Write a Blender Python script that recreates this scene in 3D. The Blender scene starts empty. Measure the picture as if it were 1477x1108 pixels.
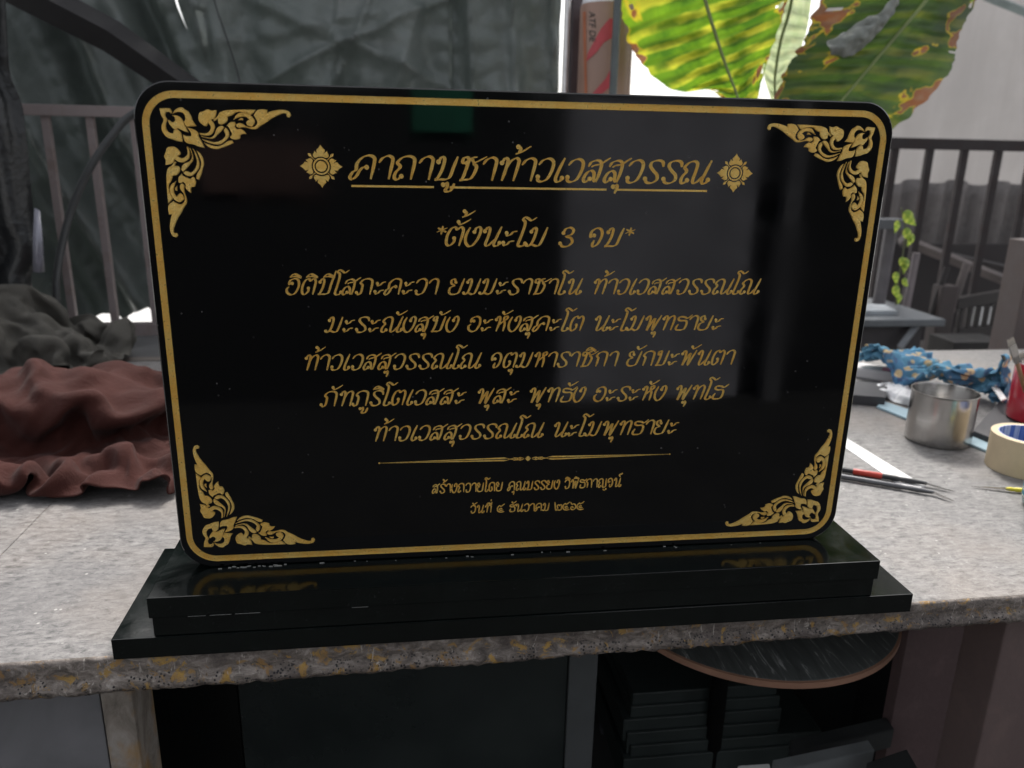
import bpy, bmesh, math, random
from math import sin, cos, pi, radians, hypot, atan2, exp
from mathutils import Vector, Matrix, Euler, noise
from mathutils.geometry import delaunay_2d_cdt
random.seed(7)
R = random.random
C = bpy.context.scene.collection
SC = bpy.context.scene

# ------------------------------------------------------------------ camera
cam = bpy.data.cameras.new('camera')
camo = bpy.data.objects.new('camera', cam); C.objects.link(camo)
camo.location = (-0.10526, -0.64538, 0.41165)
camo.rotation_euler = (1.28157, -0.02026, -0.13193)
FPX = 1146.36
cam.sensor_fit = 'HORIZONTAL'; cam.sensor_width = 36.0; cam.lens = 36.0*FPX/1477
cam.clip_start = 0.02; cam.clip_end = 600
cam.dof.use_dof = True; cam.dof.focus_distance = 0.70; cam.dof.aperture_fstop = 7.0
SC.camera = camo
CM = Euler((1.28157, -0.02026, -0.13193)).to_matrix(); CL = Vector(camo.location)
def ray(px, py): return CM @ Vector((px-738.5, -(py-554.0), -FPX))
def at(px, py, Y):                       # the point of the photograph at depth Y
    d = ray(px, py); return CL + d*((Y-CL.y)/d.y)
def onz(px, py, z=0.0):                  # ... lying on the level z
    d = ray(px, py); return CL + d*((z-CL.z)/d.z)

# ------------------------------------------------------------------ daylight
SUN_EL, SUN_AZ = radians(52), radians(18)     # azimuth measured from +Y towards +X
w = bpy.data.worlds.new('World'); SC.world = w; w.use_nodes = True
nt = w.node_tree; nt.nodes.clear()
sky = nt.nodes.new('ShaderNodeTexSky'); sky.sky_type = 'NISHITA'; sky.sun_disc = False
sky.sun_elevation = SUN_EL; sky.sun_rotation = SUN_AZ; sky.air_density = 1.0; sky.dust_density = 5.0
hs = nt.nodes.new('ShaderNodeHueSaturation'); hs.inputs['Saturation'].default_value = 0.22
bg = nt.nodes.new('ShaderNodeBackground'); bg.inputs['Strength'].default_value = 0.13
wo = nt.nodes.new('ShaderNodeOutputWorld')
nt.links.new(sky.outputs[0], hs.inputs['Color']); nt.links.new(hs.outputs[0], bg.inputs[0]); nt.links.new(bg.outputs[0], wo.inputs[0])
sl = bpy.data.lights.new('sun', 'SUN'); sl.energy = 1.5; sl.angle = radians(12); sl.color = (1.0, 0.97, 0.92)
so = bpy.data.objects.new('sun', sl); C.objects.link(so)
sd = Vector((sin(SUN_AZ)*cos(SUN_EL), cos(SUN_AZ)*cos(SUN_EL), sin(SUN_EL)))
so.rotation_euler = sd.to_track_quat('Z', 'Y').to_euler(); so.location = sd*5
SC.view_settings.view_transform = 'Standard'; SC.view_settings.look = 'None'
SC.view_settings.exposure = 1.1; SC.view_settings.gamma = 1.0
SC.render.engine = 'CYCLES'
try:
    SC.cycles.use_denoising = True; SC.cycles.max_bounces = 8
except Exception: pass

# ------------------------------------------------------------------ materials
class M:
    """small node helper"""
    def __init__(s, name):
        s.m = bpy.data.materials.new(name); s.m.use_nodes = True; s.t = s.m.node_tree
        s.b = s.t.nodes['Principled BSDF']; s.o = s.t.nodes['Material Output']
        s.tc = s.t.nodes.new('ShaderNodeTexCoord')
    def n(s, kind, **kw):
        x = s.t.nodes.new('ShaderNode'+kind)
        for k, v in kw.items():
            if k in x.inputs: x.inputs[k].default_value = v
            else: setattr(x, k, v)
        return x
    def l(s, a, b): s.t.links.new(a, b)
    def co(s, sc=(1, 1, 1), space='Object', rot=(0, 0, 0)):
        mp = s.n('Mapping'); mp.inputs['Scale'].default_value = sc; mp.inputs['Rotation'].default_value = rot
        s.l(s.tc.outputs[space], mp.inputs[0]); return mp.outputs[0]
    def noise(s, scale, detail=4, rough=.55, vec=None, dist=0.0):
        x = s.n('TexNoise'); x.inputs['Scale'].default_value = scale; x.inputs['Detail'].default_value = detail
        x.inputs['Roughness'].default_value = rough; x.inputs['Distortion'].default_value = dist
        s.l(vec if vec is not None else s.tc.outputs['Object'], x.inputs['Vector']); return x.outputs[0]
    def ramp(s, fac, stops, interp='LINEAR'):
        x = s.n('ValToRGB'); x.color_ramp.interpolation = interp
        e = x.color_ramp.elements
        while len(e) > 1: e.remove(e[-1])
        e[0].position = stops[0][0]; e[0].color = c4(stops[0][1])
        for p, c in stops[1:]:
            k = e.new(p); k.color = c4(c)
        s.l(fac, x.inputs[0]); return x.outputs[0]
    def mix(s, fac, a, b, mode='MIX'):
        x = s.n('MixRGB', blend_type=mode)
        for i, v in ((0, fac), (1, a), (2, b)):
            if hasattr(v, 'is_linked') or hasattr(v, 'links'): s.l(v, x.inputs[i])
            else: x.inputs[i].default_value = v if i == 0 else c4(v)
        return x.outputs[0]
    def math(s, op, a, b=0.0):
        x = s.n('Math', operation=op)
        for i, v in ((0, a), (1, b)):
            if hasattr(v, 'links'): s.l(v, x.inputs[i])
            else: x.inputs[i].default_value = v
        return x.outputs[0]
    def bump(s, h, strength=.3, dist=.001):
        x = s.n('Bump'); x.inputs['Strength'].default_value = strength; x.inputs['Distance'].default_value = dist
        s.l(h, x.inputs['Height']); s.l(x.outputs[0], s.b.inputs['Normal'])
    def set(s, **kw):
        names = dict(col='Base Color', rough='Roughness', metal='Metallic', spec='Specular IOR Level', trans='Transmission Weight',
                     coat='Coat Weight', sheen='Sheen Weight', ior='IOR', alpha='Alpha')
        for k, v in kw.items():
            i = s.b.inputs[names[k]]
            if hasattr(v, 'links'): s.l(v, i)
            elif k == 'col': i.default_value = c4(v)
            else: i.default_value = v
        return s.m
def c4(c):
    if isinstance(c, (int, float)): return (c, c, c, 1)
    return tuple(c)+(1,) if len(c) == 3 else tuple(c)

def plain(name, col, rough=.6, metal=0.0, var=.25, scale=14, bump=.25, bd=.0006, spec=.5):
    m = M(name); f = m.noise(scale, 6, .6)
    lo = tuple(x*(1-var) for x in col); hi = tuple(min(1, x*(1+var)) for x in col)
    m.set(col=m.ramp(f, [(.3, lo), (.7, hi)]), rough=m.ramp(f, [(.3, rough*.85), (.7, min(1, rough*1.2))]), metal=metal, spec=spec)
    m.bump(m.noise(scale*6, 4), bump, bd); return m.m

def granite_black():
    m = M('black_granite')
    fine = m.noise(900, 2); smudge = m.noise(9, 5, .6, dist=.6)
    col = m.ramp(fine, [(.60, (.0008, .0010, .0013)), (.74, (.004, .004, .005)), (.82, (.03, .03, .035))])
    v = m.n('TexVoronoi'); v.inputs['Scale'].default_value = 95; v.inputs['Randomness'].default_value = 1
    m.l(m.tc.outputs['Object'], v.inputs['Vector'])
    speck = m.ramp(v.outputs['Distance'], [(.0, 1.0), (.055, 1.0), (.09, 0.0)])
    keep = m.ramp(m.noise(17, 3), [(.48, 0.0), (.62, .55)])
    keep2 = m.math('MULTIPLY', speck, keep)
    m.set(col=m.mix(keep2, col, (.12, .115, .11)), rough=m.math('ADD', m.ramp(smudge, [(.35, .03), (.7, .12)]), m.math('MULTIPLY', keep2, .5)), spec=.5, ior=1.52)
    m.bump(m.noise(5, 2), .02, .002); return m.m
def granite_base():
    m = M('black_granite_dusty')
    dust = m.noise(22, 8, .7, dist=.8); fine = m.noise(700, 2)
    col = m.ramp(dust, [(.42, (.0008, .0022, .0018)), (.62, (.0022, .0042, .0036)), (.78, (.011, .013, .013))])
    m.set(col=m.mix(m.ramp(fine, [(.66, 0.0), (.78, .5)]), col, (.05, .05, .055)), rough=m.ramp(dust, [(.35, .07), (.75, .24)]), spec=.5)
    m.bump(m.noise(300, 3), .08, .0004); return m.m
def gold():
    m = M('gold_paint'); f = m.noise(420, 4, .7); g = m.noise(60, 3)
    c = m.mix(m.ramp(g, [(.35, 0.0), (.65, 1.0)]), (1.0, .60, .13), (1.0, .71, .22))
    m.set(col=m.mix(m.ramp(f, [(.45, 0.0), (.75, .6)]), c, (.90, .52, .06)), metal=.5, rough=m.ramp(f, [(.3, .24), (.7, .42)]))
    m.bump(m.noise(330, 6, .8), 1.0, .0065); return m.m
def table_top():
    m = M('worn_granite_top')
    st = m.co((26, 62, 40), rot=(0, 0, .25)); fl = m.noise(2.6, 9, .78, vec=st, dist=.5)
    big = m.noise(5, 6, .65); warm = m.noise(3.2, 4, .6); fine = m.noise(420, 4, .75); mid = m.noise(120, 5, .8)
    c = m.ramp(fl, [(.33, (.035, .034, .034)), (.41, (.095, .091, .090)), (.49, (.18, .172, .167)), (.62, (.275, .262, .252))])
    c = m.mix(m.ramp(big, [(.42, 0.0), (.62, .55)]), c, (.135, .13, .13))
    c = m.mix(m.ramp(warm, [(.5, 0.0), (.66, .4)]), c, (.25, .205, .17))
    c = m.mix(m.ramp(mid, [(.54, 0.0), (.66, .35)]), c, (.36, .35, .34))
    c = m.mix(m.ramp(fine, [(.58, 0.0), (.68, .7)]), c, (.055, .052, .054))
    v = m.n('TexVoronoi'); v.inputs['Scale'].default_value = 60; m.l(m.tc.outputs['Object'], v.inputs['Vector'])
    dots = m.math('MULTIPLY', m.ramp(v.outputs['Distance'], [(.07, 1.0), (.10, 0.0)]), m.ramp(m.noise(11, 2), [(.5, 0.0), (.56, .8)]))
    c = m.mix(dots, c, (.42, .40, .38))
    m.set(col=c, rough=m.ramp(fl, [(.3, .38), (.7, .58)]), spec=.35); m.bump(mid, .35, .0007); return m.m
def table_edge():
    m = M('paint_stained_granite_edge')
    a = m.noise(3, 8, .7, vec=m.co((22, 22, 40), rot=(0, .35, 0)), dist=1.0)
    c = m.ramp(a, [(.28, (.04, .033, .028)), (.40, (.105, .088, .075)), (.50, (.19, .16, .138)), (.60, (.30, .26, .23)), (.72, (.46, .42, .38))])
    d = m.noise(8, 5, .7, vec=m.co((2, 2, 1)))
    c = m.mix(m.ramp(d, [(.4, 0.0), (.62, .55)]), c, (.052, .040, .038))
    sp = m.n('TexVoronoi'); sp.inputs['Scale'].default_value = 330; m.l(m.tc.outputs['Object'], sp.inputs['Vector'])
    zc_ = m.n('SeparateXYZ'); m.l(m.tc.outputs['Object'], zc_.inputs[0])
    low = m.ramp(m.math('MULTIPLY', zc_.outputs[2], -30.0), [(.35, .25), (.62, 1.0)])
    blk = m.math('MULTIPLY', low, m.math('MULTIPLY', m.ramp(sp.outputs['Distance'], [(.28, 1.0), (.38, 0.0)]), m.ramp(m.noise(34, 4, .7), [(.44, 0.0), (.50, 1.0)])))
    c = m.mix(blk, c, (.010, .010, .013))
    sz = m.n('SeparateXYZ'); m.l(m.tc.outputs['Object'], sz.inputs[0])
    left = m.ramp(m.math('ADD', sz.outputs[0], .45), [(.0, .035), (.25, .04), (.5, .02), (.9, .025)])
    on = m.noise(2.4, 8, .72, vec=m.co((26, 26, 26), rot=(0, .7, 0)), dist=.6)
    och = m.ramp(m.math('ADD', on, left), [(.585, 0.0), (.61, .6), (.67, .9)])
    c = m.mix(och, c, m.ramp(m.noise(40, 4), [(.4, (.42, .25, .05)), (.6, (.27, .15, .05))]))
    wh = m.ramp(m.noise(3, 4, .6, vec=m.co((30, 30, 9), rot=(0, -.6, 0)), dist=2.6), [(.64, 0.0), (.67, .8)])
    c = m.mix(wh, c, (.42, .38, .34))
    m.set(col=c, rough=m.ramp(a, [(.3, .45), (.7, .7)]), spec=.4); m.bump(m.noise(150, 7, .75), 1.0, .0022); return m.m
def stone_panel():
    m = M('grey_green_stone'); a = m.noise(7, 6, .6, dist=.6)
    c = m.ramp(a, [(.3, (.06, .07, .065)), (.42, (.14, .14, .145)), (.7, (.20, .195, .205))])
    m.set(col=c, rough=.5, spec=.4); m.bump(m.noise(80, 5), .3, .001); return m.m
def stained_post():
    m = M('stained_concrete'); a = m.noise(5, 8, .7, vec=m.co((8, 8, 4)), dist=.8)
    c = m.ramp(a, [(.3, (.10, .085, .07)), (.5, (.22, .19, .16)), (.7, (.33, .30, .27))])
    c = m.mix(m.ramp(m.noise(9, 4, vec=m.co((3, 3, 2))), [(.52, 0.0), (.64, .7)]), c, (.30, .17, .05))
    m.set(col=c, rough=.8); m.bump(m.noise(140, 6), .6, .0015); return m.m
def tarp_mat():
    m = M('dark_green_tarpaulin'); a = m.noise(3.5, 6, .65, dist=1.0); f = m.noise(500, 2)
    c = m.ramp(a, [(.3, (.085, .105, .096)), (.6, (.15, .168, .16)), (.8, (.22, .225, .218))])
    m.set(col=c, rough=m.ramp(a, [(.3, .30), (.7, .46)]), spec=.7)
    m.bump(m.noise(14, 8, .62, dist=1.6), .6, .010)
    tr = m.n('BsdfTranslucent'); tr.inputs[0].default_value = (.30, .34, .325, 1)
    mx = m.n('MixShader'); mx.inputs[0].default_value = .18
    m.l(m.b.outputs[0], mx.inputs[1]); m.l(tr.outputs[0], mx.inputs[2]); m.l(mx.outputs[0], m.o.inputs[0]); return m.m
def cloth_mat(name, col, var=.25, sheen=.3, weave=900):
    m = M(name); a = m.noise(14, 6, .6)
    c = m.ramp(a, [(.3, tuple(x*(1-var) for x in col)), (.7, tuple(x*(1+var) for x in col))])
    m.set(col=c, rough=.92, spec=.15, sheen=sheen*.15); m.bump(m.math('ADD', m.math('MULTIPLY', m.noise(38, 7, .65, dist=.8), 6.0), m.noise(weave, 2)), .55, .0011); return m.m
def blue_cloth_mat():
    m = M('blue_gold_patterned_cloth'); v = m.n('TexVoronoi'); v.inputs['Scale'].default_value = 48
    m.l(m.tc.outputs['Object'], v.inputs['Vector'])
    pat = m.math('MULTIPLY', m.ramp(v.outputs['Distance'], [(.34, 1.0), (.42, 0.0)]), m.ramp(m.noise(14, 2), [(.46, 0.0), (.5, 1.0)]))
    c = m.mix(m.ramp(m.noise(11, 3), [(.4, 0.0), (.6, 1.0)]), (.06, .17, .30), (.14, .33, .46))
    c = m.mix(pat, c, (.62, .47, .27))
    c = m.mix(m.math('MULTIPLY', m.ramp(m.noise(60, 2), [(.58, 0.0), (.62, 1.0)]), .5), c, (.06, .05, .13))
    m.set(col=c, rough=.9, sheen=0.0); m.bump(m.noise(500, 2), .3, .0006); return m.m
def leaf_mat(name, g1, g2, yel, tr, stripes=3.45, dead=.7, amt=.8, lo=1.0):
    m = M(name)                                                     # UV: u across (0 at the midrib, 1 at the margin), v along
    sp = m.n('SeparateXYZ'); m.l(m.tc.outputs['UV'], sp.inputs[0]); u = m.math('ABSOLUTE', sp.outputs[0]); v = sp.outputs[1]
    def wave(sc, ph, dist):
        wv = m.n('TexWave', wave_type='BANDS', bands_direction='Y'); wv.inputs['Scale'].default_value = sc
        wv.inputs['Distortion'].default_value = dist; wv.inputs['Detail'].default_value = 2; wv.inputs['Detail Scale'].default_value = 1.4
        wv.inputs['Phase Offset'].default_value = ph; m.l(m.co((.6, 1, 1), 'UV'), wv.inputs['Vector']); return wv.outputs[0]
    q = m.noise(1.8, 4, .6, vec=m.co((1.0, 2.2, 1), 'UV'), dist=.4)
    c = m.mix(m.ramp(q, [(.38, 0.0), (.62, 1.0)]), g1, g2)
    band = m.ramp(wave(stripes, .7, 1.6), [(.45, 0.0), (.85, 1.0)])  # yellow bands: variegation and the glow through the quilted blade, painted in
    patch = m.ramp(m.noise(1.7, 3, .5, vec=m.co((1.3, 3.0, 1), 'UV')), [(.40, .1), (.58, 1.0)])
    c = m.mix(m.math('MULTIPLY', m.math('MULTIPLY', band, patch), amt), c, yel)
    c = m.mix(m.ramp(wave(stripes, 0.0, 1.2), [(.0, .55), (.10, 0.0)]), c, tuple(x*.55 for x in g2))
    e = m.math('MULTIPLY', .5, m.math('ADD', u, m.math('MULTIPLY', m.math('SUBTRACT', m.noise(1.6*lo, 3, .5, vec=m.co((1.3, 2.6, 1), 'UV'), dist=.3), .5), 3.4)))
    c = m.mix(m.ramp(e, [((dead+.40)/2, 0.0), ((dead+.48)/2, .6)]), c, (.66, .46, .03))
    c = m.mix(m.ramp(e, [((dead+.49)/2, 0.0), ((dead+.53)/2, 1.0)]), c, m.ramp(m.noise(7, 4, vec=m.co((1, 3, 1), 'UV')), [(.4, (.20, .075, .03)), (.65, (.20, .105, .06))]))
    spots = m.ramp(m.noise(7, 2, vec=m.co((1.2, 3, 1), 'UV')), [(.76, 0.0), (.79, 1.0)])
    c = m.mix(spots, c, (.16, .06, .02))
    m.set(col=c, rough=.45, spec=.4)
    m.bump(m.noise(22, 4), .2, .002)
    t = m.n('BsdfTranslucent'); m.l(c, t.inputs[0])
    mx = m.n('MixShader'); mx.inputs[0].default_value = tr
    m.l(m.b.outputs[0], mx.inputs[1]); m.l(t.outputs[0], mx.inputs[2]); m.l(mx.outputs[0], m.o.inputs[0]); return m.m
def rusty(name, col, r2=(.22, .10, .06)):
    m = M(name); a = m.noise(26, 8, .7)
    m.set(col=m.mix(m.ramp(a, [(.5, 0.0), (.68, .7)]), col, r2), rough=m.ramp(a, [(.3, .5), (.7, .8)]), spec=.4)
    m.bump(m.noise(160, 5), .4, .001); return m.m
def steel():
    m = M('brushed_steel'); a = m.noise(4, 3, vec=m.co((3, 3, 160)))
    m.set(col=(.42, .405, .39), metal=1.0, rough=m.ramp(a, [(.3, .19), (.7, .26)])); return m.m
def sheet_mat():
    m = M('weathered_grey_sheet'); a = m.noise(1.6, 8, .65, dist=.4); st = m.noise(2, 5, .6, vec=m.co((5, 1, .6)))
    c = m.ramp(a, [(.3, (.44, .43, .425)), (.7, (.62, .605, .60))])
    m.set(col=m.mix(m.ramp(st, [(.4, .4), (.65, 0.0)]), c, (.33, .32, .315)), rough=.8); m.bump(a, .4, .02)
    tr = m.n('BsdfTranslucent'); tr.inputs[0].default_value = (.55, .53, .52, 1)
    mx = m.n('MixShader'); mx.inputs[0].default_value = .45
    m.l(m.b.outputs[0], mx.inputs[1]); m.l(tr.outputs[0], mx.inputs[2]); m.l(mx.outputs[0], m.o.inputs[0]); return m.m
def concrete(name, a, b, s=3):
    m = M(name); f = m.noise(s, 9, .65)
    m.set(col=m.ramp(f, [(.3, a), (.7, b)]), rough=.9); m.bump(m.noise(s*18, 5), .4, .003); return m.m

GR = granite_black(); GB = granite_base(); GOLD = gold(); TT = table_top(); TE = table_edge()
BLACKRUB = plain('black_rubber', (.012, .012, .013), .45)
DARKSTEEL = plain('dark_painted_steel', (.030, .027, .028), .5, .0)
RAIL_L = rusty('dusty_pink_primer_steel', (.27, .225, .22), (.19, .14, .125))
RAIL_R = rusty('dark_brown_painted_steel', (.020, .014, .015), (.04, .024, .021))
STEEL = steel()

# ------------------------------------------------------------------ mesh helpers
def link(name, me, mat=None, parent=None):
    o = bpy.data.objects.new(name, me); C.objects.link(o)
    if mat is not None and len(me.materials) == 0: me.materials.append(mat)
    if parent is not None: o.parent = parent
    return o
def obj(name, bm, mat, parent=None, smooth=False):
    me = bpy.data.meshes.new(name); bm.to_mesh(me); bm.free()
    if smooth:
        for p in me.polygons: p.use_smooth = True
    o = link(name, me, mat, parent)
    if smooth == 'auto':
        bpy.context.view_layer.objects.active = o
        me.set_sharp_from_angle(angle=radians(38))
    return o
def thing(name, label, cat, loc=(0, 0, 0), group=None):
    o = bpy.data.objects.new(name, None); C.objects.link(o); o.location = loc
    o.empty_display_size = .02; return tag(o, label, cat, group)
def tag(o, label, cat, group=None):
    o['label'] = label; o['category'] = cat
    if group: o['group'] = group
    return o
def struct(o): o['kind'] = 'structure'; return o
def stuff(o): o['kind'] = 'stuff'; return o
def rel(o, root):                                   # parent while keeping the world place
    o.parent = root; o.matrix_parent_inverse = Matrix.Translation(-Vector(root.location)); return o
def bx(bm, x0, x1, y0, y1, z0, z1, bev=0.0, seg=2):
    vs = [bm.verts.new((x, y, z)) for x in (x0, x1) for y in (y0, y1) for z in (z0, z1)]
    f = [(0, 1, 3, 2), (4, 6, 7, 5), (0, 4, 5, 1), (2, 3, 7, 6), (0, 2, 6, 4), (1, 5, 7, 3)]
    fs = [bm.faces.new([vs[i] for i in q]) for q in f]
    if bev:
        es = {e for q in fs for e in q.edges}
        bmesh.ops.bevel(bm, geom=list(es), offset=bev, segments=seg, profile=.6, affect='EDGES')
    return vs
def box(name, x0, x1, y0, y1, z0, z1, mat, parent=None, bev=.001, seg=2):
    bm = bmesh.new(); bx(bm, x0, x1, y0, y1, z0, z1, bev, seg); bmesh.ops.recalc_face_normals(bm, faces=bm.faces)
    return obj(name, bm, mat, parent)
def catmull(P, n=6, closed=False):
    P = [Vector(p) for p in P]; out = []; N = len(P)
    if closed:
        for i in range(N):
            a, b, c, d = P[i-1], P[i], P[(i+1) % N], P[(i+2) % N]
            for k in range(n):
                t = k/n; out.append(.5*((2*b)+(c-a)*t+(2*a-5*b+4*c-d)*t*t+(3*b-a-3*c+d)*t**3))
        return out
    Q = [P[0]*2-P[1]]+P+[P[-1]*2-P[-2]]
    for i in range(1, len(Q)-2):
        a, b, c, d = Q[i-1], Q[i], Q[i+1], Q[i+2]
        for k in range(n):
            t = k/n; out.append(.5*((2*b)+(c-a)*t+(2*a-5*b+4*c-d)*t*t+(3*b-a-3*c+d)*t**3))
    out.append(P[-1]); return out
def tube(bm, pts, rad, n=10, cap=True):
    rings = []; N = len(pts); pts = [Vector(p) for p in pts]
    up = Vector((0.13, .21, 1)).normalized()
    for i, p in enumerate(pts):
        d = (pts[min(i+1, N-1)]-pts[max(i-1, 0)]).normalized()
        s = d.cross(up)
        if s.length < 1e-3: s = d.cross(Vector((1, 0, 0)))
        s.normalize(); u = s.cross(d)
        r = rad[i] if isinstance(rad, (list, tuple)) else rad
        rings.append([bm.verts.new(p+(s*cos(2*pi*k/n)+u*sin(2*pi*k/n))*r) for k in range(n)])
    for a, b in zip(rings, rings[1:]):
        for k in range(n): bm.faces.new((a[k], a[(k+1) % n], b[(k+1) % n], b[k]))
    if cap: bm.faces.new(rings[0][::-1]); bm.faces.new(rings[-1])
def lathe(bm, prof, n=48, c=(0, 0, 0)):
    rings = []
    for r, z in prof:
        if r < 1e-6: rings.append([bm.verts.new((c[0], c[1], c[2]+z))])
        else: rings.append([bm.verts.new((c[0]+r*cos(2*pi*k/n), c[1]+r*sin(2*pi*k/n), c[2]+z)) for k in range(n)])
    for a, b in zip(rings, rings[1:]):
        if len(a) == 1 and len(b) == 1: continue
        for k in range(n):
            q = [a[k % len(a)], a[(k+1) % len(a)], b[(k+1) % len(b)], b[k % len(b)]]
            q = [v for i, v in enumerate(q) if v not in q[:i]]
            if len(q) > 2: bm.faces.new(q)
    bmesh.ops.recalc_face_normals(bm, faces=bm.faces)
def prism(bm, foot, h, z0=None, bev=.0008):
    """foot = corners on the table, extruded upward by h"""
    a = [bm.verts.new(p) for p in foot]; b = [bm.verts.new(p+Vector((0, 0, h))) for p in foot]; n = len(a)
    fs = [bm.faces.new(a[::-1]), bm.faces.new(b)]+[bm.faces.new((a[i], a[(i+1) % n], b[(i+1) % n], b[i])) for i in range(n)]
    bmesh.ops.recalc_face_normals(bm, faces=fs)
    if bev: bmesh.ops.bevel(bm, geom=list({e for f in fs for e in f.edges}), offset=bev, segments=2, affect='EDGES')
def grid(bm, rows, closed=False):
    vs = [[bm.verts.new(p) for p in r] for r in rows]
    for i in range(len(vs)-1):
        m = len(vs[i])
        for j in range(m if closed else m-1): bm.faces.new((vs[i][j], vs[i][(j+1) % m], vs[i+1][(j+1) % m], vs[i+1][j]))
    return vs
def loft(sections, nu=6, nv=5):
    """sections of equal length -> dense smooth rows"""
    cols = [catmull(s, nv) for s in sections]
    return [list(r) for r in zip(*[catmull([c[j] for c in cols], nu) for j in range(len(cols[0]))])]
def fnoise(p, s, seed=0.0): return noise.noise(Vector((p[0]*s+seed, p[1]*s-seed, p[2]*s+seed*.7)))
def ridge(p, s, seed=0.0): return 1-abs(noise.noise(Vector((p[0]*s+seed, p[1]*s, p[2]*s-seed))))*2

# ================================================================== THE SETTING
GROUND = concrete('pale_concrete_yard', (.42, .41, .40), (.58, .57, .55))
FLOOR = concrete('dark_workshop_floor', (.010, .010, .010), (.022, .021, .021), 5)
bm = bmesh.new(); bx(bm, -200, 200, -200, 300, -.90, -.80); struct(obj('ground', bm, GROUND))
bm = bmesh.new(); bx(bm, -3.0, 3.2, -3.0, 1.5, -.797, -.75, .004); struct(obj('floor', bm, FLOOR))
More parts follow.
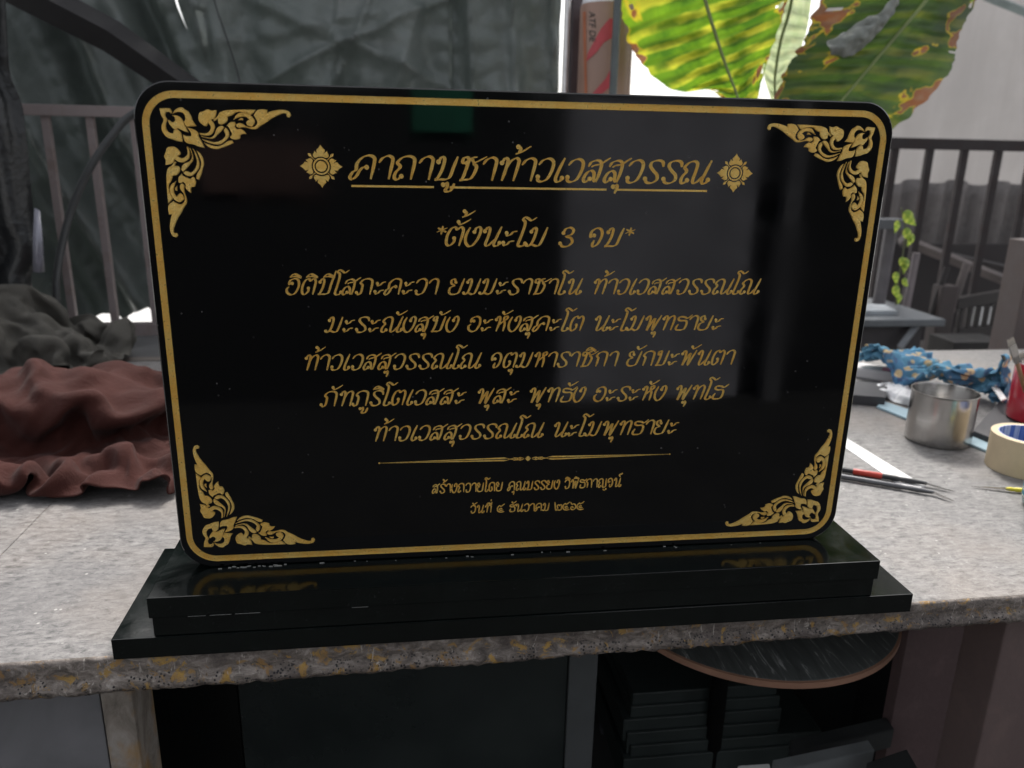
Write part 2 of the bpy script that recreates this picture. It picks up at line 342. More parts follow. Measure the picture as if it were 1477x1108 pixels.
# settled folds of the three cloths: corner (mm), grid size, then per row the first point and the steps between points, in mm (x, y, z)
CLOTHS = {
 'russet': (-1001,263,2, [
  [25,8,25,-13,-7,1,-1,11,11,10,-4,8,16,-1,5,17,8,3,8,3,-2,0,-11,-14,11,2,-13,12,-3,-12,12,12,5,3,-1,5,13,-1,-2,-6,15,-5,2,-11,-13,16,-5,3,17,-1,9,12,4,-12,13,-3,6,-1,-7,9,9,-2,12,5,2,-12,15,-5,8,12,1,-4,6,2,-15,17,-2,-4,12,10,4,13,-10,-2,10,0,12,1,-1,19,6,2,-13,15,-2,-9,17,1,-4,9,11,-5,11,-8,-2,18,2,3,9,6,4,14,3,-5,17,-6,-1,14,-3,2,0,13,-2,18,-1,0,18,-2,2,18,-2,8,9,-4,15,-4,4,2,0,9,3,4,7,-14,-16,-2,-3,1,-9,-12,12,-12,-1,17,4,4,10,-8,-4,6,5,1,16,-7,2,20,-1,5,-15,2,7,10,0,8,16,-1,-12,19,1,5,18,5,-7,9,-6,-3,0,0,19,7,0,-6,15,2,4,9,-1,11,9,1,-12,-12,-1,-8,-1,-2,-16],
  [22,14,11,-7,1,11,10,-3,12,0,5,10,10,6,6,14,8,-5,11,2,-4,5,-11,-13,-1,-6,-16,14,3,5,12,7,2,11,0,-7,2,-1,13,15,0,-4,-1,-2,-12,4,-11,6,14,-3,-7,14,1,6,8,10,-3,9,-7,-2,11,3,10,13,0,0,8,-5,-4,8,4,7,15,-2,-2,10,5,-12,3,-10,7,14,2,2,4,3,1,10,0,8,18,5,-2,7,0,-10,9,-3,-6,11,-6,1,17,-2,8,7,4,-8,14,-6,0,17,-1,3,17,1,6,14,6,6,5,10,-2,16,-8,-3,17,-7,-2,14,1,1,1,5,19,4,11,6,3,15,-11,7,-7,-1,0,-1,-16,-1,-5,-8,1,-13,8,13,-8,2,11,11,-3,11,3,-1,12,3,-5,18,1,5,-12,-1,10,11,-4,9,14,1,-10,16,3,-8,10,-7,-9,12,6,4,2,0,18,9,1,-4,5,-8,10,13,2,-7,5,2,-5,0,-3,-11,12,-1,-7],
  [13,20,21,5,3,0,10,-3,5,0,4,3,12,6,5,2,12,8,13,-5,-8,5,-4,-10,7,-4,-12,12,5,-6,10,2,12,9,4,-2,7,3,8,11,-5,-5,4,-4,-6,9,-7,0,8,0,-5,7,1,10,8,1,-10,11,-4,13,13,3,-8,11,-6,-7,11,3,10,11,-2,-5,11,4,9,4,0,-9,13,-3,8,5,-3,7,8,3,-7,11,4,4,12,-4,-6,12,0,3,12,0,-7,14,1,-4,16,-5,3,5,-9,7,11,0,2,12,-3,6,16,3,6,15,0,7,13,3,-3,17,-4,-1,11,1,-7,6,10,-12,4,8,18,11,7,11,8,6,-9,-2,1,-17,11,-8,-6,7,-10,-5,1,-4,7,2,-5,14,17,3,-3,10,8,-9,12,7,-9,4,0,11,4,-3,10,10,-4,-3,10,6,-1,10,-1,-16,12,-5,6,6,7,-5,8,-2,10,9,0,5,8,-1,8,4,-5,-15,8,0,-8,8,-6,8,8,1,-8],
  [7,29,33,5,6,-12,9,-5,10,11,4,-2,9,10,-8,3,-4,10,6,2,-1,7,-1,-13,16,1,-8,10,0,3,4,4,-4,9,10,7,8,-4,-1,13,-4,-4,11,-1,5,4,-2,-3,6,0,-4,3,0,11,12,1,-9,11,-8,3,11,0,-4,13,-6,4,3,6,-6,13,-3,-1,8,1,5,10,2,5,14,1,6,4,-5,9,13,1,-9,10,2,-13,10,-8,4,14,3,-2,13,2,9,12,-7,-4,15,-1,-1,11,-3,9,5,-4,9,13,0,-4,15,-1,3,14,2,10,12,-5,6,17,5,-2,0,2,-15,10,11,-8,12,9,4,7,8,14,9,4,-5,10,-2,-14,7,-11,-10,9,-3,-6,5,-4,13,-4,-2,18,16,-1,-3,9,7,-9,10,11,-6,6,-9,-1,8,5,9,5,0,-7,9,2,1,16,0,-7,0,-8,11,10,2,-9,9,0,-5,4,4,13,14,2,3,0,-10,-12,12,0,-1,12,-4,6,-1,-11,-7],
  [10,47,33,8,-11,-2,3,7,-6,2,-3,2,5,1,-16,18,4,4,4,10,11,14,-3,-2,12,6,-13,0,-6,10,11,5,-11,7,3,-6,12,3,8,14,1,-6,-1,-4,9,11,3,-2,10,0,-4,9,-3,10,12,-8,-3,8,0,-8,2,-10,9,11,-1,9,7,8,-10,14,-6,-3,12,3,3,16,1,0,-2,8,13,12,-3,4,10,-1,-16,13,-7,-1,17,1,-1,11,-1,-11,16,-6,5,3,-4,14,13,-3,10,8,6,-8,8,-4,8,16,2,-5,8,-8,9,14,3,10,16,1,1,13,6,0,1,2,-16,14,5,5,14,7,-6,2,11,-1,8,1,-5,10,-10,-12,14,-3,-6,9,-5,11,4,4,6,-1,2,15,14,-2,-3,0,-3,-15,13,-1,-12,17,7,-1,1,10,11,11,-2,-7,8,-8,14,8,6,0,6,-8,10,7,5,-16,9,2,-13,2,3,10,9,-10,-3,11,-4,-2,6,2,4,13,-6,-11,9,-10,9],
  [4,42,21,4,6,7,8,4,-9,10,1,9,11,-5,-5,6,9,-8,15,-5,-2,7,12,3,11,8,3,5,-8,-8,7,8,7,9,1,-7,14,1,-5,0,-5,12,13,3,4,12,0,-10,10,0,-1,13,-7,-1,2,2,12,7,-6,-2,6,-10,10,10,4,-7,13,-1,4,10,4,-8,7,4,-4,14,2,-2,9,2,8,15,-5,7,12,-7,-4,2,-3,-17,13,0,-1,12,0,9,15,-2,0,8,1,8,5,-3,16,9,3,-12,13,-5,-1,8,-5,9,13,2,0,14,4,5,14,1,4,11,7,4,1,2,-15,14,3,2,10,3,-8,2,4,-8,8,-3,-6,10,-4,-8,14,2,10,7,-6,12,6,0,10,9,11,2,12,-1,-11,3,-7,-17,8,1,1,10,4,-6,15,7,4,6,-3,14,3,-7,15,10,8,-1,12,-1,0,1,2,-16,7,-5,-6,11,0,-8,12,1,8,8,-9,8,14,-1,0,9,-2,-10,-8,-8,-6],
  [4,54,37,11,3,-4,4,2,-5,14,4,-1,9,5,-8,2,-3,-12,8,2,0,7,5,11,12,3,-1,10,6,-9,11,3,4,5,0,-3,10,-4,-1,7,1,13,12,-1,-3,7,4,-4,10,-6,-6,14,2,1,13,-4,10,-1,-4,11,4,-5,8,18,-2,-2,13,2,-10,10,2,-2,7,1,-8,9,3,-4,11,-5,-3,11,3,10,10,-3,-3,9,-6,-8,11,-3,3,13,3,0,15,-3,5,9,6,8,1,-5,10,12,1,2,5,-6,-4,10,-1,3,15,3,4,13,1,-1,13,1,1,8,7,1,4,7,-7,5,-8,-9,12,7,0,6,-1,-13,11,0,-4,12,2,5,7,-2,4,9,-2,6,5,3,14,10,-3,-8,4,5,-10,7,-7,-5,14,6,1,14,-6,10,7,14,-2,6,-4,14,9,-1,9,19,1,2,-2,-2,-13,0,-2,-11,16,0,-4,11,0,0,8,-3,8,13,-4,10,14,-4,-3,-1,1,-14,5,-1,-15],
  [12,64,51,3,4,-12,8,6,-13,6,-4,-9,9,4,-10,9,2,7,8,6,-4,11,0,-4,10,5,11,11,2,2,5,6,-10,9,0,2,7,-2,-6,8,-6,5,10,4,9,10,-2,-6,8,-1,2,11,-7,-3,9,3,-2,1,2,16,12,-2,10,17,-4,-1,8,-6,-10,11,6,3,12,0,-6,1,3,-16,13,-1,6,10,2,3,8,-6,-5,14,-4,-1,15,-3,3,11,-2,-5,13,-1,7,9,0,4,13,0,6,4,8,9,6,-6,6,4,0,1,14,-2,5,11,0,-7,11,2,-8,4,3,-4,11,13,0,0,-9,-11,17,2,-3,11,7,-3,5,-1,7,14,4,-1,4,-7,9,12,5,-1,8,-3,3,6,5,3,8,-6,-9,7,0,-1,9,-1,12,12,-3,-4,4,6,10,12,0,5,13,9,3,16,0,-1,-6,-8,-10,11,-1,-8,11,-7,-4,16,0,2,8,7,9,11,-8,1,6,-5,1,6,-3,-8,9,5,-11],
  [21,78,57,-7,7,-13,7,0,-12,1,-1,-16,15,-2,-2,11,8,-7,5,4,9,15,-2,0,13,10,-4,3,0,13,8,5,-10,5,1,-4,14,0,-3,8,-11,6,6,1,-7,5,1,5,13,-5,-8,5,-3,12,15,3,-3,8,-5,1,9,8,12,3,-11,2,16,2,-2,14,-1,-7,7,-1,2,11,7,-4,6,-2,-14,14,1,5,9,-1,2,13,-3,2,8,-10,-8,15,3,4,15,-2,8,11,-1,-7,15,1,2,7,6,15,-6,2,14,4,-3,9,18,-1,1,10,-2,-14,2,-1,-11,9,1,-9,13,7,-7,8,1,11,12,3,-10,5,2,1,5,7,11,14,-3,8,12,0,-6,8,1,-1,10,-4,-12,11,7,8,4,-4,11,9,0,-9,11,-1,9,13,-2,-5,-2,4,12,11,-1,-1,10,8,2,10,-10,-5,10,-2,-12,10,-8,1,8,0,-2,12,4,-4,14,4,9,1,-15,-6,9,0,3,11,1,10,-2,6,-10],
  [19,95,54,-1,1,-17,-6,-3,-14,13,4,-4,5,-4,-9,13,8,-6,15,-1,4,9,5,14,3,4,-8,13,4,-1,9,8,5,12,-4,-10,4,-1,6,13,-3,0,8,1,-6,10,-6,9,4,-1,-11,10,0,7,4,-6,-7,10,1,9,7,1,0,7,-14,-4,12,6,5,8,-6,-1,12,9,-2,10,-2,-6,10,9,-1,13,-1,9,15,1,1,6,-6,-10,15,-4,-3,9,-3,16,12,-5,-1,13,2,-5,15,7,-4,9,2,11,-5,1,14,9,1,11,16,-1,4,2,-6,-13,9,-3,-9,5,-1,-4,8,6,-9,14,3,-5,7,7,7,10,2,-8,15,0,4,15,-3,5,7,7,3,8,-2,-5,13,3,0,-4,0,8,16,1,1,14,-2,-4,4,-13,-4,5,8,7,6,-11,0,9,11,3,13,-7,1,9,-1,-10,5,-11,-4,12,7,0,14,0,-2,5,8,10,9,-7,-9,11,-7,-4,12,3,7,11,4,10,-11,-2,13],
  [13,98,47,-2,13,-8,2,-1,-15,13,-3,-8,11,-8,7,10,10,-6,6,4,-6,11,3,6,12,5,3,6,3,-13,13,6,1,10,0,2,9,0,-1,9,-9,-2,10,1,8,5,-3,3,2,-3,-5,13,-2,-9,3,-8,17,8,2,2,7,0,-14,14,-4,-5,9,-7,5,7,5,7,9,5,-1,14,2,0,15,0,4,7,6,-5,7,-3,-9,16,2,3,16,-2,-2,8,-8,5,13,-5,4,9,3,-5,10,3,7,9,2,10,9,3,4,1,2,16,11,-3,-3,7,0,-15,9,-4,-9,6,1,-1,15,2,1,5,6,-13,11,2,9,12,3,3,8,-4,1,10,1,-7,7,4,-6,13,0,0,10,4,11,9,-4,-7,5,1,8,9,-9,-8,12,-5,-3,10,1,2,7,-6,0,9,2,4,7,1,3,6,-4,-6,10,1,-4,11,-2,1,7,7,2,11,8,2,10,-7,-8,10,-6,8,10,2,-1,5,5,17,-3,1,16],
  [13,110,61,1,2,-15,4,7,-16,6,-2,-9,16,-4,4,13,4,5,2,4,-15,8,4,-8,13,5,6,10,7,2,12,2,-6,9,0,6,9,3,-1,4,-12,5,8,-3,8,11,5,-7,8,-10,2,9,-7,-7,5,3,5,9,-7,8,7,6,-7,13,0,-8,-6,-10,3,12,3,2,10,4,-1,15,5,1,17,5,3,9,-2,1,7,5,-11,12,-3,4,12,-10,-1,14,1,-5,13,-2,2,8,4,6,9,-8,0,11,5,7,1,6,9,8,0,2,17,2,2,11,-2,-8,3,-3,-16,7,-1,-3,12,5,7,11,7,-4,9,1,-4,8,1,8,13,-4,-7,5,2,9,6,0,-11,13,5,-2,17,2,4,7,-6,4,5,-5,-7,12,-2,1,8,-2,0,6,-8,1,10,6,-3,8,-4,7,10,2,-3,5,-6,6,9,-2,-5,8,4,-3,13,7,3,10,1,4,8,2,-8,11,-3,6,9,-3,-2,2,4,18,-1,7,16],
  [8,124,61,5,-4,-14,12,-1,-5,10,-2,-13,6,13,0,7,-8,-4,8,5,2,13,2,-12,3,12,-8,14,4,-1,8,-2,12,12,3,0,5,0,7,9,-11,8,12,-1,-2,6,-6,-1,15,3,-6,-2,-10,4,13,-1,-3,6,5,2,9,-5,6,9,7,-5,1,-14,-2,-2,-5,2,18,2,-3,13,10,3,14,11,4,16,3,1,15,2,-9,7,-5,-12,10,-9,7,13,-6,5,10,2,-9,9,1,-6,15,2,-5,0,-2,13,11,5,6,12,6,6,7,-7,-8,16,1,-3,6,9,-7,3,-4,-1,7,5,-5,17,2,-1,11,5,0,11,-5,9,8,6,-5,8,-9,6,11,0,6,4,13,-11,7,-6,0,14,1,7,7,-2,-11,12,-6,7,10,-10,2,8,4,-5,4,-8,6,10,4,-5,7,-6,3,9,7,2,9,-9,-8,10,9,5,6,3,2,12,1,1,17,4,0,7,-5,-8,9,0,10,-4,6,7,4,8,12],
  [12,141,56,1,-7,-15,12,-7,-7,12,-5,5,10,7,4,2,5,-15,14,1,-5,6,7,-3,11,7,-5,7,10,-6,9,-4,11,4,-2,9,18,2,4,12,-12,3,3,-14,7,9,-12,-8,6,6,0,13,7,-8,4,0,11,13,2,-2,8,-9,9,9,5,-1,1,-16,-2,-3,-11,1,11,1,-2,14,11,3,16,3,-3,17,3,-5,17,4,-5,8,12,-6,13,1,-5,1,-10,-5,16,3,2,2,2,-7,12,6,-6,9,-2,14,11,0,1,14,-1,-5,5,-2,14,12,3,-5,1,2,-10,13,4,-5,14,-3,2,6,12,-5,10,-2,8,15,2,0,10,-10,5,9,9,-2,10,-3,10,7,7,-5,6,-2,-2,4,5,-11,15,-8,7,12,-6,6,-1,-9,-1,10,-10,0,13,6,2,8,-4,-2,8,4,-2,14,-5,7,-1,7,-12,14,5,-1,9,-1,0,5,7,1,8,-7,-5,16,6,1,11,-4,1,3,6,4,-7,12,14],
  [11,146,44,9,-4,-9,1,-6,-5,11,-2,4,9,5,9,11,5,-3,7,-1,-12,13,6,-2,7,8,-4,12,1,3,6,10,4,5,-13,11,9,-5,7,10,-13,3,0,-16,-7,15,-8,1,14,5,-2,6,13,3,10,10,-3,14,-1,6,3,-8,3,3,-12,5,5,-12,-1,11,-4,1,11,-8,-7,14,2,-6,14,6,5,16,9,-3,12,11,-5,13,8,-1,6,-3,-9,12,5,-7,0,4,-10,7,4,-3,11,-1,7,12,7,-3,8,-3,9,14,0,-2,8,-4,-5,8,9,8,7,-4,-6,10,6,-4,12,-5,6,13,1,-1,10,6,1,9,-9,7,15,-3,4,3,14,-1,14,3,4,7,-2,2,10,4,-4,-3,1,-11,15,-6,-2,7,-5,1,9,-4,-7,9,-10,8,7,-2,8,11,4,-5,8,0,5,7,-4,-9,8,8,3,9,-6,-5,7,9,-7,12,3,-3,4,0,10,14,-4,-2,12,4,0,7,4,-5,6,-1,10],
  [6,149,36,5,-7,-8,9,-5,-11,12,3,4,7,7,9,11,1,7,12,-1,-2,9,6,3,9,6,-8,7,2,10,7,5,1,4,-4,13,8,-14,5,2,-15,2,10,-13,-1,15,1,-4,8,11,-9,13,8,3,7,4,4,13,2,6,5,-13,0,1,-13,4,16,-6,3,11,-6,1,10,-6,-9,14,-5,-6,17,-1,-1,16,8,-5,15,9,-5,14,8,0,5,14,-4,0,5,-5,2,4,-13,7,9,-10,10,1,7,9,-3,9,16,-4,2,9,3,2,5,-4,-6,11,10,2,12,-7,1,12,-3,-1,12,5,5,5,-12,-3,11,8,2,10,1,11,13,1,2,13,4,3,5,12,2,10,-7,0,9,2,-3,3,-5,-12,5,-10,-5,6,13,-5,12,1,-4,10,-11,10,10,-3,-8,3,-1,4,14,1,-3,11,6,-4,1,3,13,11,-3,-15,5,6,-3,7,-4,9,15,2,5,7,3,-9,11,2,2,4,-1,-13,14,-7,-3],
  [19,156,31,-12,-4,-5,9,-3,-15,17,1,-3,9,-4,10,7,9,10,8,3,5,6,2,3,13,4,6,8,10,2,2,-14,7,4,-3,14,5,-10,4,5,-15,6,15,-5,-1,12,3,-10,15,6,-5,3,16,-3,14,-3,6,6,-9,8,10,-8,2,12,3,-2,4,-10,7,15,-3,-8,12,-7,-3,16,-6,1,18,-4,0,17,0,-2,17,7,-6,7,12,-9,11,11,1,1,9,-13,-8,8,-12,6,2,-3,11,10,4,14,-4,7,12,-9,1,11,-5,5,9,8,-5,11,-5,7,15,1,-4,5,-5,0,9,-7,-3,15,-1,0,8,-8,-1,11,6,13,14,8,3,2,6,12,15,9,-1,11,1,-2,0,-10,-9,6,-6,-14,11,3,2,5,6,-9,10,14,5,8,-4,-9,1,-11,-9,11,4,1,10,0,-4,10,3,14,7,4,-8,8,6,-4,5,-5,-8,14,-3,10,8,4,16,10,5,-11,4,-2,-13,9,-4,3,12,4,-7],
  [16,170,34,-7,-3,-13,11,-8,-3,10,-1,0,18,-1,0,13,-2,2,-3,11,8,12,2,6,-4,3,7,7,8,11,8,-9,9,-4,-15,9,8,-11,11,16,-2,8,14,0,-8,10,3,-8,7,-4,-10,13,1,3,4,8,8,6,-15,6,13,0,3,15,11,-1,13,-7,1,12,-2,-9,15,-9,5,13,-11,5,17,0,-3,12,3,-8,17,3,0,2,10,-10,6,1,-15,5,14,-2,-3,12,-10,12,7,-5,11,-7,10,11,-11,-3,14,5,8,12,-1,6,8,9,-3,15,-3,0,5,-12,4,16,-4,-2,6,-15,-4,14,4,3,12,-5,-4,11,-6,3,15,6,7,0,9,14,9,12,2,14,-1,-6,7,-8,-8,0,-11,-15,16,5,1,9,9,-5,9,15,7,-5,-4,-9,10,6,-12,4,7,-5,9,2,0,9,-5,-4,8,10,1,5,-4,-6,12,3,6,16,1,-5,-6,1,12,16,4,-9,5,-1,-7,6,-2,3,10,-12,5],
  [10,183,24,3,-11,-14,6,-7,-3,12,-2,2,16,-6,-1,12,6,3,10,3,7,-1,8,14,7,3,9,-10,-6,10,3,-3,15,1,-3,14,14,-4,6,15,-4,-2,12,-3,-10,15,6,-2,10,-2,-11,4,-3,12,12,-5,12,9,-6,9,9,-5,6,15,6,-5,8,6,-8,15,-7,2,16,-5,2,12,-5,-12,14,-4,-8,13,4,8,11,3,-8,11,7,-7,-2,3,-12,2,5,-9,10,6,0,12,7,0,15,2,0,9,-14,8,6,-2,8,14,6,1,13,-3,1,14,-2,3,9,-13,-2,10,-6,0,13,2,-2,8,-11,4,9,10,-5,12,-6,4,14,-6,5,14,5,5,10,12,6,6,1,-1,4,-8,-9,9,-1,-13,12,-10,-6,12,12,-5,9,12,1,0,5,-9,-1,13,3,-5,7,-5,14,4,-2,9,0,-10,2,-2,-13,10,8,0,10,-5,-4,12,3,1,11,-1,6,8,6,12,11,0,-9,8,-4,-12,8,-1,13],
  [4,192,10,9,-11,-3,11,-6,0,11,1,3,12,-7,-2,12,0,2,15,5,6,3,5,12,-12,2,6,-8,0,14,0,-2,16,9,0,15,14,-4,1,13,-8,-10,16,1,-5,15,2,-5,12,2,3,10,0,11,5,-7,15,3,-9,14,12,-4,2,12,8,-5,17,0,-6,15,0,-3,9,-9,-8,13,-5,-13,14,-1,1,14,1,9,10,4,-7,3,2,-15,10,9,-2,-6,1,-12,12,1,-1,13,3,8,15,-3,3,2,-12,9,14,-3,3,16,-2,1,16,4,5,11,-2,0,4,-11,3,13,-4,-5,9,4,6,11,-4,-3,13,4,1,10,3,4,15,-4,2,14,-7,9,16,7,1,11,4,-1,4,4,-14,7,-12,-3,14,-7,-10,12,5,-9,11,10,-8,-2,16,-1,-6,13,2,-6,12,-7,4,-1,-12,8,-1,-3,3,7,-12,13,-2,-2,11,2,2,12,-4,-1,12,8,-2,8,6,9,16,-4,1,4,1,-11,8,2,8],
  [5,197,15,13,-10,-1,5,-4,-3,11,-7,7,15,-2,-5,14,2,-2,2,6,10,5,6,2,-2,-1,9,-11,5,11,8,-3,13,7,5,16,12,-5,4,8,-7,-14,16,-1,-6,14,-2,5,9,6,6,12,1,11,-3,-9,16,9,-6,11,11,-4,-8,15,4,-4,16,4,-3,10,-10,-7,13,-3,-8,17,-3,-5,3,-5,11,14,0,-8,14,2,-11,12,7,0,5,12,-6,7,-5,-6,9,3,1,8,-9,13,9,8,-4,9,-13,7,10,-8,11,16,1,1,15,-5,5,7,10,-5,11,-8,5,14,2,-10,7,1,8,13,-1,-7,13,-5,10,10,3,2,6,-5,4,15,0,6,18,5,1,19,3,-3,12,2,-11,5,-10,-12,7,-9,-10,16,3,4,15,5,-9,1,15,-8,-6,16,1,-4,8,-13,-7,5,-10,1,6,-9,12,-3,-3,11,2,-5,8,1,-1,7,-2,3,13,-3,10,14,11,1,9,5,-1,10,0,-5,7,5,-12],
  [14,207,11,10,-10,9,4,-8,0,13,-3,6,9,2,-7,3,-8,-13,11,6,5,-3,8,17,12,7,1,-2,-9,11,-7,11,11,7,-1,10,16,-9,0,13,2,9,3,-2,-11,8,-10,12,10,8,8,14,10,7,0,-11,11,16,-5,0,10,-2,-6,11,-7,-15,17,6,1,13,-2,5,13,-2,-13,8,-8,8,16,-3,5,13,-3,-2,10,4,-11,7,5,-13,6,2,12,10,6,-11,7,-5,7,9,-2,0,14,1,10,15,-2,-2,6,-8,10,11,-8,8,9,4,-8,12,8,5,12,-5,-11,14,-3,5,8,5,-6,5,-7,13,12,-8,10,8,4,-2,12,4,-6,17,-3,-5,17,8,6,17,5,0,10,-3,-13,3,-12,-15,15,-3,-7,18,3,7,19,-1,4,11,8,-10,-6,14,-12,-8,15,-6,-13,10,-2,4,-1,-10,-4,2,-15,15,2,-9,14,-3,7,14,1,0,-4,-3,13,16,5,10,11,6,-9,7,4,-14,11,12,-2],
  [4,208,27,12,-12,7,14,-8,1,9,7,-7,1,3,-12,10,-5,-9,11,6,6,4,7,8,1,4,13,12,-5,0,1,4,12,2,-1,13,8,0,1,7,2,10,13,-12,-4,4,-1,5,1,2,15,13,3,13,15,1,-7,8,-3,-5,10,-1,-3,11,-6,-11,15,5,7,17,-1,1,16,-4,-5,8,-11,9,9,-7,9,12,2,-10,11,1,-4,0,3,-15,10,8,1,11,3,-1,8,-13,13,15,-1,4,13,12,-5,8,-11,0,10,-1,6,9,-5,12,12,5,-8,14,2,-10,15,0,7,8,-3,5,8,4,-3,10,-7,9,7,-6,5,16,0,-5,8,3,-11,14,1,-8,11,7,11,17,3,-4,6,-6,-13,12,-6,-10,18,-4,3,17,5,-4,18,0,10,18,3,-1,0,11,-14,-14,11,-2,-10,10,-6,0,3,-14,5,-10,-10,3,6,-9,7,7,1,10,2,-3,13,-11,6,11,7,11,10,8,0,13,5,-7,-5,8,-9],
  [10,219,32,13,-11,6,5,-7,-5,5,6,-13,6,0,-9,13,-5,1,7,12,4,10,-3,-2,2,4,7,2,4,12,10,-6,8,-1,1,12,6,5,7,13,-5,-4,10,-4,1,4,3,13,-1,2,15,8,5,13,12,-5,-13,14,1,-2,7,-3,-8,13,-4,3,18,4,-6,16,0,5,9,-11,6,8,-9,10,16,0,4,13,1,-9,5,-4,-6,7,3,-7,6,7,-12,11,-4,13,10,-7,10,15,2,6,12,8,-9,11,-3,-8,6,-4,16,11,-2,3,19,3,-2,10,5,-12,16,-1,8,2,-7,9,9,-2,4,8,-3,-3,13,-1,-3,9,0,-4,13,3,-7,14,-2,-8,12,10,4,9,1,0,9,-7,-10,17,-5,2,18,-2,-1,13,5,-6,19,0,8,19,2,3,8,8,-14,-8,2,-11,-6,10,-11,-3,-7,-7,0,6,-10,-9,6,-3,9,3,-7,13,3,3,9,-12,3,8,13,7,14,3,2,12,6,-4,5,4,-12],
  [17,216,19,1,-5,11,10,-1,-2,11,0,-1,6,-1,-15,3,7,-8,14,0,3,9,4,5,11,5,1,0,-4,14,-5,4,8,2,6,15,8,-3,-1,13,-6,4,17,2,4,3,1,9,-11,4,14,12,-1,5,15,4,-1,9,-3,-1,7,-1,-14,17,-4,2,11,0,10,15,1,4,10,-12,4,16,-6,-3,17,0,5,12,4,0,2,-4,-14,8,2,-1,10,2,-11,5,-8,17,11,-2,11,15,4,-6,13,9,-4,13,-2,-4,2,-3,18,13,0,-2,17,3,0,17,-3,-5,9,1,2,4,-8,9,14,-4,9,0,3,-13,14,1,-6,7,0,-3,15,-3,3,18,-2,-2,8,13,-10,11,-2,1,13,-8,-1,16,-2,-9,14,0,9,17,2,-6,14,1,9,13,4,-6,11,4,-15,7,-1,-16,-1,6,-14,-12,-1,0,-12,2,1,5,7,-10,2,7,-13,13,-7,-4,13,-1,9,10,7,4,3,6,15,14,0,-1,9,12,-10],
  [6,224,18,6,-11,-1,10,6,4,14,1,3,1,-1,-11,13,8,0,7,-2,-6,11,7,7,9,-2,10,13,4,0,-9,4,15,1,1,5,6,-4,12,14,5,0,12,-2,-6,5,0,18,-7,6,4,9,0,8,9,-1,12,15,-3,-9,11,3,-10,17,-1,-5,12,-5,14,7,0,11,17,-6,-5,16,-7,-6,16,-3,-3,7,7,7,3,-3,-15,8,2,0,17,-3,2,-5,-6,13,18,0,8,17,2,-3,6,8,-17,12,-6,14,14,1,8,11,1,4,13,0,-15,9,-1,14,10,0,4,7,-7,7,18,-1,5,5,-1,-16,3,0,-11,15,1,-1,16,-1,4,15,-3,10,5,11,-11,14,-2,-7,14,-3,-5,16,-2,-10,12,-1,8,13,0,-7,17,3,9,20,-1,3,13,-2,-14,7,2,-16,-6,10,-12,-15,1,2,-15,2,0,14,6,-11,3,-3,-13,11,-1,-9,16,-6,-3,-4,13,11,15,4,7,3,1,16,15,2,2],
  [8,230,3,5,-4,10,7,2,2,7,-6,5,3,11,-7,14,-2,-6,6,3,3,7,-3,3,10,3,4,9,4,10,6,8,8,-2,0,11,4,5,10,13,4,-5,13,-6,5,12,-3,0,2,2,7,2,9,14,5,3,12,16,-3,0,16,-5,-2,14,4,-12,15,-4,6,11,-6,12,12,-3,6,14,-4,-10,-1,-7,-14,13,4,-2,11,-2,-5,14,-1,-4,1,3,13,3,-1,15,20,1,3,18,-1,-1,4,9,-11,16,-4,6,12,-1,2,6,-3,1,15,5,-5,8,-2,16,7,-5,11,9,-5,6,11,-2,-11,10,3,-13,12,-2,-3,10,1,3,13,-1,6,19,0,1,12,5,-12,5,2,-9,17,-2,-4,15,-4,-1,18,2,-4,13,-2,-12,17,1,5,18,2,9,16,-2,-5,-1,0,-13,-9,6,-9,-8,7,-9,-12,-2,4,-6,-7,-12,15,1,-6,16,5,-8,13,1,-11,5,1,15,1,4,13,12,7,-1,6,8,11],
  [18,243,7,-5,-9,1,6,2,13,10,-4,7,9,5,1,4,-1,-9,7,10,-1,12,-4,-4,0,-9,6,10,6,3,8,6,6,1,9,12,7,6,0,12,8,7,12,-10,0,13,-3,1,9,-8,7,3,9,12,4,9,10,13,5,8,16,-9,2,14,1,-1,16,2,-7,10,-1,9,9,-1,7,3,-7,-13,2,-7,-16,17,-1,0,12,-2,0,11,-2,2,5,2,11,5,6,9,18,-1,8,10,-2,-8,11,6,-8,16,3,4,7,-4,4,6,-4,4,14,8,0,9,-9,7,4,-1,13,15,-1,1,13,-2,-11,3,-3,-14,16,0,4,10,0,3,15,3,9,17,2,-8,17,4,-4,9,-1,-12,16,-2,2,12,-1,-12,16,1,-7,17,-1,-7,17,-1,0,17,0,11,15,3,1,-5,-1,-16,-14,-1,-6,-9,9,-5,-6,-9,-11,-1,-1,-11,9,-2,-8,11,-3,2,12,11,2,15,3,6,7,-1,0,4,5,0,8,14,7],
  [19,252,5,-11,-2,11,7,-6,13,15,-2,6,5,-1,-6,6,9,-7,12,1,-2,6,1,-8,7,-4,5,11,0,10,1,2,-8,12,0,12,3,10,-2,8,13,3,8,-6,11,14,-6,1,12,-2,7,7,-6,6,11,5,12,10,11,5,11,1,10,15,-1,0,8,10,3,13,3,0,9,-2,4,7,-10,-11,5,-11,-12,7,-4,-8,12,-8,2,9,8,5,3,2,16,10,4,10,18,6,2,12,-2,-9,9,-2,-16,15,6,7,5,-1,17,12,-3,2,15,-1,-6,2,-7,12,12,3,8,11,2,2,5,-6,-12,13,-1,-5,16,4,-3,9,0,3,12,-1,2,17,6,-4,16,-6,-8,15,2,-5,12,-1,-4,15,4,-6,13,-1,-14,18,1,-3,18,0,6,14,0,14,14,3,-6,-4,-4,-18,-12,-1,-6,-11,-4,-8,-13,2,-5,10,-2,-16,13,-2,-8,5,-2,15,14,3,6,5,0,-11,13,4,-2,7,4,-4,10,14,3],
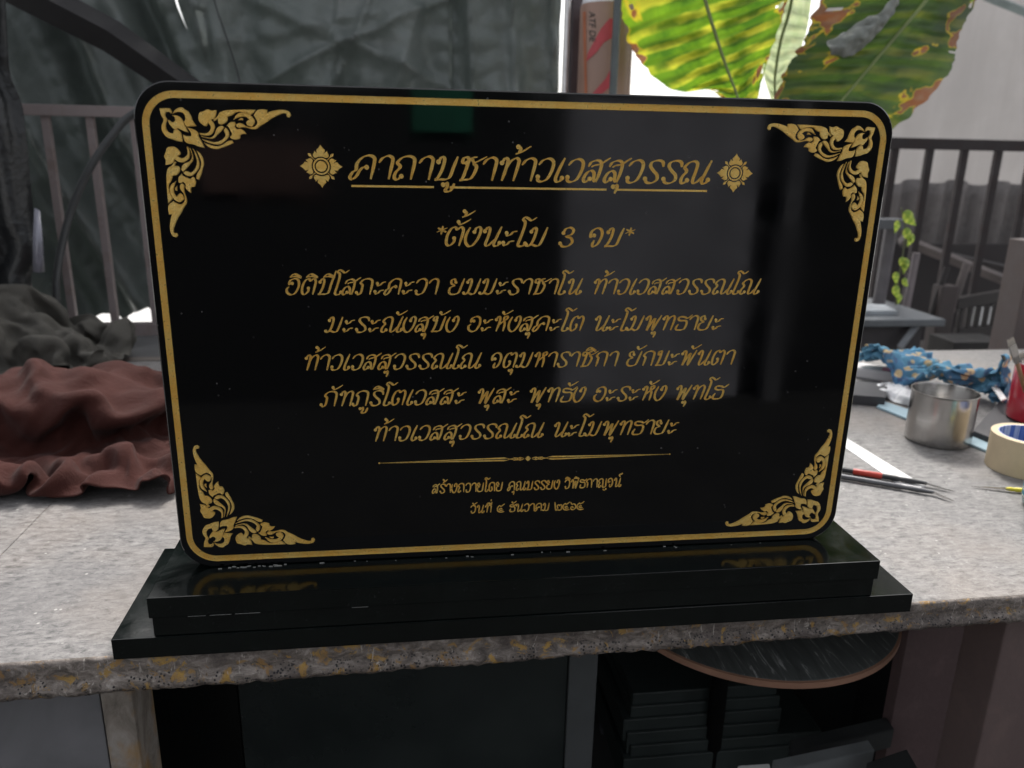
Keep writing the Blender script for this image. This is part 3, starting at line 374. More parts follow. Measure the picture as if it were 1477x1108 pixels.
  [8,266,2,10,-4,15,4,-5,16,11,1,6,3,-1,-15,3,-2,-14,11,2,4,13,-4,-2,2,7,12,12,4,-2,9,-13,-8,7,0,2,12,3,9,3,11,10,9,9,3,8,-3,11,19,-2,-2,-5,-6,11,18,1,-2,14,4,4,5,13,14,13,-3,-4,14,8,7,4,12,4,9,-6,-2,4,-15,-10,16,-4,-4,11,-9,-7,5,-5,-1,16,1,6,7,1,16,-3,13,13,8,3,2,10,-8,-16,15,6,1,19,4,4,11,6,9,7,-5,0,17,-1,-3,8,-6,13,9,0,-4,10,4,5,1,-7,-11,14,0,3,9,0,-9,16,5,9,14,-3,-7,16,-5,-10,14,5,7,15,4,-7,8,-3,-10,14,2,-10,17,4,-7,18,1,6,15,-3,12,17,4,7,12,2,-12,-6,-3,-16,-3,-11,-13,-12,1,-4,-11,-1,-14,-4,-6,-7,17,-8,6,15,4,-3,7,9,14,12,-4,-5,6,8,-10,13,5,-1,-2,12,-9],
  [9,279,15,-1,-9,12,11,0,7,13,2,-4,13,-5,-11,2,2,-12,6,-9,4,5,6,7,14,1,3,7,-8,-10,11,4,0,6,0,3,14,3,-1,7,6,11,10,-4,8,5,13,11,5,-3,-1,10,-1,8,12,1,12,17,2,-4,7,6,2,12,7,6,12,-6,-4,9,14,5,10,1,2,4,-14,-10,5,-14,-9,13,-7,-5,15,1,4,12,5,9,8,0,13,-6,13,9,5,6,6,10,-6,-13,16,-5,-8,11,10,9,11,7,14,10,-2,-2,7,-9,6,17,1,0,10,-7,-6,13,6,6,4,-3,-9,11,1,8,15,-7,-5,14,1,-6,18,5,5,10,-1,-11,14,4,11,9,-2,-5,11,1,-5,15,6,-10,14,2,-6,12,-6,12,17,3,5,17,7,-3,6,-5,-14,-7,-15,-6,-3,-6,-12,7,-1,-14,-9,2,-17,-4,3,-3,9,-10,6,11,-1,12,10,5,-12,8,-1,13,17,2,-1,2,13,-3,-2,-4,-11],
  [6,293,25,8,-11,3,6,-3,-9,10,-3,1,10,0,-10,9,1,4,7,-6,-6,9,4,9,-2,-4,9,15,1,-4,14,4,-5,11,-2,3,10,3,-6,14,0,-2,5,5,12,-3,8,9,9,0,13,16,-1,2,13,-2,4,11,8,6,11,-6,-1,9,1,-6,8,9,7,10,6,-5,12,3,2,14,-9,-3,3,-16,-8,10,-6,-5,11,3,7,13,3,5,4,0,12,-2,13,5,3,8,8,11,0,-8,14,-9,-5,17,3,-1,6,8,14,7,3,10,13,-11,-2,13,1,-2,9,-4,2,6,0,-1,11,3,2,12,-10,-5,14,3,-3,17,0,0,12,7,1,14,-3,7,15,7,-3,7,1,2,12,-1,-5,18,2,-1,5,2,-10,11,-3,10,18,6,-2,12,0,-11,0,-14,-10,-1,-11,-11,-5,-10,-9,6,4,-9,3,6,-12,2,6,-9,11,-11,9,-1,0,13,9,1,-7,16,-3,0,13,9,7,13,6,-1,-6,-2,-9],
  [6,303,20,5,-12,0,12,-1,-1,10,-6,-3,4,7,0,12,-6,6,11,-3,-11,6,1,-1,6,-3,11,7,3,11,10,-1,-11,12,1,-4,14,0,-7,11,7,4,10,4,7,1,1,11,3,10,12,10,-7,-1,14,3,4,15,0,4,11,-2,-4,4,-12,-6,11,11,0,9,7,-1,15,-6,2,12,7,-3,10,-9,2,13,-11,-3,8,-3,-4,11,2,11,12,5,8,-10,12,3,-4,9,9,8,1,-5,15,-3,-5,15,1,9,13,11,7,13,-1,3,13,-6,9,7,-3,-11,5,1,7,10,-2,-2,11,-7,4,15,0,-2,14,1,-9,10,-1,6,11,8,3,13,0,13,16,8,-4,12,1,1,14,0,-13,9,-5,11,11,-2,-12,11,3,-2,11,5,-5,4,-11,-10,7,-9,-7,-3,-8,-11,6,-7,-10,-2,1,-10,14,5,3,11,3,-12,7,-2,7,-13,-2,16,16,-6,3,16,4,-6,8,8,-9,12,8,1,3,-5,-12],
  [15,301,25,-2,-1,-14,9,-3,2,5,1,-3,14,-4,-4,9,5,8,9,-6,-10,16,-3,0,-4,0,7,11,-5,7,11,6,-1,9,2,-7,14,3,4,6,4,-10,14,-5,6,5,10,13,7,11,11,11,-10,2,5,-12,3,11,3,-3,8,4,-2,5,-8,-8,18,-1,-1,11,11,6,9,3,0,16,-4,-8,5,-10,10,15,-2,-3,11,8,1,14,-8,1,11,8,6,-16,1,5,-8,15,6,9,9,3,16,3,9,14,-7,-6,17,10,3,15,3,8,15,0,13,7,-4,-11,11,-2,8,3,-13,-6,9,-8,-6,11,10,4,15,-1,-6,6,2,12,8,5,13,19,5,0,17,7,4,11,-7,-10,9,2,-3,17,0,1,7,-11,-7,12,2,-2,6,5,-14,13,-3,-4,5,-10,-15,-7,-14,-4,4,-4,-5,11,10,-10,10,-11,-3,10,15,-3,7,2,12,-7,-4,20,14,-10,7,18,3,-6,3,5,-15,2,6,-14,10,7,-14],
  [8,312,16,11,-3,0,2,-1,-9,10,-5,9,13,5,-2,10,1,-7,6,-6,8,8,-5,-7,12,-3,-3,7,5,9,8,-2,-6,9,1,12,3,6,-5,13,0,0,16,3,-3,5,10,0,5,-5,9,11,-11,0,3,-11,2,13,0,-3,8,5,-1,9,9,9,16,0,-1,11,1,-9,15,6,5,15,0,6,5,-12,-9,11,-9,-2,17,1,2,5,9,9,10,-2,-5,-2,7,10,-8,12,5,4,-2,7,15,4,2,9,13,2,8,7,14,18,6,6,16,-6,-4,16,5,-2,8,-7,4,-3,-15,-10,11,-8,-6,7,10,4,12,-1,2,5,2,15,13,9,6,19,6,0,18,4,0,11,-9,-11,12,-3,-5,17,-5,0,9,0,12,5,2,-12,4,-12,-9,10,4,-9,2,-4,-13,0,-12,-3,5,-8,-13,11,3,-12,15,5,7,4,4,11,4,1,7,8,2,9,6,-15,0,16,11,1,9,9,-4,-2,4,-16,10,7,-12],
  [13,322,4,-3,-2,12,12,-1,-1,11,-1,7,6,-2,-4,13,-3,3,10,4,-6,10,-9,-4,8,-2,9,9,6,-2,6,-3,0,5,-4,7,14,6,-4,8,1,-13,8,8,-2,7,4,2,12,-6,1,4,-14,-2,11,-1,9,9,-5,-6,15,0,-1,14,2,7,8,15,1,12,1,0,12,-6,-1,10,0,-4,15,-7,0,3,-1,10,10,2,-3,8,5,-1,12,-2,8,6,1,0,1,6,6,-6,11,7,8,7,-1,9,6,6,12,8,12,15,7,1,18,1,-4,12,0,8,9,-7,-8,0,-13,-7,9,-8,3,7,7,-5,8,3,13,15,-3,3,7,10,5,18,6,0,14,-9,-1,13,0,-8,14,-14,-3,10,-10,7,16,5,-2,2,11,-7,6,-6,-10,8,-12,-5,-2,5,-10,5,-2,-2,1,-6,-13,13,3,-4,13,2,10,10,5,-1,-1,-8,20,10,4,13,13,-2,-14,12,1,-10,11,11,3,9,-3,-6,10,-2,-5],
  [23,334,12,-6,-8,0,8,-2,13,7,-2,3,8,-11,6,8,11,-4,11,-3,-3,11,-8,-1,8,-4,4,10,5,2,9,4,-6,9,-3,10,13,-1,-2,11,7,-11,-6,11,-8,15,6,-2,11,-6,-8,11,-12,1,11,-4,5,5,-1,2,13,0,-9,8,-9,8,7,14,-5,15,1,1,17,-5,-1,13,3,-5,3,-11,7,14,4,3,2,3,4,8,1,4,13,-1,-4,9,0,7,7,3,3,-1,6,7,1,15,-1,13,2,3,9,2,9,9,8,6,13,5,-7,14,-8,3,9,2,-7,5,-15,1,7,-1,-4,10,3,2,8,4,12,13,0,-3,6,-2,7,12,7,-4,13,-12,2,14,-1,-4,14,-8,-3,18,-7,2,8,-5,-2,0,17,-7,5,-1,-7,8,-3,-1,-2,-5,-12,12,5,-2,5,-3,-3,8,4,0,15,4,2,8,7,10,4,-10,10,5,4,7,13,-2,-11,11,-6,0,13,8,-5,12,5,-4,7,-9,9],
  [19,336,4,-5,-3,13,5,-2,10,1,-9,9,14,1,1,11,-4,8,14,2,-4,8,-2,-1,10,-3,-5,10,1,-11,6,8,11,7,1,7,17,3,1,5,3,-14,10,5,-5,12,-9,-1,15,-3,-10,10,8,-8,13,-6,7,3,-6,11,7,1,-8,6,-5,6,12,7,-11,12,5,-8,12,-8,6,9,8,-1,13,-8,1,8,3,6,9,-3,-3,4,4,13,14,-4,2,7,1,-10,8,-8,3,8,0,6,3,13,-5,7,8,12,8,11,3,11,-9,7,14,3,-1,5,11,-4,3,-13,-5,7,-14,-1,12,3,-8,5,-2,13,14,3,0,11,3,-2,8,-9,12,14,9,-2,10,1,-7,8,-14,4,18,-6,-1,15,6,-8,9,-13,-1,4,12,-2,-3,7,-8,15,4,-7,-2,8,6,11,-4,-4,5,1,-2,13,2,11,12,5,-5,-2,-5,15,10,0,0,14,1,-6,15,0,6,9,-6,-5,9,12,3,8,-6,2,12,2,7],
  [6,344,7,8,1,11,-6,-8,10,8,0,13,17,1,6,12,-7,6,9,2,-11,12,-1,-4,1,-9,-14,9,6,-6,6,4,13,15,7,5,16,5,-1,17,0,-4,14,-10,-2,10,-3,0,8,3,-3,15,-1,-7,10,7,-3,1,-7,6,7,-5,2,14,-1,-3,-4,7,-9,15,-2,5,16,0,4,15,-5,-4,-1,6,-10,14,-3,3,6,1,12,7,3,-6,13,-9,-1,9,5,9,1,-8,-4,12,-4,-9,17,3,1,3,16,6,-3,7,6,13,-11,5,12,9,-3,15,4,-1,1,-11,1,3,-3,-2,0,-9,-5,15,-5,2,15,1,0,6,0,2,12,1,7,17,-1,3,-2,10,-6,19,-1,5,9,-13,-2,14,-11,0,11,0,-16,6,13,-1,1,16,6,5,1,-11,13,9,3,6,0,9,13,-3,-9,11,6,6,6,8,13,-5,-7,8,17,-1,1,12,4,-10,3,-12,2,16,5,-1,12,2,-10,11,1,8,2,5,18],
  [9,358,14,5,-7,11,7,-3,5,-2,2,16,14,-3,6,16,2,-1,9,-5,-13,3,-5,-12,7,-3,-13,8,4,9,14,-5,-4,14,1,4,8,8,-4,14,0,-5,16,4,6,7,0,14,11,-2,1,12,-1,-13,6,0,-7,12,1,4,8,-2,3,0,-7,-1,12,6,4,15,1,-1,9,0,-3,7,-7,-6,10,7,-1,16,-4,-2,4,4,6,7,2,7,5,-10,1,11,3,0,13,-4,-7,2,-1,-10,10,2,1,13,4,-4,4,5,12,10,6,9,5,-1,-13,15,-6,7,6,1,-7,7,-4,-3,0,-8,0,13,-2,2,4,-1,6,10,-6,-7,18,-1,2,1,4,14,12,-4,-11,16,5,1,11,-5,10,6,-9,-7,14,3,-5,4,10,-6,1,6,5,5,8,0,15,10,-1,13,5,4,5,-1,-5,9,0,3,12,6,11,10,-7,6,9,0,-3,12,2,6,2,-3,-11,14,4,0,11,1,-2,7,3,3,5,0,13],
  [13,369,13,9,-11,4,-1,4,12,5,2,11,11,-11,-5,12,8,4,6,-9,-10,7,-3,-11,9,-1,-4,7,1,-6,14,-6,1,10,2,2,12,4,-5,10,2,7,16,4,4,6,5,9,8,0,-2,14,-8,-7,11,3,-6,10,0,9,12,1,1,-1,-6,10,13,-2,-3,11,7,0,7,0,-16,12,-5,-2,13,4,-2,10,-4,0,0,4,15,8,-2,11,11,-3,-7,11,-2,-1,10,0,-4,4,-4,-6,6,5,-12,12,-2,4,10,6,-1,10,5,12,14,0,2,7,-3,-10,8,0,-3,9,-3,2,-4,-3,9,13,-1,-2,-2,-8,7,15,-1,-8,12,-1,-10,0,-3,13,18,1,-5,14,-3,-2,12,-10,3,13,5,2,4,-5,9,2,11,-10,4,12,-3,10,2,-2,8,11,-4,13,6,0,12,5,2,9,-8,5,13,2,2,8,-6,3,6,4,-1,10,1,10,12,5,1,5,2,-10,7,-1,4,9,-1,-4,2,-3,12],
  [8,371,3,13,0,4,1,0,14,11,0,7,4,-9,-8,10,8,4,7,-8,-7,10,0,-8,10,1,5,11,-3,-10,8,-3,12,11,3,-7,8,0,3,14,4,4,12,-5,-7,8,13,5,10,4,6,9,-10,-9,12,-5,7,16,3,0,4,2,5,9,0,11,7,-3,-12,16,0,4,11,-2,-8,4,3,-14,15,2,1,8,-6,10,2,6,10,7,2,11,13,-3,-9,9,-5,5,8,2,-10,2,-8,-5,10,2,2,8,-1,-12,13,4,6,11,4,10,18,6,1,3,-1,-18,16,-5,-2,11,-2,9,-10,4,8,0,-13,5,15,-2,0,5,0,-6,6,3,-15,6,-1,13,19,-2,-4,14,-5,-5,14,-9,-2,0,0,16,12,-3,12,12,7,-5,-4,13,-10,11,6,0,14,7,-4,7,5,-3,12,-4,7,13,5,-5,-1,-7,-9,10,1,12,13,7,0,15,1,2,-2,7,11,14,-4,-6,13,-2,-6,3,1,-8,8,-5,8],
  [4,385,7,14,-3,8,11,2,9,4,-1,-4,7,-7,3,6,6,-11,13,-9,-2,8,-4,2,6,3,-7,10,-1,10,13,-1,-1,7,4,-10,14,1,7,7,-11,-8,12,8,5,7,2,3,16,0,-5,19,0,3,2,1,12,8,-2,-5,7,5,6,15,0,3,12,-5,-1,3,0,7,12,1,-13,14,4,-10,4,-8,8,15,3,-1,6,4,0,9,-5,8,9,9,3,9,-12,-4,5,2,-5,1,-6,-12,9,5,7,15,-2,1,5,-1,5,11,8,-6,18,0,-4,15,1,-3,5,-5,9,6,0,5,1,-11,10,-9,4,10,19,-4,-1,9,5,-12,0,4,-18,8,0,9,18,-4,-6,13,-8,-4,8,-13,9,16,0,0,3,2,18,5,3,8,3,15,-11,10,10,-12,14,4,-6,7,4,11,5,-7,-1,11,7,-10,15,-6,-7,9,-2,10,4,8,12,12,4,-7,16,-4,1,9,10,6,7,-3,-4,4,1,-5,5,-8,-14],
  [10,392,23,11,2,-9,3,0,12,13,-4,4,0,-1,-15,13,6,-1,14,-7,-5,4,-6,3,8,-5,7,12,7,-7,8,1,-2,7,0,-1,8,-2,-1,15,-6,0,7,1,5,8,7,-8,15,1,2,20,1,4,4,3,8,5,-5,0,9,-6,-5,18,-5,0,9,10,4,10,2,11,14,-5,0,11,-1,-10,3,-1,-15,12,1,6,9,1,-1,4,4,8,11,1,0,5,-5,-6,8,4,2,9,-6,2,7,5,-10,7,-3,8,13,-4,0,12,1,7,16,6,-2,9,2,-5,9,-6,6,10,-5,-5,2,-1,12,-13,6,6,13,-1,6,15,-1,-9,-4,1,-9,8,0,-15,15,-7,5,13,-7,10,15,-7,-7,8,-1,11,-4,-2,13,15,6,7,13,6,-5,6,8,-12,1,8,-4,13,1,4,12,-1,2,9,-1,-7,14,3,-10,7,-4,-5,13,7,7,11,4,10,12,4,-9,4,4,11,13,-3,2,9,-6,-9,5,3,-16],
  [8,403,24,11,-6,-9,7,3,-2,6,3,11,7,-2,-2,13,2,-10,14,-7,0,5,-8,3,7,1,2,12,6,2,6,-1,-10,10,2,-2,10,-6,2,5,-7,9,13,9,-6,8,3,-4,15,-5,3,12,4,11,9,2,-11,7,-3,12,13,-2,2,17,0,-6,10,-1,-7,6,4,16,11,0,1,10,0,-9,1,-4,-10,13,1,-1,8,1,0,10,1,13,13,-2,1,9,1,-4,6,1,-7,8,0,4,3,-2,3,16,-2,-4,9,-1,-4,12,3,4,8,-3,5,13,-4,2,11,2,-11,13,3,-3,3,1,13,-14,6,6,6,0,11,16,-6,-3,8,-6,-9,3,8,-14,10,-13,0,15,-3,5,9,-5,-8,0,-3,13,9,2,12,12,3,-3,13,11,6,-5,1,-12,15,6,6,15,6,-1,10,-6,-1,6,1,-9,14,-1,-7,7,-1,-4,15,3,2,9,7,5,7,1,7,12,6,-1,14,0,5,7,-2,-9,-2,4,-14],
  [10,401,12,2,6,7,11,4,-2,9,-2,2,8,5,8,13,-8,1,12,-2,-10,1,-4,1,11,-5,5,16,0,3,5,8,-9,14,4,-7,3,-8,2,10,-3,9,10,-6,-3,13,8,-3,12,7,-9,11,5,11,9,-8,-2,8,7,5,11,-2,11,14,0,-10,4,-3,-14,12,3,11,7,-1,-1,10,0,6,8,-5,-10,7,4,-8,13,1,10,12,-6,3,9,8,6,12,-5,4,-2,-1,-15,6,3,4,15,-2,6,5,-7,-8,13,2,8,10,-2,-5,12,0,2,17,0,-3,11,5,-7,7,0,-2,12,6,10,-14,6,5,3,-2,12,13,-11,-10,15,-7,1,13,4,-9,-3,-14,-5,6,0,0,6,1,-4,13,0,8,6,3,11,6,1,-5,9,9,14,9,1,-6,8,-3,-11,16,6,2,11,1,1,6,-6,-10,9,0,8,15,1,-6,9,5,4,7,2,-5,2,1,13,14,2,1,13,9,-7,15,2,-1,0,5,-12],
  [5,412,5,13,7,10,13,1,7,2,0,-11,7,-9,2,7,6,11,13,-5,-6,15,-7,7,4,-4,15,9,4,-10,15,4,2,13,4,-6,8,-6,-3,-2,-11,12,13,3,-7,5,11,-11,17,7,-2,4,-12,7,13,6,7,11,10,-7,17,1,1,0,-8,-10,12,6,-5,10,0,9,12,-1,3,6,-9,-8,11,6,6,14,-2,-7,15,1,-4,5,-1,13,-2,-5,16,11,9,-9,7,0,-11,9,-6,-7,15,2,1,9,-6,9,10,2,0,3,1,-3,15,-3,-8,15,-1,0,6,-3,10,15,10,-2,14,4,-7,0,3,16,1,1,11,10,-17,-2,3,0,-14,9,-3,9,5,-3,-18,11,0,1,9,-1,-1,-1,2,12,14,4,-2,4,-2,-6,13,6,13,-2,-6,-8,12,4,-10,15,-7,-2,9,8,7,13,-1,4,15,-5,-3,3,8,3,1,3,-1,14,0,8,17,2,1,5,2,13,16,4,-6,6,11,-11,11,-8,0],
  [13,425,1,1,5,10,12,-5,1,13,-1,6,7,-1,-11,12,-5,6,9,-1,6,8,1,3,5,-3,14,14,3,-3,8,4,-10,7,-5,2,11,2,8,6,-8,12,12,1,-9,2,8,-12,7,0,-9,12,3,5,13,1,9,12,5,3,10,0,-10,9,0,-15,10,0,4,11,-5,-6,10,2,5,10,-1,-6,10,-8,4,8,4,6,12,2,-1,3,-1,6,7,4,12,9,-1,-10,9,-2,-11,9,1,-1,14,1,7,10,-6,-2,12,4,5,12,2,-5,9,-7,7,9,2,-7,4,-2,8,12,8,-8,12,0,5,13,8,3,7,-8,2,2,-10,7,8,2,-5,0,-9,-12,16,4,0,5,4,-3,6,-2,-4,2,2,13,12,1,-8,7,-1,-1,3,5,17,11,-6,-4,13,-8,-7,13,2,-9,11,-1,0,6,12,6,8,-7,-5,8,7,8,12,-2,5,4,2,13,10,6,-6,13,0,4,10,6,2,12,8,-7,9,0,-13],
  [5,438,8,14,-1,5,7,1,2,11,-1,4,13,-6,-11,12,-7,1,4,2,8,5,0,9,10,-4,1,9,6,7,11,4,-8,7,1,-1,6,-3,16,12,-3,10,5,-3,-16,6,-2,-7,12,3,0,7,12,-7,10,-5,6,10,2,-4,12,6,-1,12,-4,-9,9,-3,-9,11,3,5,11,-2,1,15,3,-1,5,-11,4,10,3,-6,10,3,6,12,-4,-5,6,7,10,11,-2,8,7,-3,-8,13,1,-7,12,-2,-7,8,3,10,11,0,-7,7,4,5,8,-2,12,6,-2,-13,13,0,11,11,4,2,14,3,-5,8,0,11,12,-1,-6,10,-10,11,6,-3,-8,-11,2,-15,14,-2,0,9,7,1,12,0,-8,0,-1,12,9,-6,-7,13,6,0,7,2,14,7,-8,-2,-2,-4,-12,14,2,-4,15,-1,-1,8,3,5,5,4,10,12,4,-3,11,0,10,-5,1,5,13,0,7,12,-2,-8,12,-2,-11,10,8,-8,10,7,2],
  [12,443,21,6,1,-9,11,3,0,12,-1,-1,8,-9,3,16,1,-1,7,-1,-2,-7,-1,15,10,2,0,4,0,14,10,3,-13,15,5,6,10,-5,5,8,4,12,13,-9,-10,5,1,-9,7,3,-1,15,1,0,5,5,-11,3,-4,-4,12,-1,-3,10,2,3,16,3,-6,14,-1,-1,14,-1,4,3,-6,8,13,1,0,5,5,-9,14,-2,5,16,-1,-8,-1,0,11,14,0,-2,7,-3,0,11,2,-3,15,1,-3,11,5,0,4,-7,-2,6,8,-1,11,-6,3,11,8,-1,10,-5,8,11,2,0,13,1,6,13,1,10,5,-9,0,17,5,2,1,0,-12,-7,-1,-17,13,-7,1,3,8,4,12,3,-4,11,-7,7,0,-5,9,15,6,-3,11,-2,-4,10,-3,6,-3,-1,-13,12,0,-2,9,2,0,11,-5,-3,6,9,11,11,0,1,8,-2,-2,-1,9,8,12,2,11,11,-10,-11,6,-4,-13,7,3,0,10,11,5],
  [1,441,19,8,10,-8,14,-2,-7,11,-4,0,15,-4,-1,11,12,4,9,0,0,-10,-1,17,5,-9,12,13,9,-4,17,-2,-3,13,3,-7,17,-3,5,8,-7,15,3,-11,10,3,2,-9,10,16,0,17,3,-2,-9,0,-16,4,-3,-17,15,-1,1,16,5,-6,9,-12,1,14,7,-1,14,1,5,3,-1,16,15,4,4,13,-4,-11,7,-3,-12,13,4,-2,12,3,12,14,-2,6,8,-1,-13,11,-9,-4,-1,11,7,11,-6,-5,7,0,12,5,-2,-10,11,9,-6,10,-8,10,18,3,-7,18,-2,0,13,5,9,-5,0,17,14,0,14,11,-5,-3,-4,4,-16,6,-12,-9,7,6,-7,2,-3,5,13,7,7,13,5,-6,9,-5,15,9,-1,-2,7,6,-13,4,-5,10,14,2,-7,7,-3,1,4,4,-12,15,-6,3,10,8,-6,1,-3,11,12,1,-9,9,-1,3,13,0,10,-6,-11,-7,8,6,-8,11,8,1,18,-4,-4],
 ]),
 'rag': (-1017,789,2, [
  [18,16,5,7,-11,6,10,2,12,11,-2,-8,16,6,2,8,-1,12,13,6,-7,8,-11,5,5,2,13,9,0,8,15,3,8,15,6,1,16,3,-5,2,-1,-9,4,-9,-7,11,0,-3,11,0,-10,1,-1,-16,18,-1,-3,-2,-2,15,16,5,-1,-1,0,-13,13,-1,-4,15,-8,5,18,3,1,14,10,-1,13,-6,9,13,10,3,10,-3,-3,3,11,1,4,2,-13,8,7,5,11,-3,-2,1,-11,3,8,-6,11,-5,-2,9,7,-6,-7,7,7,5,8,5,-6,4,13,3,-2,-8,-9,3,0,12,2,-9,-11,5,-10,-4,11,3,-9,7,-1,9,8,4,13,1,-2,14,13,2,9,5,8,9,11,1,-11],
  [11,14,7,13,-1,-1,12,-4,5,15,4,0,6,-4,0,12,4,5,14,-6,0,13,2,3,1,0,12,12,3,11,11,6,8,13,1,-2,13,5,-5,13,2,1,-2,-6,-13,8,-5,-2,10,1,-6,6,-6,-7,14,5,-8,7,-6,3,6,2,13,11,-4,-8,11,6,-8,10,-6,4,14,0,-3,13,1,2,10,4,11,13,2,-3,11,8,-9,6,13,-2,10,8,-3,1,-7,6,7,-3,4,8,-3,-4,4,-11,14,4,2,6,-4,-13,2,9,4,-8,8,11,0,1,13,-4,5,-2,-2,9,-3,-5,-7,-12,-7,6,-6,4,10,-2,2,12,3,-1,7,-5,5,7,2,14,2,5,13,5,14,5,13,3,-1],
  [15,9,12,10,9,-2,15,-3,-6,9,3,12,12,0,-5,11,-5,-8,17,0,1,8,-1,12,10,-4,7,8,4,15,11,-3,3,6,14,0,8,10,-4,16,0,-2,-1,-10,-1,8,-4,-14,11,5,5,9,-5,-12,14,1,-7,9,-2,6,4,0,6,12,-8,0,7,-1,-2,11,6,-6,13,-4,-5,7,4,13,15,2,0,15,9,2,5,2,-11,9,10,2,8,13,0,2,-14,11,12,-5,1,2,-3,-4,14,0,8,-7,-6,10,4,-12,7,14,-1,-7,-1,14,-9,-5,12,-9,13,9,-3,4,-11,-1,-4,-4,-8,12,-8,-3,5,-8,9,9,-5,10,10,7,-2,14,-5,6,6,8,7,-3,10,6,4,11,6],
  [13,8,21,16,9,-1,9,7,-12,14,2,0,14,-1,6,6,-1,-8,13,2,0,13,-8,2,8,0,15,11,-4,7,7,3,5,12,1,-4,0,12,-2,13,3,-5,10,0,6,3,-4,-13,13,-4,-1,13,0,2,11,4,-5,9,-4,-6,5,-2,15,10,-2,0,8,-11,3,10,5,-6,8,5,-13,15,-4,2,11,5,5,9,5,-3,12,10,0,3,9,2,7,-1,8,8,0,13,8,-4,-7,2,-17,4,6,8,5,10,-2,7,6,-8,7,2,-5,-9,6,15,-6,-7,12,-12,6,0,-14,6,0,7,7,-6,-12,2,-9,7,11,-4,-1,4,-4,15,14,3,5,12,-2,-9,9,0,5,4,10,11,-8,6,1],
  [9,20,17,16,5,0,13,6,-5,14,2,-5,12,-1,-2,13,2,6,12,0,-1,-3,-11,4,10,-4,13,15,3,8,10,2,-6,8,-8,-8,11,10,-2,4,7,1,12,5,2,11,-5,1,12,-1,-4,7,-1,-10,17,2,4,11,0,-2,4,-2,11,-2,-7,7,13,-8,6,9,-3,-9,13,5,-9,13,5,-3,10,7,2,10,1,-12,5,9,6,9,14,0,6,-1,13,11,-2,14,6,-13,4,-5,-15,-1,7,3,3,15,7,2,7,-6,4,12,-6,-4,-2,13,-9,-10,13,-10,5,5,-13,4,-8,-7,12,2,2,4,-12,-5,11,-6,3,3,3,13,9,-7,2,16,-5,-6,7,5,5,2,11,8,8,6,4],
  [5,30,10,14,-3,-4,17,7,-4,16,7,2,13,-1,6,12,3,-3,9,-4,12,8,-9,-5,5,-6,4,12,7,9,4,-11,-4,8,1,-12,15,6,-5,10,9,7,7,9,9,10,-7,-4,16,3,4,9,-3,-10,14,5,-6,13,-10,-2,1,3,11,0,-1,16,7,-10,2,14,-5,0,4,4,-16,13,7,-3,14,-3,-6,8,13,-2,9,8,5,6,1,8,4,7,12,9,-6,13,4,-17,3,4,-16,3,12,-3,1,10,12,7,12,-2,1,14,5,-7,0,13,-13,-7,7,-15,-10,3,-6,10,3,-12,8,-4,7,9,-11,-2,10,-4,-2,5,-2,1,10,-9,3,9,-5,-8,13,6,4,3,7,12,1,16,6],
  [9,27,21,6,10,-9,17,3,-4,13,8,1,15,2,0,15,0,7,9,-11,6,7,-15,2,7,8,-2,11,2,-2,9,-6,1,4,7,-9,12,-1,-3,5,10,8,10,5,8,17,0,-3,12,-6,-6,10,-1,-3,16,3,3,14,-1,-5,9,1,5,-1,-5,12,2,-4,5,10,-8,1,2,7,-12,12,-4,-8,12,3,-5,10,9,7,2,8,-5,8,-6,12,6,7,11,7,-9,9,6,-10,9,5,-14,6,15,-6,6,13,7,4,16,8,2,6,14,-10,0,4,-16,-6,7,-11,-6,4,-11,6,7,-8,10,-5,-1,8,-9,1,12,-7,-2,10,0,1,7,-11,1,5,-1,-6,9,6,-1,10,-2,5,1,10,7],
  [2,27,26,18,4,-4,12,11,-2,13,1,-4,9,5,1,14,-7,4,10,-9,5,11,2,-2,5,0,8,11,11,-2,5,-10,-11,8,-2,-12,12,7,0,9,9,6,12,-6,4,12,8,0,10,-1,-7,15,1,-7,17,-3,4,7,6,6,7,-4,2,7,-2,15,-1,-10,10,13,-1,-3,9,0,-6,10,0,-5,5,-1,-6,4,4,-5,0,13,4,7,-5,11,9,5,11,6,-12,9,7,-10,10,9,-9,11,14,-2,5,15,6,3,13,14,-2,1,6,-15,6,3,-12,0,11,-15,-11,7,-12,8,6,-10,17,-6,-2,11,-11,5,8,-7,3,8,2,1,6,-11,-5,7,-5,1,7,11,-5,6,-7,-1,9,2,-3],
  [11,23,32,8,9,1,16,3,-3,3,10,-6,12,-9,-3,13,-7,1,14,-7,4,11,4,7,13,9,8,5,2,-10,5,4,-9,2,4,-10,13,8,-6,14,-2,-2,10,3,9,13,-2,-5,13,6,0,14,2,1,5,-6,5,12,7,3,11,-3,9,2,-9,10,4,-9,10,12,-8,-3,11,1,-2,5,-8,-12,12,0,-3,4,13,1,-8,11,2,9,9,8,8,-9,7,4,-7,11,3,-8,14,13,-4,7,16,3,4,13,-1,-5,13,4,-9,1,9,-10,7,4,-7,-1,9,-11,-3,11,-5,12,5,-8,12,-4,-3,7,-12,3,6,-7,0,10,-5,1,10,-5,-2,8,3,-5,-4,2,-10,12,5,-2,10,-2,-2],
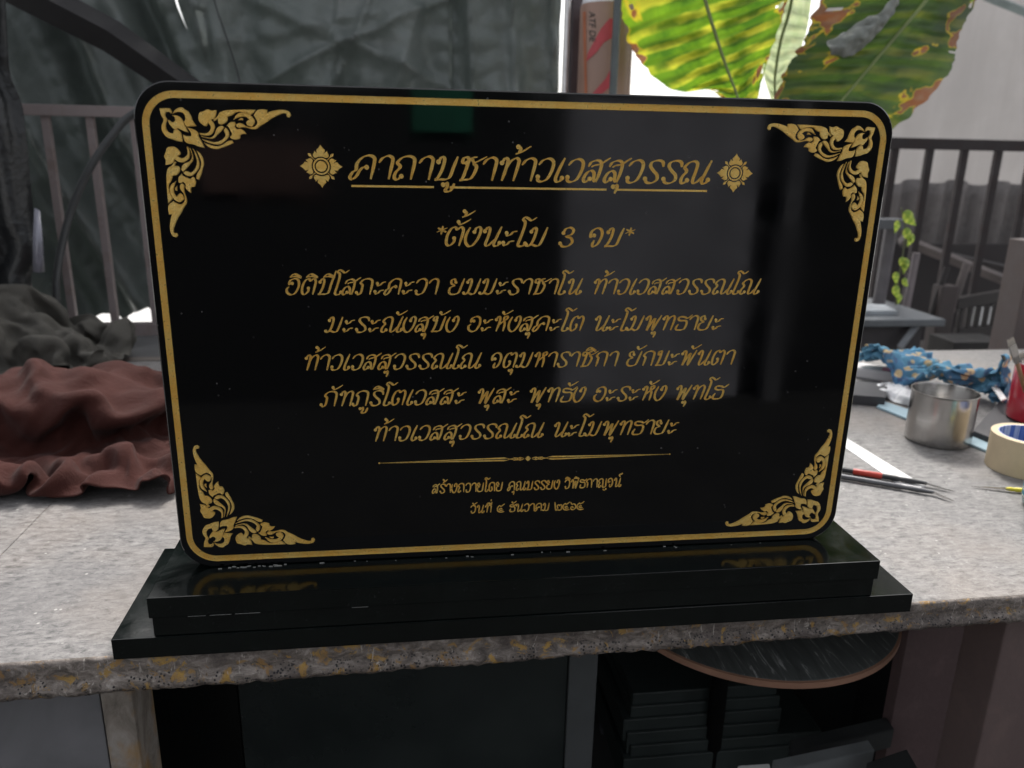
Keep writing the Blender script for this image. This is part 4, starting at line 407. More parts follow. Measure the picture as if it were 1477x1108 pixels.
  [8,19,36,14,5,7,7,13,-2,9,7,-5,8,-15,-4,12,-11,0,16,-3,5,17,1,4,13,7,2,8,13,-8,6,10,-6,1,9,-12,9,-1,-8,13,10,-3,10,-8,-2,16,2,3,8,9,-6,11,2,13,8,-7,3,8,0,12,9,-7,4,8,0,13,11,-5,2,13,-8,1,6,-14,-1,5,-13,-8,15,3,-4,-1,15,4,-11,11,1,7,14,6,11,3,3,-4,-13,11,8,-2,12,17,-2,0,10,-9,-3,14,-8,-7,10,7,-9,7,13,-10,4,6,4,9,7,1,1,8,-6,13,4,-10,-6,-9,-6,7,-13,1,13,-3,11,17,1,0,2,-3,-10,14,1,-4,-8,9,-6,9,5,-12,16,-2,-5],
  [4,28,44,14,4,4,16,4,3,9,5,-2,7,-7,-9,12,-5,-6,12,-3,8,12,-1,9,16,5,-1,12,9,-3,4,12,-10,5,2,-12,7,7,-7,7,-1,-6,12,5,-2,12,2,1,8,6,-3,10,-5,6,8,-10,9,9,-3,9,9,5,8,5,-11,9,15,-6,3,13,-5,6,10,-12,-1,6,-12,-7,6,9,-8,3,10,9,4,9,-6,-1,10,9,0,11,5,11,-7,0,6,1,6,5,-12,-3,16,-2,-4,14,-4,3,9,5,1,6,12,-10,8,6,-3,7,-1,10,10,2,-6,5,10,-7,2,-10,-7,3,-6,-3,13,3,0,13,2,3,5,-4,-10,16,-2,0,-2,-3,-10,5,8,-7,-3,4,-9],
  [7,37,46,13,7,2,14,5,2,13,-1,0,5,-3,-11,12,-4,-3,7,-7,9,16,0,6,11,5,5,5,8,-10,7,7,-14,8,9,-6,11,6,-6,9,-5,-7,7,6,7,13,-4,-3,9,7,-4,8,-9,7,3,-12,6,11,3,7,8,-6,13,10,-5,4,9,-11,2,14,-8,5,12,-6,3,8,-8,-3,14,8,-1,-6,8,1,4,13,-2,-4,15,-3,7,10,8,10,0,2,13,-4,3,2,-10,0,16,3,-6,7,-7,7,13,6,4,8,13,-8,8,0,-6,6,-1,11,11,2,-4,9,-4,-8,5,2,-10,-2,0,-10,12,2,-5,6,0,8,13,-3,-1,9,-1,-10,2,3,-9,8,-1,-1,-1,2,-13],
  [13,47,43,3,8,8,17,7,-1,13,-4,-7,4,-12,-10,13,-4,-5,13,-1,9,10,5,10,6,4,7,15,4,-6,1,8,-15,6,0,-13,12,8,-6,10,5,-3,10,-5,1,11,5,-3,5,-1,11,9,-4,0,2,-8,11,10,-4,11,12,-1,10,5,-15,7,12,-11,2,15,-7,5,11,-5,2,11,-10,2,13,12,0,-2,9,-1,-8,13,-6,-2,15,-6,8,15,3,11,-4,8,13,-5,8,12,-5,-4,3,0,-8,13,0,2,12,-6,-3,7,11,-9,10,11,-1,6,2,14,15,-4,5,7,-3,-13,13,3,-9,-7,5,-11,6,-4,-12,9,-2,3,12,2,6,-1,-12,-13,9,7,0,15,5,-6,3,4,-14],
  [3,47,41,12,10,-1,13,9,-1,11,-6,-7,10,-8,-5,13,1,1,8,-2,8,9,1,8,11,1,-2,9,4,-3,5,14,-3,11,1,-9,10,7,-10,11,2,-2,4,-3,-10,16,4,4,5,-4,9,9,-2,6,12,-2,8,3,-9,13,8,-5,13,13,-9,7,13,-9,-1,7,-10,8,7,-12,6,13,-3,3,13,3,2,3,16,-3,-8,8,-8,-7,14,-1,7,14,3,14,3,4,6,-10,-4,14,-1,5,13,-1,-7,10,1,1,8,0,-3,5,4,-10,10,11,0,12,3,5,9,-6,0,13,3,2,9,4,-12,1,2,-16,-8,-7,-8,15,-3,-4,9,2,3,2,-6,-8,5,2,-8,13,5,-7,11,12,0],
  [6,53,29,10,-4,4,14,7,-1,5,3,-8,12,-3,8,10,8,0,12,-6,8,8,0,-9,10,2,-1,13,-3,-6,2,14,1,10,10,5,12,6,-5,12,1,-5,2,4,-13,10,-5,3,3,-10,14,15,-5,7,15,-3,9,11,4,3,10,-11,4,14,-7,9,4,-5,12,3,-10,13,4,-13,4,13,-9,7,15,4,4,-1,14,-6,-9,5,-11,-2,16,4,12,9,3,16,1,1,2,10,-11,12,-3,-1,10,-7,6,16,2,5,12,1,-6,-1,2,-11,9,7,1,11,-1,5,12,5,-11,10,-7,-3,5,13,-8,2,9,-13,3,-11,-12,8,-7,-8,10,6,4,4,-6,-2,10,-7,-5,-2,13,-8,14,6,-9],
  [8,60,30,9,-8,-7,11,2,-7,14,5,1,5,4,12,5,3,-5,12,2,10,10,3,-5,15,-4,-7,7,-8,-11,9,11,5,4,10,3,11,4,-2,8,9,0,12,2,-1,12,-4,1,7,-5,11,5,-9,9,15,0,8,14,1,6,13,-4,1,10,-8,7,7,-8,13,7,-11,5,3,-9,13,5,-11,9,11,1,8,-5,8,-7,0,11,-8,-2,8,-1,12,10,4,10,11,-7,10,10,-10,10,-3,0,12,-4,9,9,-5,2,11,6,-7,2,3,-13,11,5,0,13,-1,6,12,3,-9,7,-3,-12,-2,-1,-11,8,1,-9,8,7,-6,11,-5,-9,9,1,2,7,-1,3,1,-8,-3,11,7,-7,-4,4,-7],
  [11,54,22,5,8,-2,14,-1,-5,11,4,-3,-2,3,15,11,6,2,8,-2,2,13,1,-8,11,0,-6,6,-4,-12,12,7,6,11,9,6,5,6,-12,11,8,4,14,3,1,5,-6,15,10,-10,5,11,-3,9,11,-2,9,13,6,5,8,-8,6,6,-12,9,9,-5,13,7,-12,0,5,-7,16,2,-12,11,12,4,9,-1,10,-7,6,10,-7,-10,9,-10,8,10,1,10,9,-11,14,7,1,17,-1,3,6,-10,9,12,2,-4,4,8,-11,10,5,-14,9,-2,0,12,0,2,7,-2,-12,14,7,-1,-4,-4,-14,5,0,-15,12,0,-7,13,3,-7,11,3,9,6,-6,11,8,-6,-10,1,7,-12,7,1,-7],
  [2,58,23,10,3,-12,13,9,-2,13,4,-2,4,4,15,2,-2,14,15,4,0,6,0,-14,9,-6,-12,11,7,-3,15,3,3,6,12,7,10,4,-6,10,9,2,12,-3,4,14,-1,9,9,-11,11,8,-8,9,5,-4,12,13,0,3,13,3,6,1,-10,11,5,-13,3,1,-15,5,7,-6,14,10,1,13,9,1,12,4,12,-4,3,10,-10,-12,6,-8,5,11,-8,14,0,-2,18,-2,0,15,5,1,12,5,3,11,0,6,10,7,-13,8,0,-15,3,3,-11,13,2,4,7,-4,-4,6,-3,-13,4,9,-9,11,-5,-7,3,1,-16,13,-5,-1,10,5,8,12,1,4,8,-4,-5,7,1,-6,-3,6,-14],
  [1,72,24,9,1,-14,8,4,-1,14,3,3,8,-1,6,5,6,8,10,1,0,13,6,-6,6,-6,-11,11,1,-2,12,3,6,4,13,7,14,3,1,11,3,5,12,-3,-2,5,-4,13,14,-6,1,10,-5,9,13,2,9,4,-8,6,4,0,11,9,-7,4,1,-12,11,4,-13,7,2,-11,13,10,-1,13,11,12,6,11,12,4,-1,6,-13,-6,9,-4,4,8,-8,14,-4,-2,15,-1,-7,15,2,4,9,12,6,15,3,-3,14,5,-11,6,2,-16,7,-1,-11,9,4,-1,6,-7,-4,8,5,-11,9,-3,1,11,-1,-10,7,1,-16,4,-1,-13,9,1,8,14,6,4,-3,-7,-2,13,-1,-5,11,-3,-7],
  [0,77,14,7,10,-6,12,1,-1,11,-4,7,6,1,6,3,3,8,12,-1,-12,13,8,-5,12,-2,4,12,1,-1,9,4,-9,10,11,7,8,8,7,12,-1,8,7,-7,6,10,-4,2,8,-3,7,6,-9,11,12,2,8,13,-2,5,0,-12,3,4,-5,10,0,-14,7,8,-2,14,11,-6,12,5,-4,16,10,4,10,5,17,-2,2,6,-10,5,8,0,6,9,-9,14,-8,-4,10,-6,-9,8,11,-6,15,8,1,8,10,2,11,-2,-14,8,6,-11,8,-3,-12,10,5,5,14,-3,-7,9,7,-7,13,-8,-3,7,1,-16,-3,-4,-14,12,5,-10,10,-7,-4,6,4,9,7,-7,-3,8,8,-3,14,-1,-3],
  [4,89,20,2,7,-9,9,-11,3,8,6,5,7,-2,4,8,9,2,11,1,-7,13,5,0,11,-4,-7,10,3,-2,11,8,-5,15,7,2,14,5,8,9,-3,11,1,-1,11,7,-8,4,7,-8,11,12,-1,4,9,-4,13,12,-3,3,4,-6,6,-7,-11,4,2,-9,12,7,-5,14,14,-1,12,15,1,11,-1,-1,15,1,9,-3,9,11,-6,12,4,-5,7,9,-10,13,-2,-8,11,-9,-2,3,11,-7,11,11,-5,7,9,-6,14,2,-6,14,5,-6,4,-4,-14,9,5,-4,14,-6,-1,13,5,-6,4,-5,-13,12,1,-9,0,-2,-17,6,-5,-7,12,1,6,6,0,-5,12,-1,-5,4,5,10,13,2,1],
  [2,101,27,4,5,-14,11,-13,0,-3,-1,13,12,2,2,15,1,5,11,9,-4,14,-8,-3,13,5,-8,-1,12,-14,12,9,7,16,2,5,14,8,5,12,-2,9,-5,-11,7,17,-2,3,-2,-2,11,13,-8,9,16,-4,-1,6,-1,16,1,-8,3,1,-8,10,-6,-6,10,10,-3,15,17,0,7,11,1,13,-5,-4,16,8,9,2,14,-1,-7,2,15,-7,14,-1,-4,17,-3,-6,12,3,-12,-5,7,-12,7,11,-6,10,5,-11,12,7,-1,12,2,-10,10,-2,-8,14,5,5,5,-7,-13,10,-4,-11,8,8,-12,11,-7,-11,5,5,-7,2,-5,-10,13,-2,2,10,-3,6,9,6,-10,9,3,2,9,4,11],
  [0,113,20,15,0,0,7,-9,-5,-3,0,12,8,0,11,12,-4,1,17,-4,-3,11,7,0,7,5,-12,5,2,-12,14,7,7,9,10,5,14,6,2,5,-5,5,8,-5,14,9,-3,5,12,-3,-6,4,-2,9,14,-4,5,5,0,11,-6,-12,10,7,-3,12,4,-5,11,4,0,14,16,-1,4,5,1,14,0,-3,17,16,2,6,14,1,-6,6,10,-9,7,8,-11,13,-6,-3,2,0,-12,7,11,-11,2,7,-16,13,2,-11,12,0,0,9,6,-12,11,5,-1,12,7,0,7,-8,-11,14,-1,-4,17,-2,-6,4,1,-14,-2,1,-16,11,-4,-6,4,-6,6,15,1,-1,11,8,-1,8,0,-7,13,-4,6],
  [3,122,8,9,0,8,11,-7,-6,6,-2,15,0,-1,15,13,-6,6,16,-5,3,12,4,-7,-3,9,-14,6,9,-14,15,5,6,10,9,9,16,0,2,10,-1,2,7,-8,10,5,-2,6,12,1,2,12,-9,-2,-3,-3,12,9,1,10,7,-7,7,-5,-3,15,11,-5,8,9,0,13,3,-1,12,14,2,10,-1,-1,13,14,2,8,16,0,-4,13,3,-5,6,10,-10,9,-9,-12,-5,8,-9,11,8,-11,11,4,-13,5,5,-15,6,-1,-8,11,8,-1,13,1,-3,4,3,-12,14,-5,-2,16,0,-5,14,4,-3,6,-2,-17,8,-7,-8,-1,0,-15,10,-3,7,12,3,8,15,-1,-2,5,5,-10,10,4,2],
  [12,121,5,6,6,8,8,0,5,10,-7,7,3,-1,17,4,-7,13,15,-2,2,12,4,-9,2,3,-15,2,6,-9,12,13,1,12,10,4,14,-1,5,7,-12,9,12,3,7,10,-3,3,8,1,-7,8,-8,6,10,-7,3,-2,4,13,7,-4,11,5,-8,9,-1,-1,15,8,3,12,5,-3,16,11,3,0,8,0,11,16,-2,6,10,4,7,13,2,-4,14,-3,-7,9,1,-13,-4,10,-12,-1,7,-15,8,5,-14,12,5,-13,1,-4,-12,11,2,-6,11,11,6,14,0,-6,8,-5,-13,15,1,-1,10,-12,-6,4,-1,-16,12,7,-8,10,-5,-6,8,4,-1,8,-5,0,11,5,7,12,2,-2,7,9,-11],
  [10,133,5,15,-3,2,8,0,14,-6,-2,11,4,-5,14,12,-4,8,14,1,0,11,2,-7,-4,0,-13,12,1,-3,14,8,5,11,12,4,9,7,5,11,-9,1,12,-2,-2,7,1,8,9,-9,-7,11,2,7,4,-11,3,6,4,9,-3,0,12,6,-5,13,9,-1,12,3,1,15,-1,2,15,12,2,5,15,-1,-2,17,-3,4,10,4,13,12,-1,2,12,3,-9,6,0,-11,0,5,-16,5,8,-15,-3,4,-15,4,-1,-16,12,1,-11,11,5,-6,10,5,-3,14,-1,-1,13,5,0,15,-8,-5,6,-6,-10,5,-2,-12,4,5,-11,12,-1,-7,13,0,5,6,-1,1,12,2,-7,13,6,10,2,9,-6],
  [14,146,3,8,-6,10,15,-2,8,-2,-5,15,-5,-2,17,13,-2,8,15,-3,-1,8,7,-10,2,-2,-14,8,4,-7,10,6,10,9,6,10,15,2,7,16,-1,-3,9,1,-10,10,-4,1,9,-10,-8,12,-3,5,3,-2,13,-5,2,11,11,-7,6,1,6,14,0,-2,15,8,3,12,2,2,15,9,5,11,17,-1,-6,16,-4,7,17,-1,4,13,0,10,12,-5,-4,-5,9,-14,-2,7,-17,4,4,-18,8,7,-14,2,-6,-13,3,3,-16,13,-1,-11,14,4,-7,9,5,9,14,-1,-7,18,-3,-3,9,-8,-6,4,2,-4,7,-3,-8,6,-1,-5,11,-4,-1,8,4,5,14,2,-5,5,12,2,15,9,1],
  [22,157,9,-2,-9,12,9,-5,5,6,1,12,0,-5,13,10,3,9,11,-6,-7,3,-5,-12,7,8,-4,4,7,-5,14,5,4,11,7,6,16,4,5,13,-5,-4,10,-3,-4,15,-6,3,15,-2,0,2,-8,-5,3,6,12,-4,-6,9,11,-1,10,4,-2,15,3,1,12,1,3,16,8,5,10,3,8,13,18,0,2,17,-3,3,17,-4,3,15,-3,0,15,-4,2,1,-2,-13,-4,10,-15,1,9,-12,-5,2,-16,4,1,-16,10,1,-13,6,3,-16,9,4,-3,14,1,-3,14,-7,-4,13,-4,-4,11,0,-2,9,-2,-2,10,-3,5,9,-3,-8,1,7,-10,14,3,5,9,-10,8,13,9,1,5,16,0],
  [31,164,17,-6,-8,12,5,-1,5,2,-8,9,6,2,9,11,0,2,0,-13,-9,2,3,-11,9,2,-2,7,13,-7,17,5,2,16,-2,2,14,5,4,17,2,3,6,-7,-7,13,0,8,10,-11,0,10,1,-4,7,-5,12,-7,3,12,12,-5,10,-7,2,10,3,1,17,13,0,8,4,5,11,5,13,11,15,4,9,18,-2,5,15,-8,-4,17,0,5,13,-9,-5,10,-9,-9,-2,4,-14,0,17,-8,-4,2,-16,0,6,-16,-5,4,-14,1,-4,-16,14,0,-8,14,-4,-6,18,0,-3,9,-12,0,13,-1,-7,12,9,2,5,0,13,8,-1,-9,13,7,-4,11,0,7,11,-5,7,7,-4,3,15,8,-4],
  [20,161,25,7,8,7,3,-5,10,0,-8,10,13,-4,-3,7,2,-7,-2,-11,-5,0,-12,-8,10,4,-9,14,8,-2,16,3,2,16,5,-1,14,-1,6,14,1,1,13,8,-3,7,0,13,13,-1,5,12,-8,-5,-2,3,7,2,0,14,3,0,9,2,-9,11,2,6,11,9,1,12,9,0,11,6,0,13,13,11,2,16,6,1,16,-1,2,13,-3,3,12,-10,-8,12,-8,-2,9,-1,-11,-2,7,-15,-2,14,-12,-5,0,-15,-4,7,-13,-1,3,-16,6,-2,-15,13,-5,-4,14,-6,-4,14,-8,-4,15,-2,-2,8,0,4,10,8,6,8,-2,8,12,-4,-1,7,6,11,9,-7,2,12,8,3,13,7,1],
  [11,164,35,7,11,2,12,-2,9,2,-6,14,13,-3,-6,8,-6,-12,-8,-7,-12,2,-10,-11,13,-6,-7,16,-4,-1,17,3,2,17,5,1,13,1,7,8,5,4,14,2,4,13,5,-2,13,8,6,9,0,3,7,-9,4,-3,10,9,-4,-8,11,0,2,16,8,1,8,14,-4,8,6,-2,15,7,5,12,11,-5,5,15,8,-5,17,6,5,14,7,1,13,-6,2,6,-8,-10,12,0,-5,5,-3,-18,-4,4,-14,-7,8,-13,-4,9,-13,5,1,-15,1,2,-13,2,-3,-15,16,-5,-4,14,-2,9,12,-5,-9,14,2,0,6,-1,13,14,-2,5,2,-2,12,8,-4,11,12,2,5,11,12,-1,13,8,-3],
  [5,168,46,10,1,-2,7,2,10,11,4,1,6,-10,-7,9,3,-11,0,-7,-14,4,-10,-12,14,-5,-4,14,-7,-1,17,-3,-2,17,-1,2,11,7,3,11,-1,9,11,3,-1,15,0,3,16,7,5,6,10,8,9,-1,1,-3,-6,11,2,-4,12,-4,8,13,3,5,9,8,-2,14,10,0,11,13,-3,7,7,-10,1,18,1,1,16,8,1,14,9,0,11,9,6,4,-5,-4,8,-1,-9,8,-4,-15,7,-3,-17,-9,4,-13,-1,7,-14,-1,8,-9,5,0,-15,-2,3,-12,12,-5,-4,9,-8,-2,16,2,-1,6,-6,11,15,3,0,12,-1,9,4,0,16,1,-5,13,11,3,8,14,10,-1,15,7,0],
  [2,170,52,9,0,-1,7,-1,13,14,3,0,10,3,-11,6,-2,-14,8,-10,-11,6,-7,-13,6,-2,-8,15,-6,3,16,-2,-3,14,2,-2,12,-2,4,11,5,2,13,-3,3,15,2,3,14,8,3,8,7,9,10,4,10,-1,-12,2,3,3,11,-3,-4,10,5,2,10,7,5,11,7,-1,14,3,0,12,15,-5,-1,16,-1,1,14,3,-6,12,14,3,9,7,10,11,2,-1,4,-4,-16,14,-1,-5,5,-2,-19,-3,-6,-15,-1,2,-11,-5,9,-9,3,6,-8,8,-6,-13,5,1,-1,8,0,-4,7,-6,-2,10,2,11,9,-7,-3,11,2,10,5,-3,12,7,1,14,9,9,7,12,5,8,15,6,-2],
  [2,178,41,3,-1,15,12,5,8,18,-1,2,12,-6,-5,9,-8,-12,9,-4,-14,2,2,-15,5,-4,-9,12,-3,-7,17,-3,-1,15,3,3,8,-2,6,13,-7,-6,8,8,3,14,4,12,14,6,6,16,6,0,14,-3,5,2,-11,8,-8,3,5,1,3,12,11,-4,7,7,6,11,3,2,16,3,5,17,6,-7,6,12,-5,-8,16,4,4,11,11,4,11,13,0,11,-4,-9,9,5,-9,9,-5,-8,0,-12,-12,-1,-1,-16,13,6,-9,0,1,-14,-5,11,-9,4,-1,-10,11,-1,4,-2,0,-12,10,-4,0,12,2,7,12,-8,7,0,0,10,3,-9,10,8,9,12,11,9,11,14,8,5,16,6,3],
  [6,179,33,1,5,12,12,3,5,16,-2,4,16,-5,-2,11,-4,0,-1,-1,-17,2,-4,-15,10,0,-10,11,-9,3,15,-2,-1,14,5,-4,14,-3,3,8,-2,1,14,0,-8,13,-4,4,15,6,8,14,4,2,15,-5,8,5,4,9,-2,3,5,-5,0,12,-6,-1,14,5,7,11,3,3,16,9,3,12,15,-6,0,11,-6,2,10,3,5,11,8,-5,8,12,-4,11,-1,-6,13,5,-9,13,0,-7,0,-14,-10,0,4,-12,4,-2,-12,12,1,-7,1,1,-10,-4,12,-5,10,3,-5,6,-7,-7,7,1,-7,11,-12,1,9,-2,10,5,6,14,6,-8,7,2,10,9,9,8,9,13,1,8,10,8,9],
  [5,170,26,0,14,7,14,0,4,13,5,5,15,-2,5,14,1,5,7,-9,-13,2,3,-15,7,-9,-8,10,-6,-12,14,0,5,14,5,4,11,-3,-9,13,0,7,15,-2,2,12,-4,-7,12,-8,-2,16,1,6,16,5,7,11,6,12,-3,10,14,-14,-3,2,-11,3,14,0,6,17,10,1,10,13,-9,7,13,1,-2,7,-2,8,16,4,4,11,1,-7,8,7,-5,8,-3,-3,11,12,-10,9,2,-3,9,-6,-7,9,-2,-12,1,4,-8,8,-1,-11,5,-7,-4,1,15,-2,3,3,-3,11,-10,-7,4,3,-8,10,-4,-7,11,-11,5,5,-2,14,9,6,7,3,3,13,5,14,0,11,-3,11,15,0,8],
  [3,172,17,9,5,7,7,11,6,14,6,3,14,2,8,16,2,2,9,-8,-5,7,-11,-7,3,4,-16,9,-2,-13,9,-4,10,14,0,-5,15,3,1,12,-1,-3,16,-6,2,10,-5,5,15,-1,-2,16,1,-5,11,2,9,8,7,8,-6,1,10,-10,3,12,0,-2,16,4,6,11,6,5,9,6,-9,4,13,-2,-1,7,-4,9,13,3,3,9,7,-7,13,-4,-9,12,-4,0,8,11,-6,2,0,-9,7,3,-7,13,0,-6,13,2,3,4,0,-7,-2,-3,-10,5,6,5,11,3,-8,0,3,-11,3,3,-13,12,-9,0,14,-7,5,7,-12,-1,7,-1,10,3,8,13,13,10,4,4,8,12,9,8,9],
  [4,166,7,13,4,8,10,5,11,11,9,5,11,9,-3,12,0,5,14,4,0,13,-7,3,3,-5,-15,5,6,-12,6,-10,-2,11,-2,12,17,-1,0,13,4,-3,13,-6,0,12,-2,-9,16,-3,-2,13,9,-2,18,-1,3,4,3,13,-7,1,14,-13,3,11,-6,4,13,11,3,11,15,-5,3,1,3,9,11,-6,1,8,0,7,10,2,4,6,-9,-8,15,-6,-4,9,5,-13,4,14,-3,9,-3,-9,5,7,-2,16,2,5,8,-7,-1,12,1,-1,2,-12,-11,7,5,1,3,3,-14,7,8,-13,5,13,-6,9,-1,-8,10,-14,-2,12,-10,4,5,-11,11,7,1,16,9,6,10,7,13,9,11,13,3],
  [2,178,8,15,-1,2,14,0,4,5,9,5,14,-2,3,14,6,2,6,5,1,16,-2,2,10,-3,-6,9,3,-6,2,-2,-8,9,-2,10,13,0,4,16,-6,6,14,-2,-3,10,-2,-8,10,4,-11,13,-2,6,13,4,1,14,4,6,-7,3,14,-11,1,11,0,-7,11,10,6,7,10,0,2,7,7,6,9,-7,11,8,-1,1,-1,-11,4,8,-10,-10,12,-3,-3,7,12,-10,10,9,-8,9,7,-6,15,2,-2,6,5,10,7,-9,10,12,-6,-3,4,-10,-8,12,-2,-10,9,8,-11,6,13,-10,-1,8,-7,10,-1,-2,9,-1,-8,8,-12,10,10,-5,-2,7,-8,10,8,5,10,12,6,9,-2,11,2],
  [5,184,5,9,3,8,13,-1,-5,13,7,1,8,-3,9,11,6,-5,14,2,0,10,6,9,11,-7,-3,9,3,-12,9,-3,7,13,-3,-4,7,5,11,15,-7,2,14,1,-1,7,-6,-2,11,-1,-6,12,2,-5,13,4,6,5,-7,3,-4,10,9,-8,1,15,6,-5,7,14,0,5,-2,8,10,10,2,7,14,0,9,13,-2,-1,-4,-16,-8,-1,-16,-7,13,5,-3,9,16,-1,8,14,-4,16,5,-4,13,1,-10,14,-2,7,5,-2,16,6,-11,4,9,-7,-8,11,-1,-12,10,7,-6,-5,8,-9,5,10,-9,10,1,-13,12,-5,2,9,-6,3,9,-7,1,4,-8,1,12,-3,9,7,6,5,-2,11,9],
  [2,194,8,12,1,-1,13,4,7,10,-1,-10,11,1,7,10,8,8,17,1,-3,8,-10,0,15,7,1,6,4,-8,7,-6,-3,12,0,8,13,3,-2,11,-10,-1,13,4,2,9,-5,-2,9,-3,11,12,3,-8,11,-2,-9,9,2,11,1,10,12,-7,0,14,-5,-6,8,12,1,3,-3,5,12,12,6,8,17,1,2,8,-10,-8,3,-14,-10,-1,-16,-7,13,1,-4,10,15,0,7,16,-1,15,3,-1,12,2,8,12,5,4,12,-10,2,9,0,10,11,-11,-3,9,-5,-8,0,10,-8,1,12,-9,10,-6,-10,6,6,-8,11,4,-8,12,-5,-2,8,-11,4,1,-12,-2,12,-1,1,10,11,9,-9,7,10],
  [2,205,13,11,1,-7,11,-1,3,13,1,2,14,-1,-4,9,6,5,16,3,7,13,-5,-5,5,-2,-6,10,6,9,11,-1,-10,7,-4,3,12,5,6,14,-6,-3,13,-2,-9,8,-1,6,8,-4,4,10,0,6,11,-4,-5,7,8,-4,-2,10,13,-2,-4,15,0,-6,9,1,1,7,12,7,-1,13,1,6,8,-4,0,5,-4,-5,3,-15,-4,1,-11,-10,13,-1,-6,8,13,5,10,14,0,11,9,8,14,-1,10,13,-4,9,10,4,2,14,-3,-1,13,-6,-6,12,-9,4,9,3,-14,0,14,-4,4,-10,-12,7,1,-11,9,9,-1,12,0,-15,-1,-12,-3,12,-8,2,1,5,9,8,2,4,2,12,7],
  [8,211,4,5,3,11,14,-2,-9,13,-2,-3,12,3,5,12,0,-5,8,3,6,11,-2,11,11,1,-14,2,-5,5,13,5,-2,13,0,-3,16,0,-2,12,-1,0,11,-2,7,9,0,-5,4,2,14,12,-8,8,5,-6,-10,8,6,-1,-5,1,7,-4,3,16,9,-1,6,10,7,6,10,-7,-2,13,5,-3,0,-10,-1,18,4,-1,-1,-12,-5,-8,-9,-10,12,2,-4,6,11,11,6,9,13,14,3,11,16,2,8,17,2,5,15,-7,3,13,7,2,12,-9,-4,6,-3,-14,15,3,-6,6,-1,-12,-1,6,-9,8,-9,-3,15,5,-4,0,6,-8,8,-8,-9,-1,-11,-5,11,5,3,-4,4,16,0,11,-6],
 ]),
 'blue': (765,618,-1, [
  [10,54,41,6,3,-5,-4,-1,-5,3,-10,4,2,11,4,-5,0,5,6,-5,1,7,16,2,-6,-17,3,5,-2,1,12,1,3,-1,-9,-1,7,9,1,2,-6,-2,7,-2,-1,6,-5,3,4,-3,3,5,-1,-2,2,-7,-3,11,16,1,-2,-9,1,-6,-9,-8,8,1,-6,6,-2,-6,6,-6,-3,11,-1,0,1,-5,-6,4,-1,-8,6,4,-5,6,-5,-6,7,-8,5,6,2,-3,2,11,2,4,8,3,8,6,3,0,-9,2,5,4,8,7,3,8,8,-6,1,4,0,-10,2,1,4,1,-4,3,2,-1,10,10,3,-5,0,-5,0,6,3,9,10,-4,-3,8,3,-3,8,6,7,-3,4,-4,7,12,-4,9,20,-5,9,10,-2,1,8,2,5,2,-5,9,-3,3,2,7,-2,6,5,8,4,0,-1,-3,-9,0,5,0,6,1,-7,-5,7,-3,5,10,-5,1,-3,10,8,-3,4,4,4,8,7,-3,-10,2,2,-5,3,3,1,-2,10,-2,3],
  [12,59,37,-1,-6,0,1,-3,-6,5,8,2,10,20,5,-1,1,5,-6,-18,-1,2,3,3,9,7,3,-3,-15,2,1,-9,0,5,1,2,5,-2,2,5,5,2,5,-9,-1,6,-3,5,7,2,-3,-1,-13,-4,7,3,-6,10,5,2,6,5,3,-8,-17,1,5,-1,-6,3,-1,-11,7,3,-5,7,-7,-2,4,-4,-4,7,-3,-3,4,-7,-8,8,7,-4,5,-4,3,6,-5,4,7,7,-2,3,8,2,0,9,-1,9,-2,2,6,-6,6,2,0,7,9,7,0,2,5,-8,3,-8,3,3,-5,7,-2,5,5,8,-5,-4,4,0,-1,4,2,8,8,-1,1,9,0,-5,4,3,4,-1,10,6,5,11,-3,15,19,-1,8,14,-2,6,5,-2,4,5,-1,6,-7,0,7,1,-4,2,0,9,6,13,-2,-2,-8,-2,3,-8,2,5,-4,6,7,-2,-2,-3,0,-1,7,-3,4,0,6,11,4,11,1,-2,5,4,0,-7,5,2,-10,3,0,-10,-4],
  [7,64,36,-2,-8,-5,8,-1,-5,-1,-8,3,14,30,4,7,8,4,0,-6,4,-15,-32,1,10,19,3,10,5,3,-6,-16,0,7,2,-1,3,-5,3,6,5,-1,5,-2,8,5,-8,0,-1,-11,-7,6,-8,-5,7,8,5,5,-3,-5,9,4,3,1,-3,6,2,-8,-4,3,2,-10,9,-2,-3,6,3,-8,1,-5,-6,7,-11,2,4,-8,-5,3,9,-6,6,2,1,5,-9,8,6,7,-1,6,6,0,7,10,-2,8,2,-2,0,-8,7,2,-3,1,13,23,1,13,19,-4,-5,-20,3,0,-14,2,7,14,2,-2,-13,1,3,-7,-2,2,4,10,7,-4,0,7,-1,-7,8,3,3,-6,7,3,6,19,2,16,28,3,6,9,0,5,1,-3,6,-5,6,9,0,-1,0,-10,-2,6,5,6,9,16,-2,4,-4,-5,-1,-9,6,4,-2,-3,1,-8,5,4,11,2,8,-2,-3,1,0,5,4,6,1,1,7,6,3,-6,7,-1,-16,2,-2,-10,-5],
